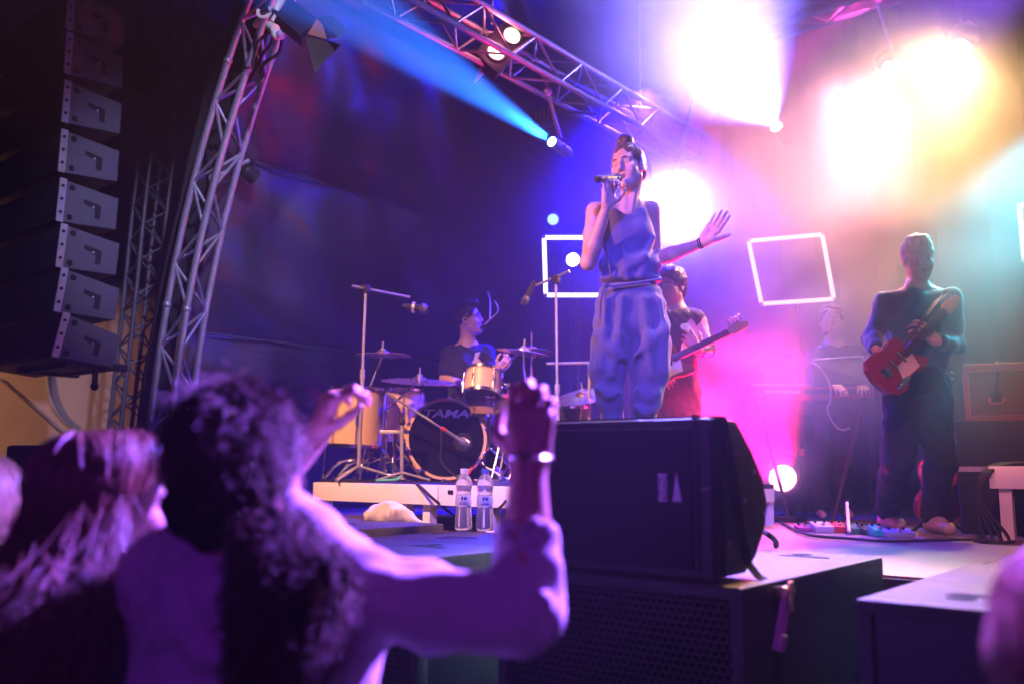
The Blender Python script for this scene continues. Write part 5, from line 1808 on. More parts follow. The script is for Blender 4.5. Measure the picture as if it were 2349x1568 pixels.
mic_stand('tall boom stand over the left of the drum kit', on(P(822, 1092, 6.05)), P(839, 662, 6.05), (P(808, 656, 6.0), P(940, 682, 6.2)), P(952, 706, 6.22), RGT * 0.95 - UP * 0.12, 'overhead', 'fat studio microphone hung over the kit from the tall boom', big=True)
mic_stand('microphone stand in the middle with an upturned boom', on(P(1282, 1150, 5.7), DECK), P(1275, 640, 5.7), (P(1306, 622, 5.62), P(1230, 655, 5.8)), P(1213, 672, 5.82), -RGT * 0.4 - UP * 0.9 - FWD * 0.1, 'vocal', 'dark microphone drooping from the boom by the white square frame')
vm = thing('vocal_gooseneck', 'thin curved microphone boom reaching the drummer\'s mouth', 'microphone', P(1130, 690, 6.7))
MB().tube(smoothline([P(1104, 752, 6.95), P(1118, 738, 6.95), P(1140, 717, 6.95), P(1141, 703, 6.95), P(1134, 690, 6.97)], 5), 0.006, 6).build('arm', mat('pale_metal', (0.6, 0.6, 0.64), 0.35, metal=0.5), vm, world=True)
MB().tube([P(1102, 754, 6.95), P(1112, 745, 6.95)], 0.014, 8).build('capsule', RUBBER, vm, world=True)
MB().tube(smoothline([P(1118, 668, 7.05), P(1124, 690, 7.05), P(1124, 730, 6.97)], 5), 0.006, 6).build('spring_arm', MATS['pale_metal'], vm, world=True)
MB().tube([P(1118, 668, 7.05), P(1090, 690, 7.6), on(P(1090, 1080, 7.6))], 0.008, 6).build('support', BLACK, vm, world=True)
tp = MB().tube([P(1255, 834, 6.3), P(1350, 832, 6.1)], 0.010, 8).build('cross_bar', STEEL, origin=P(1300, 834, 6.2))
tag(tp, 'thin pinkish cross bar behind the middle microphone stand', 'bar')
sup = thing('bar_support', 'slim upright holding the thin cross bar behind the singer', 'stand', on(P(1352, 1150, 6.1), DECK))
MB().tube([base_of(sup), P(1352, 830, 6.1)], 0.011, 8).build('upright', STEEL, sup, world=True)
tripod(sup, base_of(sup), 0, 0, 0.2, STEEL, 0.2)
ho_ = thing('hardware_bracket', 'flat metal bracket across the stands left of the bass drum', 'bracket', P(905, 990, 6.2))
MB().box((-0.1, -0.012, -0.012), (0.1, 0.012, 0.012), Matrix.Rotation(CAM_YAW, 4, 'Z'), bev=0.003).build('bar', STEEL, ho_)
MB().tube([(0, 0, -0.01), (0.0, 0.0, RIS - base_of(ho_).z + 0.004)], 0.012, 8).build('post', CHROME, ho_)
for k, (p0, p1, lab) in enumerate((((742, 1095), (812, 1062), 'curved chrome stand foot at the left end of the riser'), ((770, 1092), (830, 1070), 'second curved stand foot at the left end of the riser'))):
    a, c = on(P(p0[0], p0[1], 6.15)) + UP * 0.01, P(p1[0], p1[1], 6.35)
    o = MB().tube(smoothline([a, a.lerp(c, 0.35) + UP * 0.05, a.lerp(c, 0.75) + UP * 0.05, c + UP * 0.02], 5), 0.012, 8).build('stand_foot', CHROME, origin=a)
    tag(o, lab, 'stand foot', 'stand feet on the riser')
cable('floor_cable', [on(P(735, 1098, 6.1)) + UP * 0.006, on(P(800, 1093, 6.2)) + UP * 0.006, on(P(880, 1100, 6.02)) + UP * 0.006, on(P(960, 1092, 6.2)) + UP * 0.006], 0.007, 'black cable lying along the front of the riser')
cable('teal_cable', [on(P(862, 1106, 5.98)) + UP * 0.008, on(P(905, 1098, 6.02)) + UP * 0.012, on(P(918, 1094, 6.05)) + UP * 0.03], 0.011, 'pale teal cable end on the riser in front of the stands', mat('teal_rubber', (0.1, 0.5, 0.45), 0.4))
cable('drop_cable', [on(P(930, 1096, 6.0)) + UP * 0.01, PY(960, 1112, ry - 0.03), PY(1000, 1148, ry - 0.1), PZ(1050, 1186, DECK + 0.012), PZ(1090, 1188, DECK + 0.012), PY(1150, 1160, ry - 0.06), on(P(1180, 1125, 6.0)) + UP * 0.01], 0.008, 'dark cable hanging in a curve over the riser front')

# ------------------------------------------------------------------ tubes of light
TUBEW = emit('tube_light_white', (0.86, 0.84, 1.0), 2.6)
TUBEP = emit('tube_light_pink', (1.0, 0.62, 0.68), 1.5)


def square(label, corners, m, floor_z, stand_px):
    t = thing('square_light_frame', label, 'light frame', corners[3], group='square frames of light tubes on stands')
    n = len(corners)
    for i in range(n):
        a, c = corners[i], corners[(i + 1) % n]
        v = (c - a).normalized()
        MB().tube([a + v * 0.012, c - v * 0.012], 0.017, 10).build('light_tube', m, t, world=True)
        MB().ball(a, 0.02, n=8).build('corner_joint', WHITEWOOD, t, world=True)
        nn = (corners[1] - corners[0]).cross(corners[2] - corners[1]).normalized()
        if nn.dot(FWD) < 0:
            nn = -nn
        MB().tube([a + nn * 0.03, c + nn * 0.03], 0.011, 6).build('backing', BLACK, t, world=True)
    low = corners[2].lerp(corners[3], 0.5)
    MB().tube([low + FWD * 0.03, Vector((low.x, low.y, floor_z + 0.02)) + FWD * 0.03], 0.014, 8).build('pole', BLACK, t, world=True)
    MB().lathe([(0.2, 0), (0.2, 0.015), (0.03, 0.025)], Matrix.Translation(Vector((low.x, low.y, floor_z)) + FWD * 0.03), n=24).build('base', BLACK, t, world=True)
    return t


square('blue-white square frame of light tubes left of the singer', [P(1248, 545, 7.4), P(1400, 545, 7.45), P(1400, 677, 7.45), P(1252, 677, 7.4)], TUBEW, DECK, None)
square('pink-white tilted square frame of light tubes right of the singer', [P(1717, 553, 7.3), P(1886, 538, 7.3), P(1913, 686, 7.3), P(1747, 697, 7.3)], TUBEP, DECK, None)
square('pale square frame of light tubes cut by the right edge', [P(2338, 470, 6.9), P(2480, 462, 6.9), P(2492, 590, 6.9), P(2350, 598, 6.9)], emit('tube_light_teal', (0.75, 1.0, 0.95), 2.2), DECK, None)

# ------------------------------------------------------------------ keyboards, column, amplifier, guitars
REDM = mat('red_keyboard', (0.35, 0.02, 0.03), 0.35)
kb_ = thing('keyboard', 'red stage keyboard, its back panel to the crowd, on a stand', 'keyboard', P(1790, 900, 6.35))
def seen_box(lo_px, hi_px, d, th, name, m, parent, bev=0.006, rot=0.0):
    """upright box whose front face spans two pixels at depth d and reaches th away from the lens"""
    a, c = P(*lo_px, d), P(*hi_px, d)
    ctr = (a + c) / 2
    wv = (c - a).dot(RGT)
    hv = abs(a.z - c.z)
    M_ = Matrix.Translation(ctr - base_of(parent)) @ Matrix.Rotation(CAM_YAW + rot, 4, 'Z')
    return MB().box((-abs(wv) / 2, 0, -hv / 2), (abs(wv) / 2, th, hv / 2), M_, bev=bev).build(name, m, parent)
seen_box((1722, 908), (2005, 886), 6.4, 0.32, 'chassis', REDM, kb_)
seen_box((1740, 903), (1990, 892), 6.395, 0.004, 'back_panel', BLACK, kb_, 0)
for k in range(8):
    seen_box((1758 + k * 10, 901), (1765 + k * 10, 894), 6.39, 0.004, 'panel_mark', PAPER, kb_, 0)
kk = MB()
for i in range(30):
    M_ = Matrix.Translation(P(1735, 884, 6.55) - base_of(kb_)) @ Matrix.Rotation(CAM_YAW, 4, 'Z')
    kk.box((0.0235 * i, 0.04, 0.0), (0.0235 * i + 0.022, 0.17, 0.02), M_)
o = kk.build('keys', WHITEWOOD, kb_)
o['kind'] = 'stuff'
for sx in (1735, 1985):
    for s2 in (0, 1):
        p0, p1 = P(sx, 908, 6.45 + 0.2 * s2), P(sx - (sx - 1860) * 0.6, 1160, 6.5 + 0.2 * (1 - s2))
        p1.z = DECK + 0.012
        MB().tube([p0, p1], 0.014, 8).build('stand_leg', BLACK, kb_, world=True)
lid = thing('instrument_case_lid', 'dark flip-up lid of a case standing open on the keyboard desk', 'case lid', P(1930, 886, 6.5))
def slab(px4, d4, th, name, m, parent):
    q = [P(x, y, d) for (x, y), d in zip(px4, d4)]
    nn = (q[1] - q[0]).cross(q[3] - q[0]).normalized()
    if nn.dot(FWD) < 0:
        nn = -nn
    b = MB().add(q + [p + nn * th for p in q], [(0, 1, 2, 3), (7, 6, 5, 4), (0, 4, 5, 1), (1, 5, 6, 2), (2, 6, 7, 3), (3, 7, 4, 0)])
    return b.build(name, m, parent, world=True)
slab([(1862, 832), (2000, 862), (1986, 815), (1872, 818)][:1] + [(1866, 884), (2008, 880), (1980, 818)], [6.45, 6.4, 6.4, 6.5], 0.03, 'lid', mat('case_grey', (0.06, 0.06, 0.07), 0.5), lid)
MB().tube([P(1866, 826, 6.44), P(1979, 817, 6.49), P(2008, 879, 6.39)], 0.008, 6).build('edge_rail', STEEL, lid, world=True)
desk = thing('keyboard_desk', 'dark desk behind the red keyboard with a laptop shelf', 'desk', PZ(1790, 1185, DECK))
seen_box((1740, 838), (1850, 824), 6.8, 0.4, 'shelf', BLACK, desk)
seen_box((1750, 884), (1760, 838), 6.85, 0.03, 'bracket', BLACK, desk)
seen_box((1835, 884), (1845, 838), 6.85, 0.03, 'bracket', BLACK, desk)
seen_box((1730, 950), (2010, 912), 6.75, 0.04, 'apron', CLOTHBLK, desk)
for sx in (1735, 2000):
    seen_box((sx, 1165), (sx + 10, 912), 6.75, 0.05, 'leg', BLACK, desk)
cable('white_cable', [P(1862, 832, 6.36), P(1880, 842, 6.34), P(1902, 878, 6.33), P(1905, 915, 6.33), P(1898, 940, 6.35), P(1912, 970, 6.4), P(1930, 985, 6.4), P(1950, 980, 6.4)], 0.006, 'thin pale cable hanging from the open lid', mat('pale_cable', (0.4, 0.4, 0.44), 0.5))
# upright column speaker on a tripod
cs = thing('column_stand', 'tall dark wrapped column on a tripod in front of the keyboards', 'column', PZ(1845, 1190, DECK))
cb = base_of(cs)
cdp = depth(cb)
seen_box((1818, 936), (1856, 808), cdp, 0.13, 'column_head', BLACK, cs, rot=0.3)
MB().tube([P(1846, 940, cdp), cb + UP * 0.14], 0.028, 10).build('pole', BLACK, cs, world=True)
seen_box((1834, 1045), (1846, 1028), cdp - 0.04, 0.02, 'tape', mat('orange_tape', (0.6, 0.22, 0.12), 0.6), cs)
for v in (-RGT * 0.36 - FWD * 0.1, RGT * 0.3 - FWD * 0.05, FWD * 0.35):
    MB().tube([cb + UP * 0.36, cb + v + UP * 0.015], 0.017, 8).build('tripod_leg', BLACK, cs, world=True)
MB().tube([P(1790, 950, cdp), P(1832, 956, cdp)], 0.01, 8).build('arm', STEEL, cs, world=True)
# amplifier on a case
am = thing('guitar_amplifier', 'brown guitar amplifier with a pale border standing on a black case', 'amplifier', P(2300, 965, 5.5))
ad = 5.45
WINE = mat('wine_tolex', (0.42, 0.14, 0.09), 0.6, bump=0.3, bscale=300)
pa, pb2 = P(2216, 966, ad), P(2380, 836, ad)
aw, ah = (pb2 - pa).dot(RGT), pb2.z - pa.z
AM = Matrix.Rotation(CAM_YAW - 0.45, 4, 'Z')
am.location = pa
MB().box((0, 0.0, 0), (aw * 1.25, 0.26, ah), AM, bev=0.015).build('cabinet', WINE, am)
MB().box((0.03, -0.006, 0.035), (aw * 1.25 - 0.03, -0.001, ah - 0.05), AM, bev=0.0).build('grille_cloth', mat('grille_cloth', (0.2, 0.09, 0.065), 0.9, bump=0.6, bscale=250), am)
MB().box((0.025, -0.010, 0.028), (aw * 1.25 - 0.025, -0.003, 0.036), AM).box((0.025, -0.010, ah - 0.05), (aw * 1.25 - 0.025, -0.003, ah - 0.042), AM).box((0.022, -0.010, 0.028), (0.030, -0.003, ah - 0.042), AM).build('piping', mat('piping', (0.42, 0.2, 0.12), 0.5), am)
for k in (0.38, 0.45):
    MB().lathe([(0.012, 0), (0.012, 0.016), (0.009, 0.018)], AM @ Matrix.Translation((aw * k + 0.02, 0.10, ah)), n=12).build('knob', BRASS, am)
ac = thing('amplifier_case', 'black flight case under the guitar amplifier', 'case', (pa.x, pa.y, DECK))
MB().box((-0.06, -0.04, 0.0), (aw * 1.25 + 0.1, 0.42, pa.z - DECK), AM, bev=0.012).build('case_body', CLOTHBLK, ac)
MB().box((-0.064, -0.044, (pa.z - DECK) * 0.55), (aw * 1.25 + 0.104, -0.037, (pa.z - DECK) * 0.55 + 0.03), AM).build('edge_strip', STEEL, ac)
hm_ = thing('hanging_microphone', 'dark microphone hanging over the front of the amplifier', 'microphone', P(2286, 905, ad - 0.1))
MB().tube([P(2290, 835, ad - 0.02), P(2288, 850, ad - 0.08), P(2285, 892, ad - 0.09)], 0.011, 8).build('lead', BLACK, hm_, world=True)
MB().lathe([(0.022, 0.02), (0.03, -0.01), (0.026, -0.045), (0.001, -0.05)], n=16).build('body', RUBBER, hm_)
MB().tube([(-0.04, 0, -0.02), (-0.03, -0.02, -0.05), (0.03, -0.02, -0.05), (0.04, 0, -0.02)], 0.007, 6).build('clip', mat('red_clip', (0.7, 0.05, 0.06), 0.4), hm_)
# guitars waiting on stands behind the guitarist
def body_outline(k):
    pts_ = []
    for i in range(40):
        a = 2 * PI * i / 40
        r = 0.155 + 0.045 * math.cos(2 * a) - 0.02 * math.cos(a) - 0.022 * math.cos(4 * a)
        pts_.append((r * math.cos(a) * 1.15 * k, r * math.sin(a) * 1.0 * k))
    return pts_
ag = thing('semi_acoustic_guitar', 'dark red hollow bodied guitar resting on a stand behind the guitarist\'s legs', 'electric guitar', P(2150, 1118, 5.75))
Xg = (UP * 0.98 + RGT * 0.14 + FWD * 0.12).normalized()
Ng = (-FWD - Xg * (-FWD).dot(Xg)).normalized()
Mg = Matrix((Xg, Ng.cross(Xg), Ng)).transposed().to_4x4()
MB().prism(body_outline(1.0), -0.03, 0.03, Mg, bev=0.008).build('body', REDL, ag)
MB().box((0.15, -0.024, 0.02), (0.62, 0.024, 0.042), Mg, bev=0.006).build('neck', ROSE, ag)
MB().prism([(0.62, -0.03), (0.64, -0.04), (0.78, -0.045), (0.79, 0), (0.78, 0.045), (0.64, 0.04), (0.62, 0.03)], 0.02, 0.036, Mg, bev=0.003).build('headstock', ROSE, ag)
MB().box((-0.08, -0.03, 0.03), (-0.06, 0.03, 0.04), Mg).box((-0.14, -0.02, 0.03), (-0.13, 0.02, 0.038), Mg).build('bridge', CHROME, ag)
for i in range(6):
    x, s_ = 0.66 + 0.045 * (i % 3), -1 if i < 3 else 1
    MB().tube([Mg @ Vector((x, 0.035 * s_, 0.028)), Mg @ Vector((x, 0.068 * s_, 0.028))], 0.005, 6).build('tuner', CHROME, ag)
gsn = thing('guitar_stand', 'low black stand holding the hollow bodied guitar', 'stand', on(P(2152, 1180, 5.7), DECK))
gb = base_of(gsn)
gx = P(2150, 1165, 5.75)
MB().tube([gb + RGT * 0.16, gb + UP * 0.10 + FWD * 0.06, gb - RGT * 0.16], 0.011, 8).tube([gb + UP * 0.1 + FWD * 0.06, Vector((gb.x, gb.y, gx.z - 0.0)) - FWD * 0.02 - RGT * 0.07], 0.009, 8).tube([gb + UP * 0.1 + FWD * 0.06, Vector((gb.x, gb.y, gx.z)) - FWD * 0.02 + RGT * 0.07], 0.009, 8).tube([gb + UP * 0.1 + FWD * 0.06, gb + FWD * 0.25 + UP * 0.01], 0.009, 8).build('frame', BLACK, gsn, world=True)

# small riser at the right edge
rr = thing('side_riser', 'white edged low riser cut by the right edge, cables over its corner', 'riser', PZ(2290, 1240, DECK))
rb_ = base_of(rr)
rd = depth(rb_)
tz = P(2268, 1068, rd).z
cx = P(2268, 1080, rd)
MB().box((cx.x, cx.y, tz - 0.118), (cx.x + 0.9, cx.y + 0.03, tz), bev=0.003).box((cx.x, cx.y + 0.03, tz - 0.118), (cx.x + 0.03, cx.y + 1.2, tz), bev=0.003).build('front_board', WHITEWOOD, rr, world=True)
MB().box((cx.x + 0.03, cx.y + 0.03, tz - 0.03), (cx.x + 0.9, cx.y + 1.2, tz - 0.002)).build('deck_top', BLACK, rr, world=True)
for (x, y) in ((cx.x + 0.035, cx.y + 0.035), (cx.x + 0.8, cx.y + 0.035), (cx.x + 0.035, cx.y + 1.1)):
    MB().box((x, y, DECK + 0.001), (x + 0.06, y + 0.06, tz - 0.119)).build('leg', WHITEWOOD, rr, world=True)
for k in range(4):
    dx = 0.02 * k
    a = Vector((cx.x + 0.03 + dx, cx.y + 0.1, tz + 0.012))
    f_ = Vector((cx.x - 0.02 + dx * 2, cx.y - 0.06 - 0.02 * k, DECK + 0.012))
    cable('riser_cable', [a + Vector((0.2, 0.2, 0)), a, Vector((cx.x - 0.03 + dx * 0.5, cx.y - 0.03, tz - 0.05)), Vector((cx.x - 0.05 + dx * 0.4, cx.y - 0.05, (tz + DECK) / 2)), f_, f_ + Vector((0.15 - 0.1 * k, -0.08, 0))], 0.009,
          ['outermost black cable over the corner of the white riser', 'second black cable over the corner of the white riser', 'third black cable over the corner of the white riser', 'innermost black cable over the corner of the white riser'][k])['group'] = 'cables over the right riser'

# effect pedals and oddments on the floor
def pedal(px, py, wdt, dep, hgt, col, label, rotz=0.0, name='effects_pedal'):
    c = PZ(px, py, DECK)
    m = mat('pedal_' + '_'.join(str(int(v * 100)) for v in col), col, 0.35, metal=0.2)
    t = thing(name, label, 'effects pedal', c, (0, 0, CAM_YAW + rotz), group='effects pedals in front of the guitarist')
    MB().prism([(0, 0), (dep, 0), (dep, hgt), (0, hgt * 0.6)], -wdt / 2, wdt / 2, Matrix(((0, 0, 1, 0), (1, 0, 0, 0), (0, 1, 0, 0), (0, 0, 0, 1))), bev=0.004).build('housing', m, t)
    MB().lathe([(0.011, 0), (0.011, 0.012), (0.008, 0.015)], Matrix.Translation((0, dep * 0.25, hgt * 0.7)), n=12).build('footswitch', CHROME, t)
    for k in (-1, 1):
        MB().lathe([(0.008, 0), (0.008, 0.014)], Matrix.Translation((wdt * 0.25 * k, dep * 0.75, hgt * 0.9)), n=10).build('knob', BLACK, t)
    return t
pedal(1893, 1221, 0.11, 0.12, 0.06, (0.45, 0.42, 0.5), 'grey effects pedal with small switches, first from the left')
pedal(1930, 1221, 0.085, 0.12, 0.06, (0.6, 0.04, 0.06), 'red effects pedal second from the left')
pedal(1972, 1224, 0.085, 0.12, 0.055, (0.05, 0.22, 0.14), 'dark green effects pedal between the red and the turquoise one')
pedal(1997, 1226, 0.07, 0.11, 0.05, (0.05, 0.05, 0.06), 'small black effects pedal left of the turquoise one')
pedal(2024, 1230, 0.075, 0.12, 0.06, (0.02, 0.6, 0.5), 'turquoise effects pedal in front of the guitarist')
pedal(2068, 1232, 0.16, 0.09, 0.045, (0.3, 0.4, 0.62), 'wide pale blue effects pedal by the guitarist\'s shoe')
pedal(1850, 1219, 0.09, 0.1, 0.04, (0.3, 0.04, 0.2), 'low dark pink effects pedal by the tripod leg')
cable('stage_cable', [PZ(1790, 1196, DECK + 0.012), PZ(1850, 1224, DECK + 0.012), PZ(1950, 1234, DECK + 0.012), PZ(2040, 1240, DECK + 0.012), PZ(2140, 1238, DECK + 0.012), PZ(2240, 1236, DECK + 0.012)], 0.008, 'black cable running along the row of pedals')
stk = MB().tube([PZ(1948, 1218, DECK + 0.02), P(1943, 1152, depth(PZ(1948, 1218, DECK)) + 0.3)], 0.010, 6).build('pale_stick', WHITEWOOD, origin=PZ(1948, 1218, DECK))
tag(stk, 'thin pale stick leaning behind the red pedal', 'stick')

# water bottles and towel on the left subwoofer
PLA = bpy.data.materials.new('clear_plastic')
PLA.use_nodes = True
pb_n = PLA.node_tree.nodes['Principled BSDF']
pb_n.inputs['Base Color'].default_value = (0.92, 0.94, 0.98, 1)
pb_n.inputs['Roughness'].default_value = 0.12
pb_n.inputs['Transmission Weight'].default_value = 0.75
pb_n.inputs['IOR'].default_value = 1.3
LABELM = mat('bottle_label', (0.7, 0.72, 0.8), 0.5)
INKB = mat('blue_ink', (0.03, 0.03, 0.22), 0.5)
def bottle(vx, vy, h, capm, label):
    c = PZ(vx, vy, ZS + 0.003)
    t = thing('water_bottle', label, 'bottle', c, group='water bottles on the subwoofer')
    k = h / 0.222
    prof = [(0.028, 0.0), (0.0315, 0.004), (0.0325, 0.02), (0.031, 0.05), (0.028, 0.075), (0.0275, 0.085), (0.030, 0.115), (0.0275, 0.128), (0.0285, 0.145), (0.031, 0.160), (0.030, 0.175), (0.022, 0.193), (0.0135, 0.203), (0.0125, 0.210)]
    MB().lathe([(r * k, z * k) for r, z in prof], n=28).build('bottle_body', PLA, t)
    MB().lathe([((0.0302) * k, 0.088 * k), (0.0314 * k, 0.1 * k), (0.0312 * k, 0.118 * k), (0.0292 * k, 0.127 * k)], n=28, cap=False).build('label', LABELM, t)
    for i, (u, z, w_, hh) in enumerate(((0.0, 0.094, 0.5, 0.003), (0.0, 0.100, 0.42, 0.002), (-0.15, 0.108, 0.10, 0.014), (0.2, 0.110, 0.16, 0.010))):
        vs = []
        a0 = -PI / 2 + CAM_YAW + u
        for j in range(5):
            a = a0 + (j / 4 - 0.5) * w_ * 2
            for zz in (z, z + hh):
                vs.append((0.0319 * k * math.cos(a), 0.0319 * k * math.sin(a), zz * k))
        MB().add(vs, [(2 * j, 2 * j + 2, 2 * j + 3, 2 * j + 1) for j in range(4)]).build('label_print', INKB, t)
    MB().lathe([(0.0145 * k, 0.205 * k), (0.0145 * k, 0.222 * k), (0.012 * k, 0.2235 * k)], n=20).build('cap', capm, t)
    return t
d1 = depth(PZ(1063, 1213, ZS))
hb1 = 133 / FPX * d1
bottle(1063, 1214, hb1, mat('clear_cap', (0.7, 0.7, 0.75), 0.3), 'water bottle with a clear cap, left of the pair on the subwoofer')
bottle(1112, 1216, hb1, mat('blue_cap', (0.1, 0.15, 0.45), 0.3), 'water bottle with a blue cap, right of the pair on the subwoofer')
tw0 = PZ(905, 1206, ZS + 0.0)
tow = thing('white_towel', 'crumpled white towel lying on the subwoofer left of the bottles', 'towel', tw0)
b = Body(0.005)
dk = depth(tw0)
px_m = dk / FPX
for (x0, y0, rr_) in ((848, 1183, 14), (868, 1176, 17), (890, 1171, 20), (910, 1174, 19), (928, 1184, 15), (945, 1192, 10), (960, 1199, 8), (880, 1190, 16), (905, 1190, 16)):
    b.ell(P(x0, y0, dk), (rr_ * px_m * 1.2, rr_ * px_m * 1.5, rr_ * px_m), (RGT, FWD, UP), 0.03)
for (x0, y0, x1, y1) in ((865, 1160, 858, 1200), (885, 1158, 890, 1204), (918, 1162, 912, 1206), (930, 1172, 940, 1200)):
    b.cone(P(x0, y0, dk - 0.06), P(x1, y1, dk - 0.09), 0.008, 0.008, 0.02, sub=True)
b.build('cloth', mat('white_terry', (0.68, 0.66, 0.62), 0.9, bump=0.3, bscale=300), tow, noise=lump(41, 0.003, 40), cut=lambda lo, h, shp: np.broadcast_to((ZS + 0.001 - (lo[2] + h * np.arange(shp[2])))[None, None, :], shp))

# far left fill speaker behind the long haired woman
fl = thing('fill_speaker', 'black fill speaker at the far left behind the long haired woman', 'speaker', P(195, 1300, 5.2))
fb = base_of(fl)
fl.location.z = ZS + 0.003
ftop = P(195, 1022, 5.2).z
MB().box((-0.36, -0.25, 0), (0.36, 0.25, ftop - fl.location.z), Matrix.Rotation(0.45, 4, 'Z'), bev=0.02).build('cabinet', CABINET, fl)
MB().box((-0.33, -0.262, 0.03), (0.33, -0.251, ftop - fl.location.z - 0.03), Matrix.Rotation(0.45, 4, 'Z')).build('grille', MATS['dark_mesh'], fl)

# ------------------------------------------------------------------ lamp housings
HOUS = mat('lamp_housing', (0.02, 0.02, 0.024), 0.45, var=0.3)


def lamp(name, label, pos, aim, r, length, hot, hang=None, cat='stage light', group='stage lights', cluster=0, back=0.0, yoke=True, stand=False):
    """housing behind pos, glass disc just behind the light source, facing aim"""
    t = thing(name, label, cat, pos, group=group)
    d = (Vector(aim) - Vector(pos)).normalized()
    q = d.to_track_quat('Z', 'Y').to_matrix().to_4x4()
    z0 = -0.06 - back
    MB().lathe([(r * 0.8, z0 - length), (r * 1.15, z0 - length * 0.8), (r * 1.15, z0 - 0.01), (r * 1.22, z0), (r * 1.22, z0 + 0.012), (r * 1.02, z0 + 0.012), (r * 1.02, z0 - 0.006)], q, n=28).build('housing', HOUS, t)
    if cluster:
        for k in range(cluster):
            a = 2 * PI * k / max(1, cluster - 1)
            rr_ = 0 if k == 0 else r * 0.72
            MB().lathe([(r * 0.30, z0 + 0.004), (r * 0.30, z0 + 0.010), (r * 0.2, z0 + 0.016), (0.001, z0 + 0.018)], q @ Matrix.Translation((rr_ * math.cos(a), rr_ * math.sin(a), 0)), n=12).build('lens', hot, t)
    else:
        MB().lathe([(r, z0 + 0.002), (r, z0 + 0.008), (r * 0.7, z0 + 0.018), (0.001, z0 + 0.024)], q, n=28).build('lens', hot, t)
    if yoke:
        yv_ = UP - d * UP.dot(d)
        yv_ = yv_.normalized()
        sd = d.cross(yv_).normalized()
        c = d * (z0 - length * 0.45)
        top_ = c + UP * (r * 1.9)
        MB().tube([c + sd * r * 1.25, c + sd * r * 1.35 + UP * r * 1.2, top_ + sd * r * 0.6, top_ - sd * r * 0.6, c - sd * r * 1.35 + UP * r * 1.2, c - sd * r * 1.25], r * 0.13, 8).build('yoke', HOUS, t)
        if hang is not None:
            MB().tube([top_, Vector(hang) - Vector(pos)], 0.016, 8).ball(Vector(hang) - Vector(pos), 0.035, n=8).build('clamp', STEEL, t)
    if stand:
        low = d * (z0 - length * 0.5) + Vector((0, 0, -r * 1.2))
        fl_ = Vector((low.x, low.y, DECK + 0.02 - Vector(pos).z))
        MB().tube([low, fl_], 0.016, 8).lathe([(0.18, -0.02), (0.18, 0.0), (0.03, 0.012)], Matrix.Translation(fl_), n=20).build('stand', HOUS, t)
    return t


def px(r, d):
    return r * d / FPX


H_WW = emit('lens_white', (1.0, 0.97, 1.0), 14)
H_BL = emit('lens_blue', (0.45, 0.85, 1.0), 9)
H_WARM = emit('lens_warm', (1.0, 0.62, 0.42), 9)
H_PINK = emit('lens_pink', (1.0, 0.35, 0.7), 14)
H_AMB = emit('lens_amber', (1.0, 0.85, 0.6), 14)
lamp('moving_head', 'moving head throwing the long blue beam to the upper left', L_BLUEBEAM, P(760, -20, 4.7), px(12, 6.6), 0.26, H_BL, hang=(-3.98, 5.25, 4.27))
lamp('moving_head', 'moving head with the wide white beam above the singer', L_WHITE, P(1640, 60, 7.4), px(13, 8.4), 0.26, H_WW, hang=(-3.5, 7.5, 5.33))
lamp('moving_head', 'moving head shining white straight at the lens behind the singer', L_BACK, P(1500, 600, 4.5), px(22, 8.2), 0.26, H_WW, hang=(-3.8, 7.45, 5.33))
lamp('moving_head', 'large warm lamp at the upper right, its beam falling to the left', L_WARM, P(1960, 520, 5.4), px(30, 6.6), 0.30, H_AMB, hang=(-1.6, 7.4, 5.33))
lamp('led_wash', 'round cluster of small warm lenses at the upper right', L_WASH, P(1175, 784, 0.5), px(29, 7.2), 0.16, emit('lens_rose', (1.0, 0.8, 0.75), 7), hang=(-2.2, 7.5, 5.33), cluster=7)
lamp('floor_wash', 'lamp on the stage floor blazing pink up to the left', L_FLOOR, P(1400, 700, 3.6), px(30, 6.6), 0.16, H_PINK)
MB().box((-0.14, -0.1, 0), (0.14, 0.1, 0.04), Matrix.Translation((L_FLOOR.x, L_FLOOR.y, DECK)), bev=0.006).build('floor_plate', HOUS, origin=(0, 0, 0))
fp = bpy.data.objects['floor_plate']
tag(fp, 'flat black base plate under the pink floor lamp', 'base plate')
lamp('profile_spot', 'small lamp showing through the white square frame', L_LAMP, P(1420, 720, 6.5), px(15, 8.6), 0.16, H_WW, stand=True)
lamp('profile_spot', 'blue-white lamp just above the corner of the white square frame', L_PROFILE, P(1230, 620, 6.0), px(13, 8.9), 0.2, emit('lens_ice', (0.4, 0.65, 1.0), 1.6), stand=True)
# twin blinder
bl = thing('twin_blinder', 'black two lamp blinder glowing peach on the roof truss', 'stage light', (L_BLIND1 + L_BLIND2) / 2, group='stage lights')
bc = (L_BLIND1 + L_BLIND2) / 2
up_ = (L_BLIND1 - L_BLIND2).normalized()
dn_ = (-FWD * 1.0 - UP * 0.3)
dn_ = (dn_ - up_ * dn_.dot(up_)).normalized()
Mb = Matrix((up_, dn_.cross(up_), dn_)).transposed().to_4x4()
MB().box((-0.22, -0.115, -0.16), (0.22, 0.115, -0.03), Mb, bev=0.015).build('housing', HOUS, bl)
for lp in (L_BLIND1, L_BLIND2):
    c = Mb.inverted() @ (lp - bc)
    MB().lathe([(0.078, -0.03), (0.078, -0.014), (0.066, -0.014), (0.066, -0.026)], Mb @ Matrix.Translation((c.x, 0, 0)), n=24, cap=False).build('rim', HOUS, bl)
    MB().lathe([(0.060, -0.026), (0.052, -0.012), (0.001, -0.004)], Mb @ Matrix.Translation((c.x, 0, 0)), n=24).build('lens', H_WARM, bl)
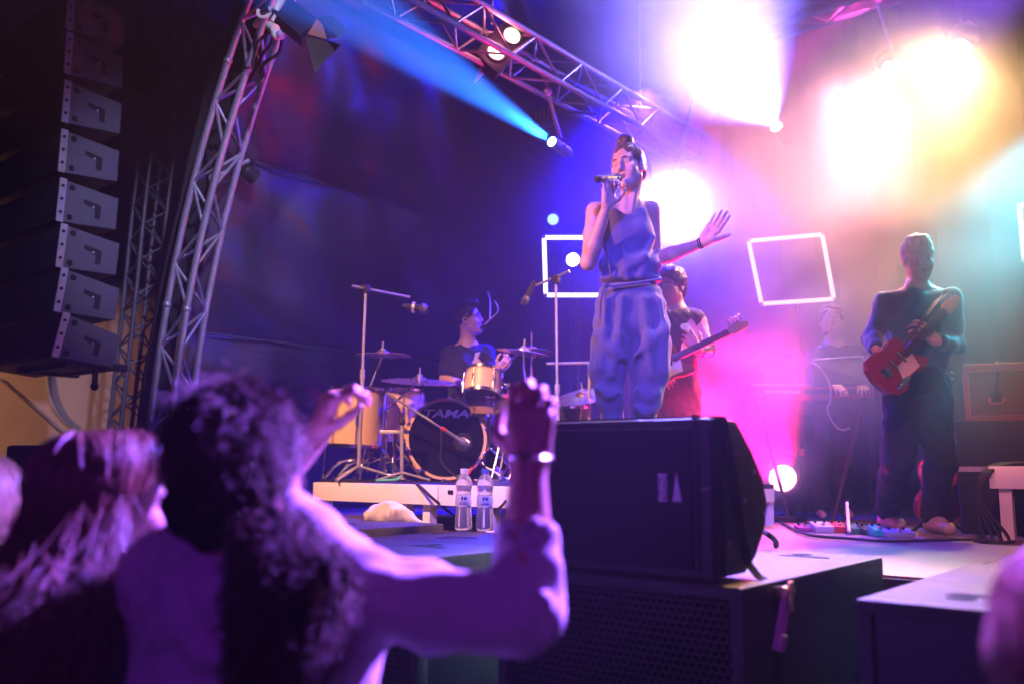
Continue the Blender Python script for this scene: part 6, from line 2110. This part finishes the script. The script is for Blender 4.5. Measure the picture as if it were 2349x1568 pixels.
MB().tube([Mb @ Vector((-0.25, 0, -0.1)), Mb @ Vector((-0.25, 0, -0.28)), Mb @ Vector((0.25, 0, -0.28)), Mb @ Vector((0.25, 0, -0.1))], 0.014, 8).build('yoke', STEEL, bl)
MB().tube([Mb @ Vector((0, 0, -0.28)), Vector((-3.98, bc.y + 0.2, 4.4)) - bc], 0.016, 8).build('clamp', STEEL, bl)
lamp('truss_washlight', 'added washlight on the curved truss grazing the tarpaulin', Vector((-5.75, 3.95, 3.6)), Vector((-6.05, 7.5, 2.3)), 0.05, 0.10, emit('lens_teal', (0.1, 0.4, 0.8), 1.0), hang=(-5.85, 3.62, 3.55))  # invented housing and lens for the light added along the tarpaulin
# grid of small lamps (dark matrix panel) hanging from the truss
mp_ = thing('lamp_matrix', 'dark square lamp panel with rows of small lenses under the truss', 'stage light', P(1248, 262, 6.9), group='stage lights')
Mm = Matrix((RGT, UP, -FWD)).transposed().to_4x4() @ Matrix.Rotation(-0.5, 4, 'X')
MB().box((-0.09, -0.09, -0.06), (0.09, 0.09, 0.0), Mm, bev=0.006).build('housing', HOUS, mp_)
for i in range(5):
    for j in range(5):
        MB().lathe([(0.012, 0.0), (0.009, 0.004), (0.001, 0.005)], Mm @ Matrix.Translation((-0.066 + 0.033 * i, -0.066 + 0.033 * j, 0)), n=8).build('lens', mat('lens_glass', (0.2, 0.2, 0.26), 0.1), mp_)
MB().tube([Mm @ Vector((0, 0.09, -0.03)), Vector((-3.98, 5.9, 4.3)) - base_of(mp_)], 0.014, 8).build('bracket', HOUS, mp_)

# fresnel with barn doors at the top of the curved truss
fr = thing('barn_door_lamp', 'black square lamp with open barn doors clamped to the curved truss', 'stage light', P(676, 40, 5.6), group='stage lights')
fd = 5.55
d_ = (Vector(P(1400, 560, 4.6)) - Vector(L_FRESNEL)).normalized()
def dslab(px4, d, th, name, m):
    q = [P(x, y, d if not hasattr(d, '__len__') else d[i]) for i, (x, y) in enumerate(px4)]
    nn = (q[1] - q[0]).cross(q[3] - q[0]).normalized()
    if nn.dot(FWD) < 0:
        nn = -nn
    b = MB().add(q + [p + nn * th for p in q], [(0, 1, 2, 3), (7, 6, 5, 4), (0, 4, 5, 1), (1, 5, 6, 2), (2, 6, 7, 3), (3, 7, 4, 0)])
    return b.build(name, m, fr, world=True)
dslab([(658, -12), (726, 44), (690, 82), (622, 26)], [fd, fd - 0.02, fd - 0.06, fd - 0.04], 0.12, 'housing', mat('lamp_blue_black', (0.025, 0.022, 0.05), 0.4))
DOOR = mat('barn_door', (0.06, 0.045, 0.04), 0.55, var=0.3)
dslab([(730, 40), (764, 36), (796, 66), (776, 88)], [fd, fd + 0.03, fd - 0.12, fd - 0.16], 0.004, 'barn_door', DOOR)
dslab([(700, 84), (746, 90), (782, 104), (722, 168)], [fd, fd + 0.04, fd - 0.02, fd - 0.14], 0.004, 'barn_door', DOOR)
dslab([(726, 44), (776, 88), (746, 90), (704, 78)], [fd - 0.02, fd - 0.02, fd, fd], 0.004, 'barn_door', mat('barn_door_inside', (0.5, 0.2, 0.1), 0.5))  # orange light on the door's underside put into its colour
MB().tube([P(618, 60, fd), P(632, 68, fd - 0.05)], 0.032, 12).ball(P(634, 80, fd - 0.06), 0.034, n=12).build('knob', mat('cream_knob', (0.75, 0.66, 0.52), 0.4), fr, world=True)
MB().tube([P(640, 76, fd - 0.08), P(646, 86, fd - 0.09)], 0.022, 12).build('knob_face', mat('mauve_face', (0.4, 0.3, 0.5), 0.4), fr, world=True)
MB().tube([P(648, -8, fd - 0.02), P(632, 26, fd - 0.02)], 0.03, 10).tube([P(632, 34, fd - 0.03), P(624, 48, fd - 0.03)], 0.012, 8).build('bracket', MATS['cream_knob'], fr, world=True)
MB().tube(smoothline([P(592, 22, fd), P(592, 34, fd), P(600, 40, fd), P(614, 37, fd), P(626, 28, fd)], 5), 0.012, 8).build('lead', MATS['cream_knob'], fr, world=True)
MB().tube([P(622, 20, fd + 0.02), P(600, 30, 5.75), P(585, 60, 5.85)], 0.02, 8).build('clamp', STEEL, fr, world=True)
for k, (x0, y0, x1, y1) in enumerate(((600, 130, 622, 100), (604, 150, 640, 120), (590, 100, 620, 70))):
    cable('truss_cable', [P(x0 - 12, y0 + 60, 5.92), P(x0, y0, 5.85), P(x1, y1, 5.8), P(x1 + 8, y1 - 50, 5.7)], 0.012, ['dark cable tied to the top of the curved truss, lowest of three', 'dark cable tied to the top of the curved truss, beside the knob', 'dark cable tied to the top of the curved truss, highest of three'][k])['group'] = 'cables at the top of the curved truss'

# ------------------------------------------------------------------ crowd in front of the stage
KNIT = mat('pale_knit', (0.5, 0.46, 0.5), 0.85, var=0.08, scale=12, bump=0.25, bscale=220, sheen=0.3)
JACKET = mat('navy_jacket', (0.03, 0.03, 0.06), 0.8, var=0.2, bump=0.2, bscale=200)
r3 = random.Random(12)

# --- curly haired woman with both hands up
cdp = 1.46
w1 = thing('person', 'woman with curly hair in a low ponytail and a pale sweater, both fists raised', 'person', (P(590, 1300, cdp).x, P(590, 1300, cdp).y, 0))
Hw = Frame(P(556, 1074, cdp), FWD * 0.95 + RGT * 0.25 + UP * 0.10, UP - RGT * 0.03)
b = Body(0.0075)
pw = head(b, Hw, 1.0)
nbw = P(545, 1262, cdp - 0.02)
b.cone(Hw(-0.022, 0, -0.07), nbw, 0.052, 0.058, 0.03)
sL, sR = P(392, 1318, cdp + 0.02), P(775, 1345, cdp - 0.02)
b.cone(nbw, sL, 0.055, 0.05, 0.05).cone(nbw, sR, 0.055, 0.05, 0.05)
eR, wR = P(1208, 1408, cdp - 0.06), P(1211, 1072, cdp - 0.02)
b.cone(sR, eR, 0.050, 0.041, 0.02).cone(eR, eR.lerp(wR, 0.3), 0.042, 0.041, 0.02).cone(eR.lerp(wR, 0.3), wR, 0.041, 0.0285, 0.02)
eL, wL = P(520, 1235, cdp + 0.34), P(722, 1000, cdp + 0.42)
b.cone(sL, eL, 0.050, 0.042, 0.02).cone(eL, eL.lerp(wL, 0.3), 0.042, 0.040, 0.02).cone(eL.lerp(wL, 0.3), wL, 0.040, 0.029, 0.02)
pelw = Vector((P(590, 1300, cdp).x, P(590, 1300, cdp).y, 0.92))
b.cone(nbw - UP * 0.12, pelw, 0.11, 0.12, 0.05)
hand(b, wR, UP * 0.99 + RGT * 0.04, -FWD * 0.95 + RGT * 0.2, -RGT * 0.95 + FWD * 0.2, 0.178, ((0.35, 1.0, 0.9), (0.35, 1.0, 0.9), (0.4, 1.05, 0.9), (0.45, 1.1, 0.9)), 0.45, 0.05, k=0.005)
hand(b, wL, UP * 0.86 + RGT * 0.35 - FWD * 0.1, -RGT * 0.75 + UP * 0.45 - FWD * 0.35, RGT * 0.55 - FWD * 0.75 + UP * 0.1, 0.18, ((0.75, 0.95, 0.5), (0.8, 0.9, 0.5), (0.9, 0.85, 0.5), (1.0, 0.8, 0.5)), 0.1, 0.07, k=0.005)
for sg in (-1, 1):
    hp = pelw + RGT * 0.09 * sg - UP * 0.05
    b.chain([hp, Vector((hp.x, hp.y, 0.48)), Vector((hp.x, hp.y, 0.09))], [0.085, 0.06, 0.04], 0.03)
    b.cone(Vector((hp.x, hp.y, 0.05)), Vector((hp.x, hp.y, 0.04)) + FWD * 0.15, 0.04, 0.032, 0.02)
b.build('body', SKIN, w1)
face_parts(w1, pw, 1.0, HAIRDK, lips=False)
b = Body(0.0075)
axw = (FWD, RGT, UP)
b.ell(P(585, 1480, cdp), (0.125, 0.188, 0.25), axw, 0.03)
b.ell(P(585, 1640, cdp), (0.125, 0.175, 0.25), axw, 0.06)
b.cone(nbw - UP * 0.055, sL - UP * 0.018 + RGT * 0.03, 0.066, 0.068, 0.06).cone(nbw - UP * 0.055, sR - UP * 0.015, 0.066, 0.070, 0.06)
b.cone(sR - UP * 0.015, sR.lerp(eR, 0.5) - UP * 0.012, 0.068, 0.060, 0.03).cone(sR.lerp(eR, 0.5) - UP * 0.012, eR - UP * 0.002, 0.060, 0.051, 0.03)
b.cone(eR, eR.lerp(wR, 0.32), 0.051, 0.049, 0.02).cone(eR.lerp(wR, 0.32), eR.lerp(wR, 0.52), 0.050, 0.043, 0.02)
b.cone(eR.lerp(wR, 0.50), eR.lerp(wR, 0.545), 0.0475, 0.0465, 0.01)
b.cone(sL - UP * 0.01, eL, 0.07, 0.055, 0.03).cone(eL, eL.lerp(wL, 0.45), 0.054, 0.045, 0.02)
b.cone(eR.lerp(wR, 0.45), wR, 0.034, 0.032, 0.004, sub=True)
b.ell(nbw + UP * 0.055, (0.085, 0.082, 0.07), axw, 0.02, sub=True)
for k in range(4):
    a0, a1 = eR + UP * (0.03 + 0.035 * k) - RGT * 0.045 - FWD * 0.03, eR + UP * (-0.005 + 0.035 * k) + RGT * 0.03 - FWD * 0.048
    b.cone(a0, a1, 0.005, 0.004, 0.02, sub=(k % 2 == 0))
for (t0_, t1_, a0_, a1_) in ((0.05, 0.40, 0.9, 0.3), (0.30, 0.72, 0.7, 1.2), (0.55, 0.95, 0.2, 0.8), (0.62, 0.98, -0.5, 0.0), (0.15, 0.55, -0.3, 0.1)):
    arm_d = (eR - sR).normalized()
    u0 = (UP - arm_d * UP.dot(arm_d)).normalized()
    s0 = -FWD
    q0 = sR.lerp(eR, t0_) + (u0 * math.sin(a0_) + s0 * math.cos(a0_)) * 0.060 - UP * 0.01
    q1 = sR.lerp(eR, t1_) + (u0 * math.sin(a1_) + s0 * math.cos(a1_)) * 0.055 - UP * 0.006
    b.cone(q0, q1, 0.006, 0.004, 0.03)
# shawl collar folds over the back
for pts_ in ([(440, 1258, -0.08), (405, 1330, -0.115), (415, 1420, -0.135), (460, 1490, -0.14), (540, 1525, -0.14)], [(410, 1275, -0.06), (372, 1350, -0.09), (380, 1450, -0.12)]):
    for i in range(len(pts_) - 1):
        b.cone(P(pts_[i][0], pts_[i][1], cdp + pts_[i][2]), P(pts_[i + 1][0], pts_[i + 1][1], cdp + pts_[i + 1][2]), 0.009, 0.009, 0.03)
b.build('sweater', KNIT, w1, noise=lump(51, 0.0035, 16, (1, 1, 0.8)))
b = Body(0.01)
b.ell(pelw, (0.13, 0.18, 0.15), axw, 0.03)
for sg in (-1, 1):
    hp = pelw + RGT * 0.09 * sg - UP * 0.05
    b.chain([hp, Vector((hp.x, hp.y, 0.48)), Vector((hp.x, hp.y, 0.12))], [0.10, 0.075, 0.055], 0.03)
b.build('jeans', DENIMBLK, w1)
dv = (wR - eR).normalized()
u_ = dv.orthogonal().normalized()
w2 = dv.cross(u_)
MB().tube([wR + dv * 0.012 + (u_ * math.cos(a) + w2 * math.sin(a)) * 0.0315 for a in [i * 2 * PI / 20 for i in range(20)]], 0.0032, 6, closed=True).ball(wR + dv * 0.012 + RGT * 0.032, 0.008, n=8).build('bracelet', CHROME, w1, world=True)
# hair: a cap swept to a tie at the nape, then a bush of curls
b = Body(0.008)
b.ell(Hw(-0.02, 0, 0.035), (0.112, 0.094, 0.104), Hw.axes(), 0.01)
b.ell(Hw(-0.052, 0.0, -0.035), (0.082, 0.088, 0.078), Hw.axes(), 0.03)
b.ell(Hw(0.11, 0, -0.02), (0.08, 0.08, 0.088), Hw.axes(), 0.01, sub=True)
tie = P(590, 1192, cdp - 0.085)
pony = [tie, P(632, 1235, cdp - 0.125), P(668, 1330, cdp - 0.15), P(650, 1430, cdp - 0.155), P(622, 1510, cdp - 0.15), P(605, 1550, cdp - 0.145)]
b.cone(Hw(-0.07, 0, -0.06), tie, 0.06, 0.032, 0.03)
b.build('hair', HAIRBASE, w1, noise=lump(61, 0.0035, 55))
b = Body(0.008)
b.chain(pony, [0.020, 0.044, 0.066, 0.056, 0.036, 0.012], 0.03)
b.build('ponytail', HAIRBASE, w1, noise=lump(62, 0.005, 60))
MB().tube([tie + (RGT * math.cos(a) + (UP * 0.8 + FWD * 0.3) * math.sin(a)) * 0.030 for a in [i * 2 * PI / 14 for i in range(14)]], 0.011, 8, closed=True).build('hair_tie', mat('red_scrunchie', (0.5, 0.05, 0.05), 0.8), w1, world=True)


def curl(q, d, ln, rad, turns, n=14, droop=0.0):
    d = Vector(d).normalized()
    u = d.orthogonal().normalized()
    w_ = d.cross(u)
    ph_ = r3.uniform(0, 6.28)
    out = []
    for i in range(n):
        t = i / (n - 1)
        a = ph_ + turns * 2 * PI * t
        rr_ = rad * min(1, t * 4)
        out.append(q + d * ln * t + (u * math.cos(a) + w_ * math.sin(a)) * rr_ - UP * droop * t * t)
    return out


ps = []
sw = (tie - Hw(0, 0, 0.05)).normalized()
for k in range(3200):      # hair drawn back over the skull
    a, c = r3.uniform(0, 2 * PI), r3.uniform(-0.8, 1)
    v = Vector((math.sqrt(1 - c * c) * math.cos(a), math.sqrt(1 - c * c) * math.sin(a), c))
    if v.x > 0.35:
        continue
    q = Hw(-0.02 + 0.112 * v.x, 0.094 * v.y, 0.032 + 0.104 * v.z)
    nrm = (q - Hw(-0.02, 0, 0.03)).normalized()
    d1 = (tie - q)
    d1 = (d1 - nrm * d1.dot(nrm)).normalized()
    jit = Vector((r3.gauss(0, 1), r3.gauss(0, 1), r3.gauss(0, 1))) * 0.25
    fl = r3.random() < 0.16
    ps.append(curl(q - nrm * 0.004, d1 + jit * (1.6 if fl else 0.7) + nrm * (0.9 if fl else 0.06), r3.uniform(0.015, 0.035) if fl else r3.uniform(0.05, 0.10), r3.uniform(0.0015, 0.0045), r3.uniform(0.8, 2.5)))
for k in range(5200):     # curls of the ponytail
    i = r3.uniform(0.3, 4.9)
    j = int(i)
    c = pony[j].lerp(pony[j + 1], i - j)
    rad = [0.022, 0.052, 0.078, 0.066, 0.045, 0.016]
    rr_ = rad[j] + (rad[j + 1] - rad[j]) * (i - j)
    v = Vector((r3.gauss(0, 1), r3.gauss(0, 1), r3.gauss(0, 1))).normalized()
    q = c + v * rr_ * r3.uniform(0.7, 1.02)
    ps.append(curl(q, v * 0.55 - UP * 0.75 + RGT * r3.uniform(-0.3, 0.4), r3.uniform(0.025, 0.06), r3.uniform(0.004, 0.009), r3.uniform(1.2, 2.8), 14))
for k in range(40):
    q = P(440 + r3.uniform(-14, 14), 1130 + r3.uniform(-10, 20), cdp - 0.03)
    ps.append(curl(q, -UP + RGT * r3.uniform(-0.15, 0.25), r3.uniform(0.05, 0.09), 0.009, r3.uniform(1, 2), 16))
strands(ps, 0.0013, 'curls', mat('curly_hair', (0.10, 0.055, 0.04), 0.5, var=0.5, scale=60, spec=0.45), w1)

# --- long haired woman at the left
d2 = 1.62
w2o = thing('person', 'woman with long straight brown hair over a dark jacket, face turned to the stage', 'person', (P(190, 1400, d2).x, P(190, 1400, d2).y, 0))
H2 = Frame(P(258, 1172, d2), RGT * 0.80 + FWD * 0.60 + UP * 0.08, UP)
b = Body(0.0085)
p2 = head(b, H2, 0.97)
nb2 = P(205, 1330, d2)
b.cone(H2(-0.022, 0, -0.07), nb2, 0.05, 0.055, 0.03)
s2L, s2R = P(40, 1420, d2 + 0.1), P(330, 1425, d2 - 0.08)
b.cone(nb2, s2L, 0.055, 0.05, 0.05).cone(nb2, s2R, 0.055, 0.05, 0.05)
pel2 = Vector((nb2.x, nb2.y, 0.9))
b.cone(nb2 - UP * 0.12, pel2, 0.11, 0.12, 0.05)
arms2 = []
for s_ in (s2L, s2R):
    e_ = s_ - UP * 0.29 - FWD * 0.03
    w_ = e_ - UP * 0.2 + FWD * 0.12
    b.chain([s_, e_, w_], [0.046, 0.04, 0.028], 0.02)
    hand(b, w_, -UP * 0.8 + FWD * 0.5, RGT if s_ is s2R else -RGT, FWD, 0.175, ((0.3, 0.4, 0.3),) * 4)
    arms2.append((s_, e_, w_))
for sg in (-1, 1):
    hp = pel2 + RGT * 0.09 * sg - UP * 0.05
    b.chain([hp, Vector((hp.x, hp.y, 0.47)), Vector((hp.x, hp.y, 0.09))], [0.085, 0.06, 0.04], 0.03)
    b.cone(Vector((hp.x, hp.y, 0.05)), Vector((hp.x, hp.y, 0.04)) + FWD * 0.15, 0.04, 0.032, 0.02)
b.build('body', SKIN2, w2o)
face_parts(w2o, p2, 0.97, HAIRBR)
b = Body(0.009)
b.ell(nb2 - UP * 0.20, (0.12, 0.18, 0.22), axw, 0.03).ell(nb2 - UP * 0.42, (0.12, 0.17, 0.22), axw, 0.05)
b.cone(nb2 - UP * 0.05, s2L - UP * 0.02, 0.065, 0.066, 0.05).cone(nb2 - UP * 0.05, s2R - UP * 0.02, 0.065, 0.066, 0.05)
for (s_, e_, w_) in arms2:
    b.chain([s_, e_, e_.lerp(w_, 0.9)], [0.066, 0.058, 0.045], 0.03)
b.build('jacket', JACKET, w2o, noise=lump(71, 0.003, 16))
b = Body(0.01)
b.ell(pel2, (0.13, 0.18, 0.15), axw, 0.03)
for sg in (-1, 1):
    hp = pel2 + RGT * 0.09 * sg - UP * 0.05
    b.chain([hp, Vector((hp.x, hp.y, 0.48)), Vector((hp.x, hp.y, 0.12))], [0.10, 0.075, 0.055], 0.03)
b.build('jeans', DENIMBLK, w2o)
b = Body(0.008)
b.ell(H2(-0.018, 0, 0.036), (0.108, 0.090, 0.098), H2.axes(), 0.01)
b.ell(H2(-0.05, 0, -0.05), (0.080, 0.092, 0.09), H2.axes(), 0.03)
b.cone(H2(-0.05, 0, -0.06), P(190, 1300, d2 - 0.05), 0.085, 0.095, 0.05).cone(P(190, 1300, d2 - 0.05), P(130, 1450, d2 - 0.10), 0.095, 0.09, 0.05).cone(P(130, 1450, d2 - 0.1), P(110, 1640, d2 - 0.12), 0.10, 0.06, 0.05)
b.ell(H2(0.115, 0, -0.03), (0.088, 0.085, 0.10), H2.axes(), 0.01, sub=True)
b.build('hair', HAIRBASE2, w2o, noise=lump(72, 0.0025, 30, (1.4, 1.4, 0.3)))


def long_hair(H, n, tgt, spread, m, root, name, back=1.0, r0=0.0011):
    """combed strands: from the parting round the skull, then hanging behind the shoulders"""
    out = []
    for k in range(n):
        az = r3.uniform(-2.75, 2.75) + PI            # round the head, the face left out
        f0 = r3.uniform(-0.6, 0.75)
        lay = r3.uniform(-0.004, 0.009)
        th1 = r3.uniform(1.45, 1.95)
        pth = []
        dx, dy = math.cos(az), math.sin(az)
        for i in range(7):
            th = 0.12 + (th1 - 0.12) * i / 6
            s_ = math.sin(th)
            sx = f0 * 0.06 * (1 - i / 6)
            back_ = -0.045 * (i / 6) ** 2 * max(0.0, dx + 0.3)
            pth.append(H(-0.018 + (0.110 + lay) * s_ * dx + sx + back_, (0.092 + lay) * s_ * dy, 0.034 + (0.100 + lay) * math.cos(th)))
        last = pth[-1]
        t_ = tgt + Vector((r3.gauss(0, spread), r3.gauss(0, spread), r3.uniform(-0.16, 0.12)))
        t_ += (last - H(-0.018, 0, 0)) * 0.45
        pth += [last.lerp(t_, 0.3) - UP * 0.035 - H.f * 0.008, last.lerp(t_, 0.65) - UP * 0.02, t_]
        out.append(smoothline(pth, 3))
    strands(out, r0, name, m, root)


long_hair(H2, 4500, P(120, 1500, d2 - 0.12), 0.075, mat('long_brown_hair', (0.17, 0.075, 0.045), 0.4, var=0.5, scale=60, spec=0.5), w2o, 'hair_strands', r0=0.0017)

# --- fair head cut by the left edge, and the one close to the lens at the lower right
for (hx, hy, dq, lab, fwd_, seed, cm) in ((-72, 1215, 1.75, 'fair haired person cut by the left edge of the picture', FWD + RGT * 0.3, 81, HAIRFAIR), (2520, 1625, 0.85, 'out of focus person very close to the lens at the lower right corner', FWD - RGT * 0.3, 82, HAIRFAIR)):
    c = P(hx, hy, dq)
    t = thing('person', lab, 'person', (c.x, c.y, 0))
    Hq = Frame(c, fwd_, UP)
    b = Body(0.01)
    pq = head(b, Hq, 1.0)
    nbq = c - UP * 0.20 - FWD * 0.02
    b.cone(Hq(-0.022, 0, -0.07), nbq, 0.052, 0.056, 0.03)
    sl, sr = nbq - RGT * 0.17 - UP * 0.06, nbq + RGT * 0.17 - UP * 0.06
    b.cone(nbq, sl, 0.055, 0.05, 0.05).cone(nbq, sr, 0.055, 0.05, 0.05)
    plq = Vector((nbq.x, nbq.y, max(0.75, nbq.z - 0.5)))
    b.cone(nbq - UP * 0.12, plq, 0.11, 0.12, 0.05)
    arms = []
    for s_, sg in ((sl, -1), (sr, 1)):
        e_ = s_ - UP * 0.27 + RGT * 0.03 * sg
        w_ = e_ - UP * 0.18 + FWD * 0.12
        b.chain([s_, e_, w_], [0.046, 0.04, 0.028], 0.02)
        hand(b, w_, -UP * 0.8 + FWD * 0.5, RGT * sg, FWD, 0.175, ((0.3, 0.4, 0.3),) * 4)
        arms.append((s_, e_, w_))
        hp = plq + RGT * 0.09 * sg - UP * 0.05
        b.chain([hp, Vector((hp.x, hp.y, hp.z * 0.52)), Vector((hp.x, hp.y, 0.09))], [0.085, 0.06, 0.04], 0.03)
        b.cone(Vector((hp.x, hp.y, 0.05)), Vector((hp.x, hp.y, 0.04)) + FWD * 0.15, 0.04, 0.032, 0.02)
    b.build('body', SKIN2, t)
    b = Body(0.01)
    b.ell(nbq - UP * 0.20, (0.12, 0.18, 0.22), axw, 0.03).ell(nbq - UP * 0.40, (0.12, 0.17, 0.22), axw, 0.05)
    b.cone(nbq - UP * 0.05, sl - UP * 0.01, 0.065, 0.066, 0.05).cone(nbq - UP * 0.05, sr - UP * 0.01, 0.065, 0.066, 0.05)
    for (s_, e_, w_) in arms:
        b.chain([s_, e_, e_.lerp(w_, 0.9)], [0.066, 0.058, 0.045], 0.03)
    b.build('jacket', JACKET, t, noise=lump(seed, 0.004, 16))
    b = Body(0.01)
    b.ell(plq, (0.13, 0.18, 0.15), axw, 0.03)
    for sg in (-1, 1):
        hp = plq + RGT * 0.09 * sg - UP * 0.05
        b.chain([hp, Vector((hp.x, hp.y, hp.z * 0.52)), Vector((hp.x, hp.y, 0.12))], [0.10, 0.075, 0.055], 0.03)
    b.build('jeans', DENIMBLK, t)
    b = Body(0.009)
    b.ell(Hq(-0.02, 0, 0.034), (0.110, 0.092, 0.10), Hq.axes(), 0.01).ell(Hq(-0.045, 0, -0.07), (0.082, 0.09, 0.11), Hq.axes(), 0.03)
    b.ell(Hq(0.112, 0, -0.03), (0.085, 0.085, 0.10), Hq.axes(), 0.01, sub=True)
    b.build('hair', cm, t, noise=lump(seed + 5, 0.005, 30, (1.3, 1.3, 0.4)))
    long_hair(Hq, 900, c - UP * 0.30 - FWD * 0.09, 0.06, cm, t, 'hair_strands', r0=0.0012)
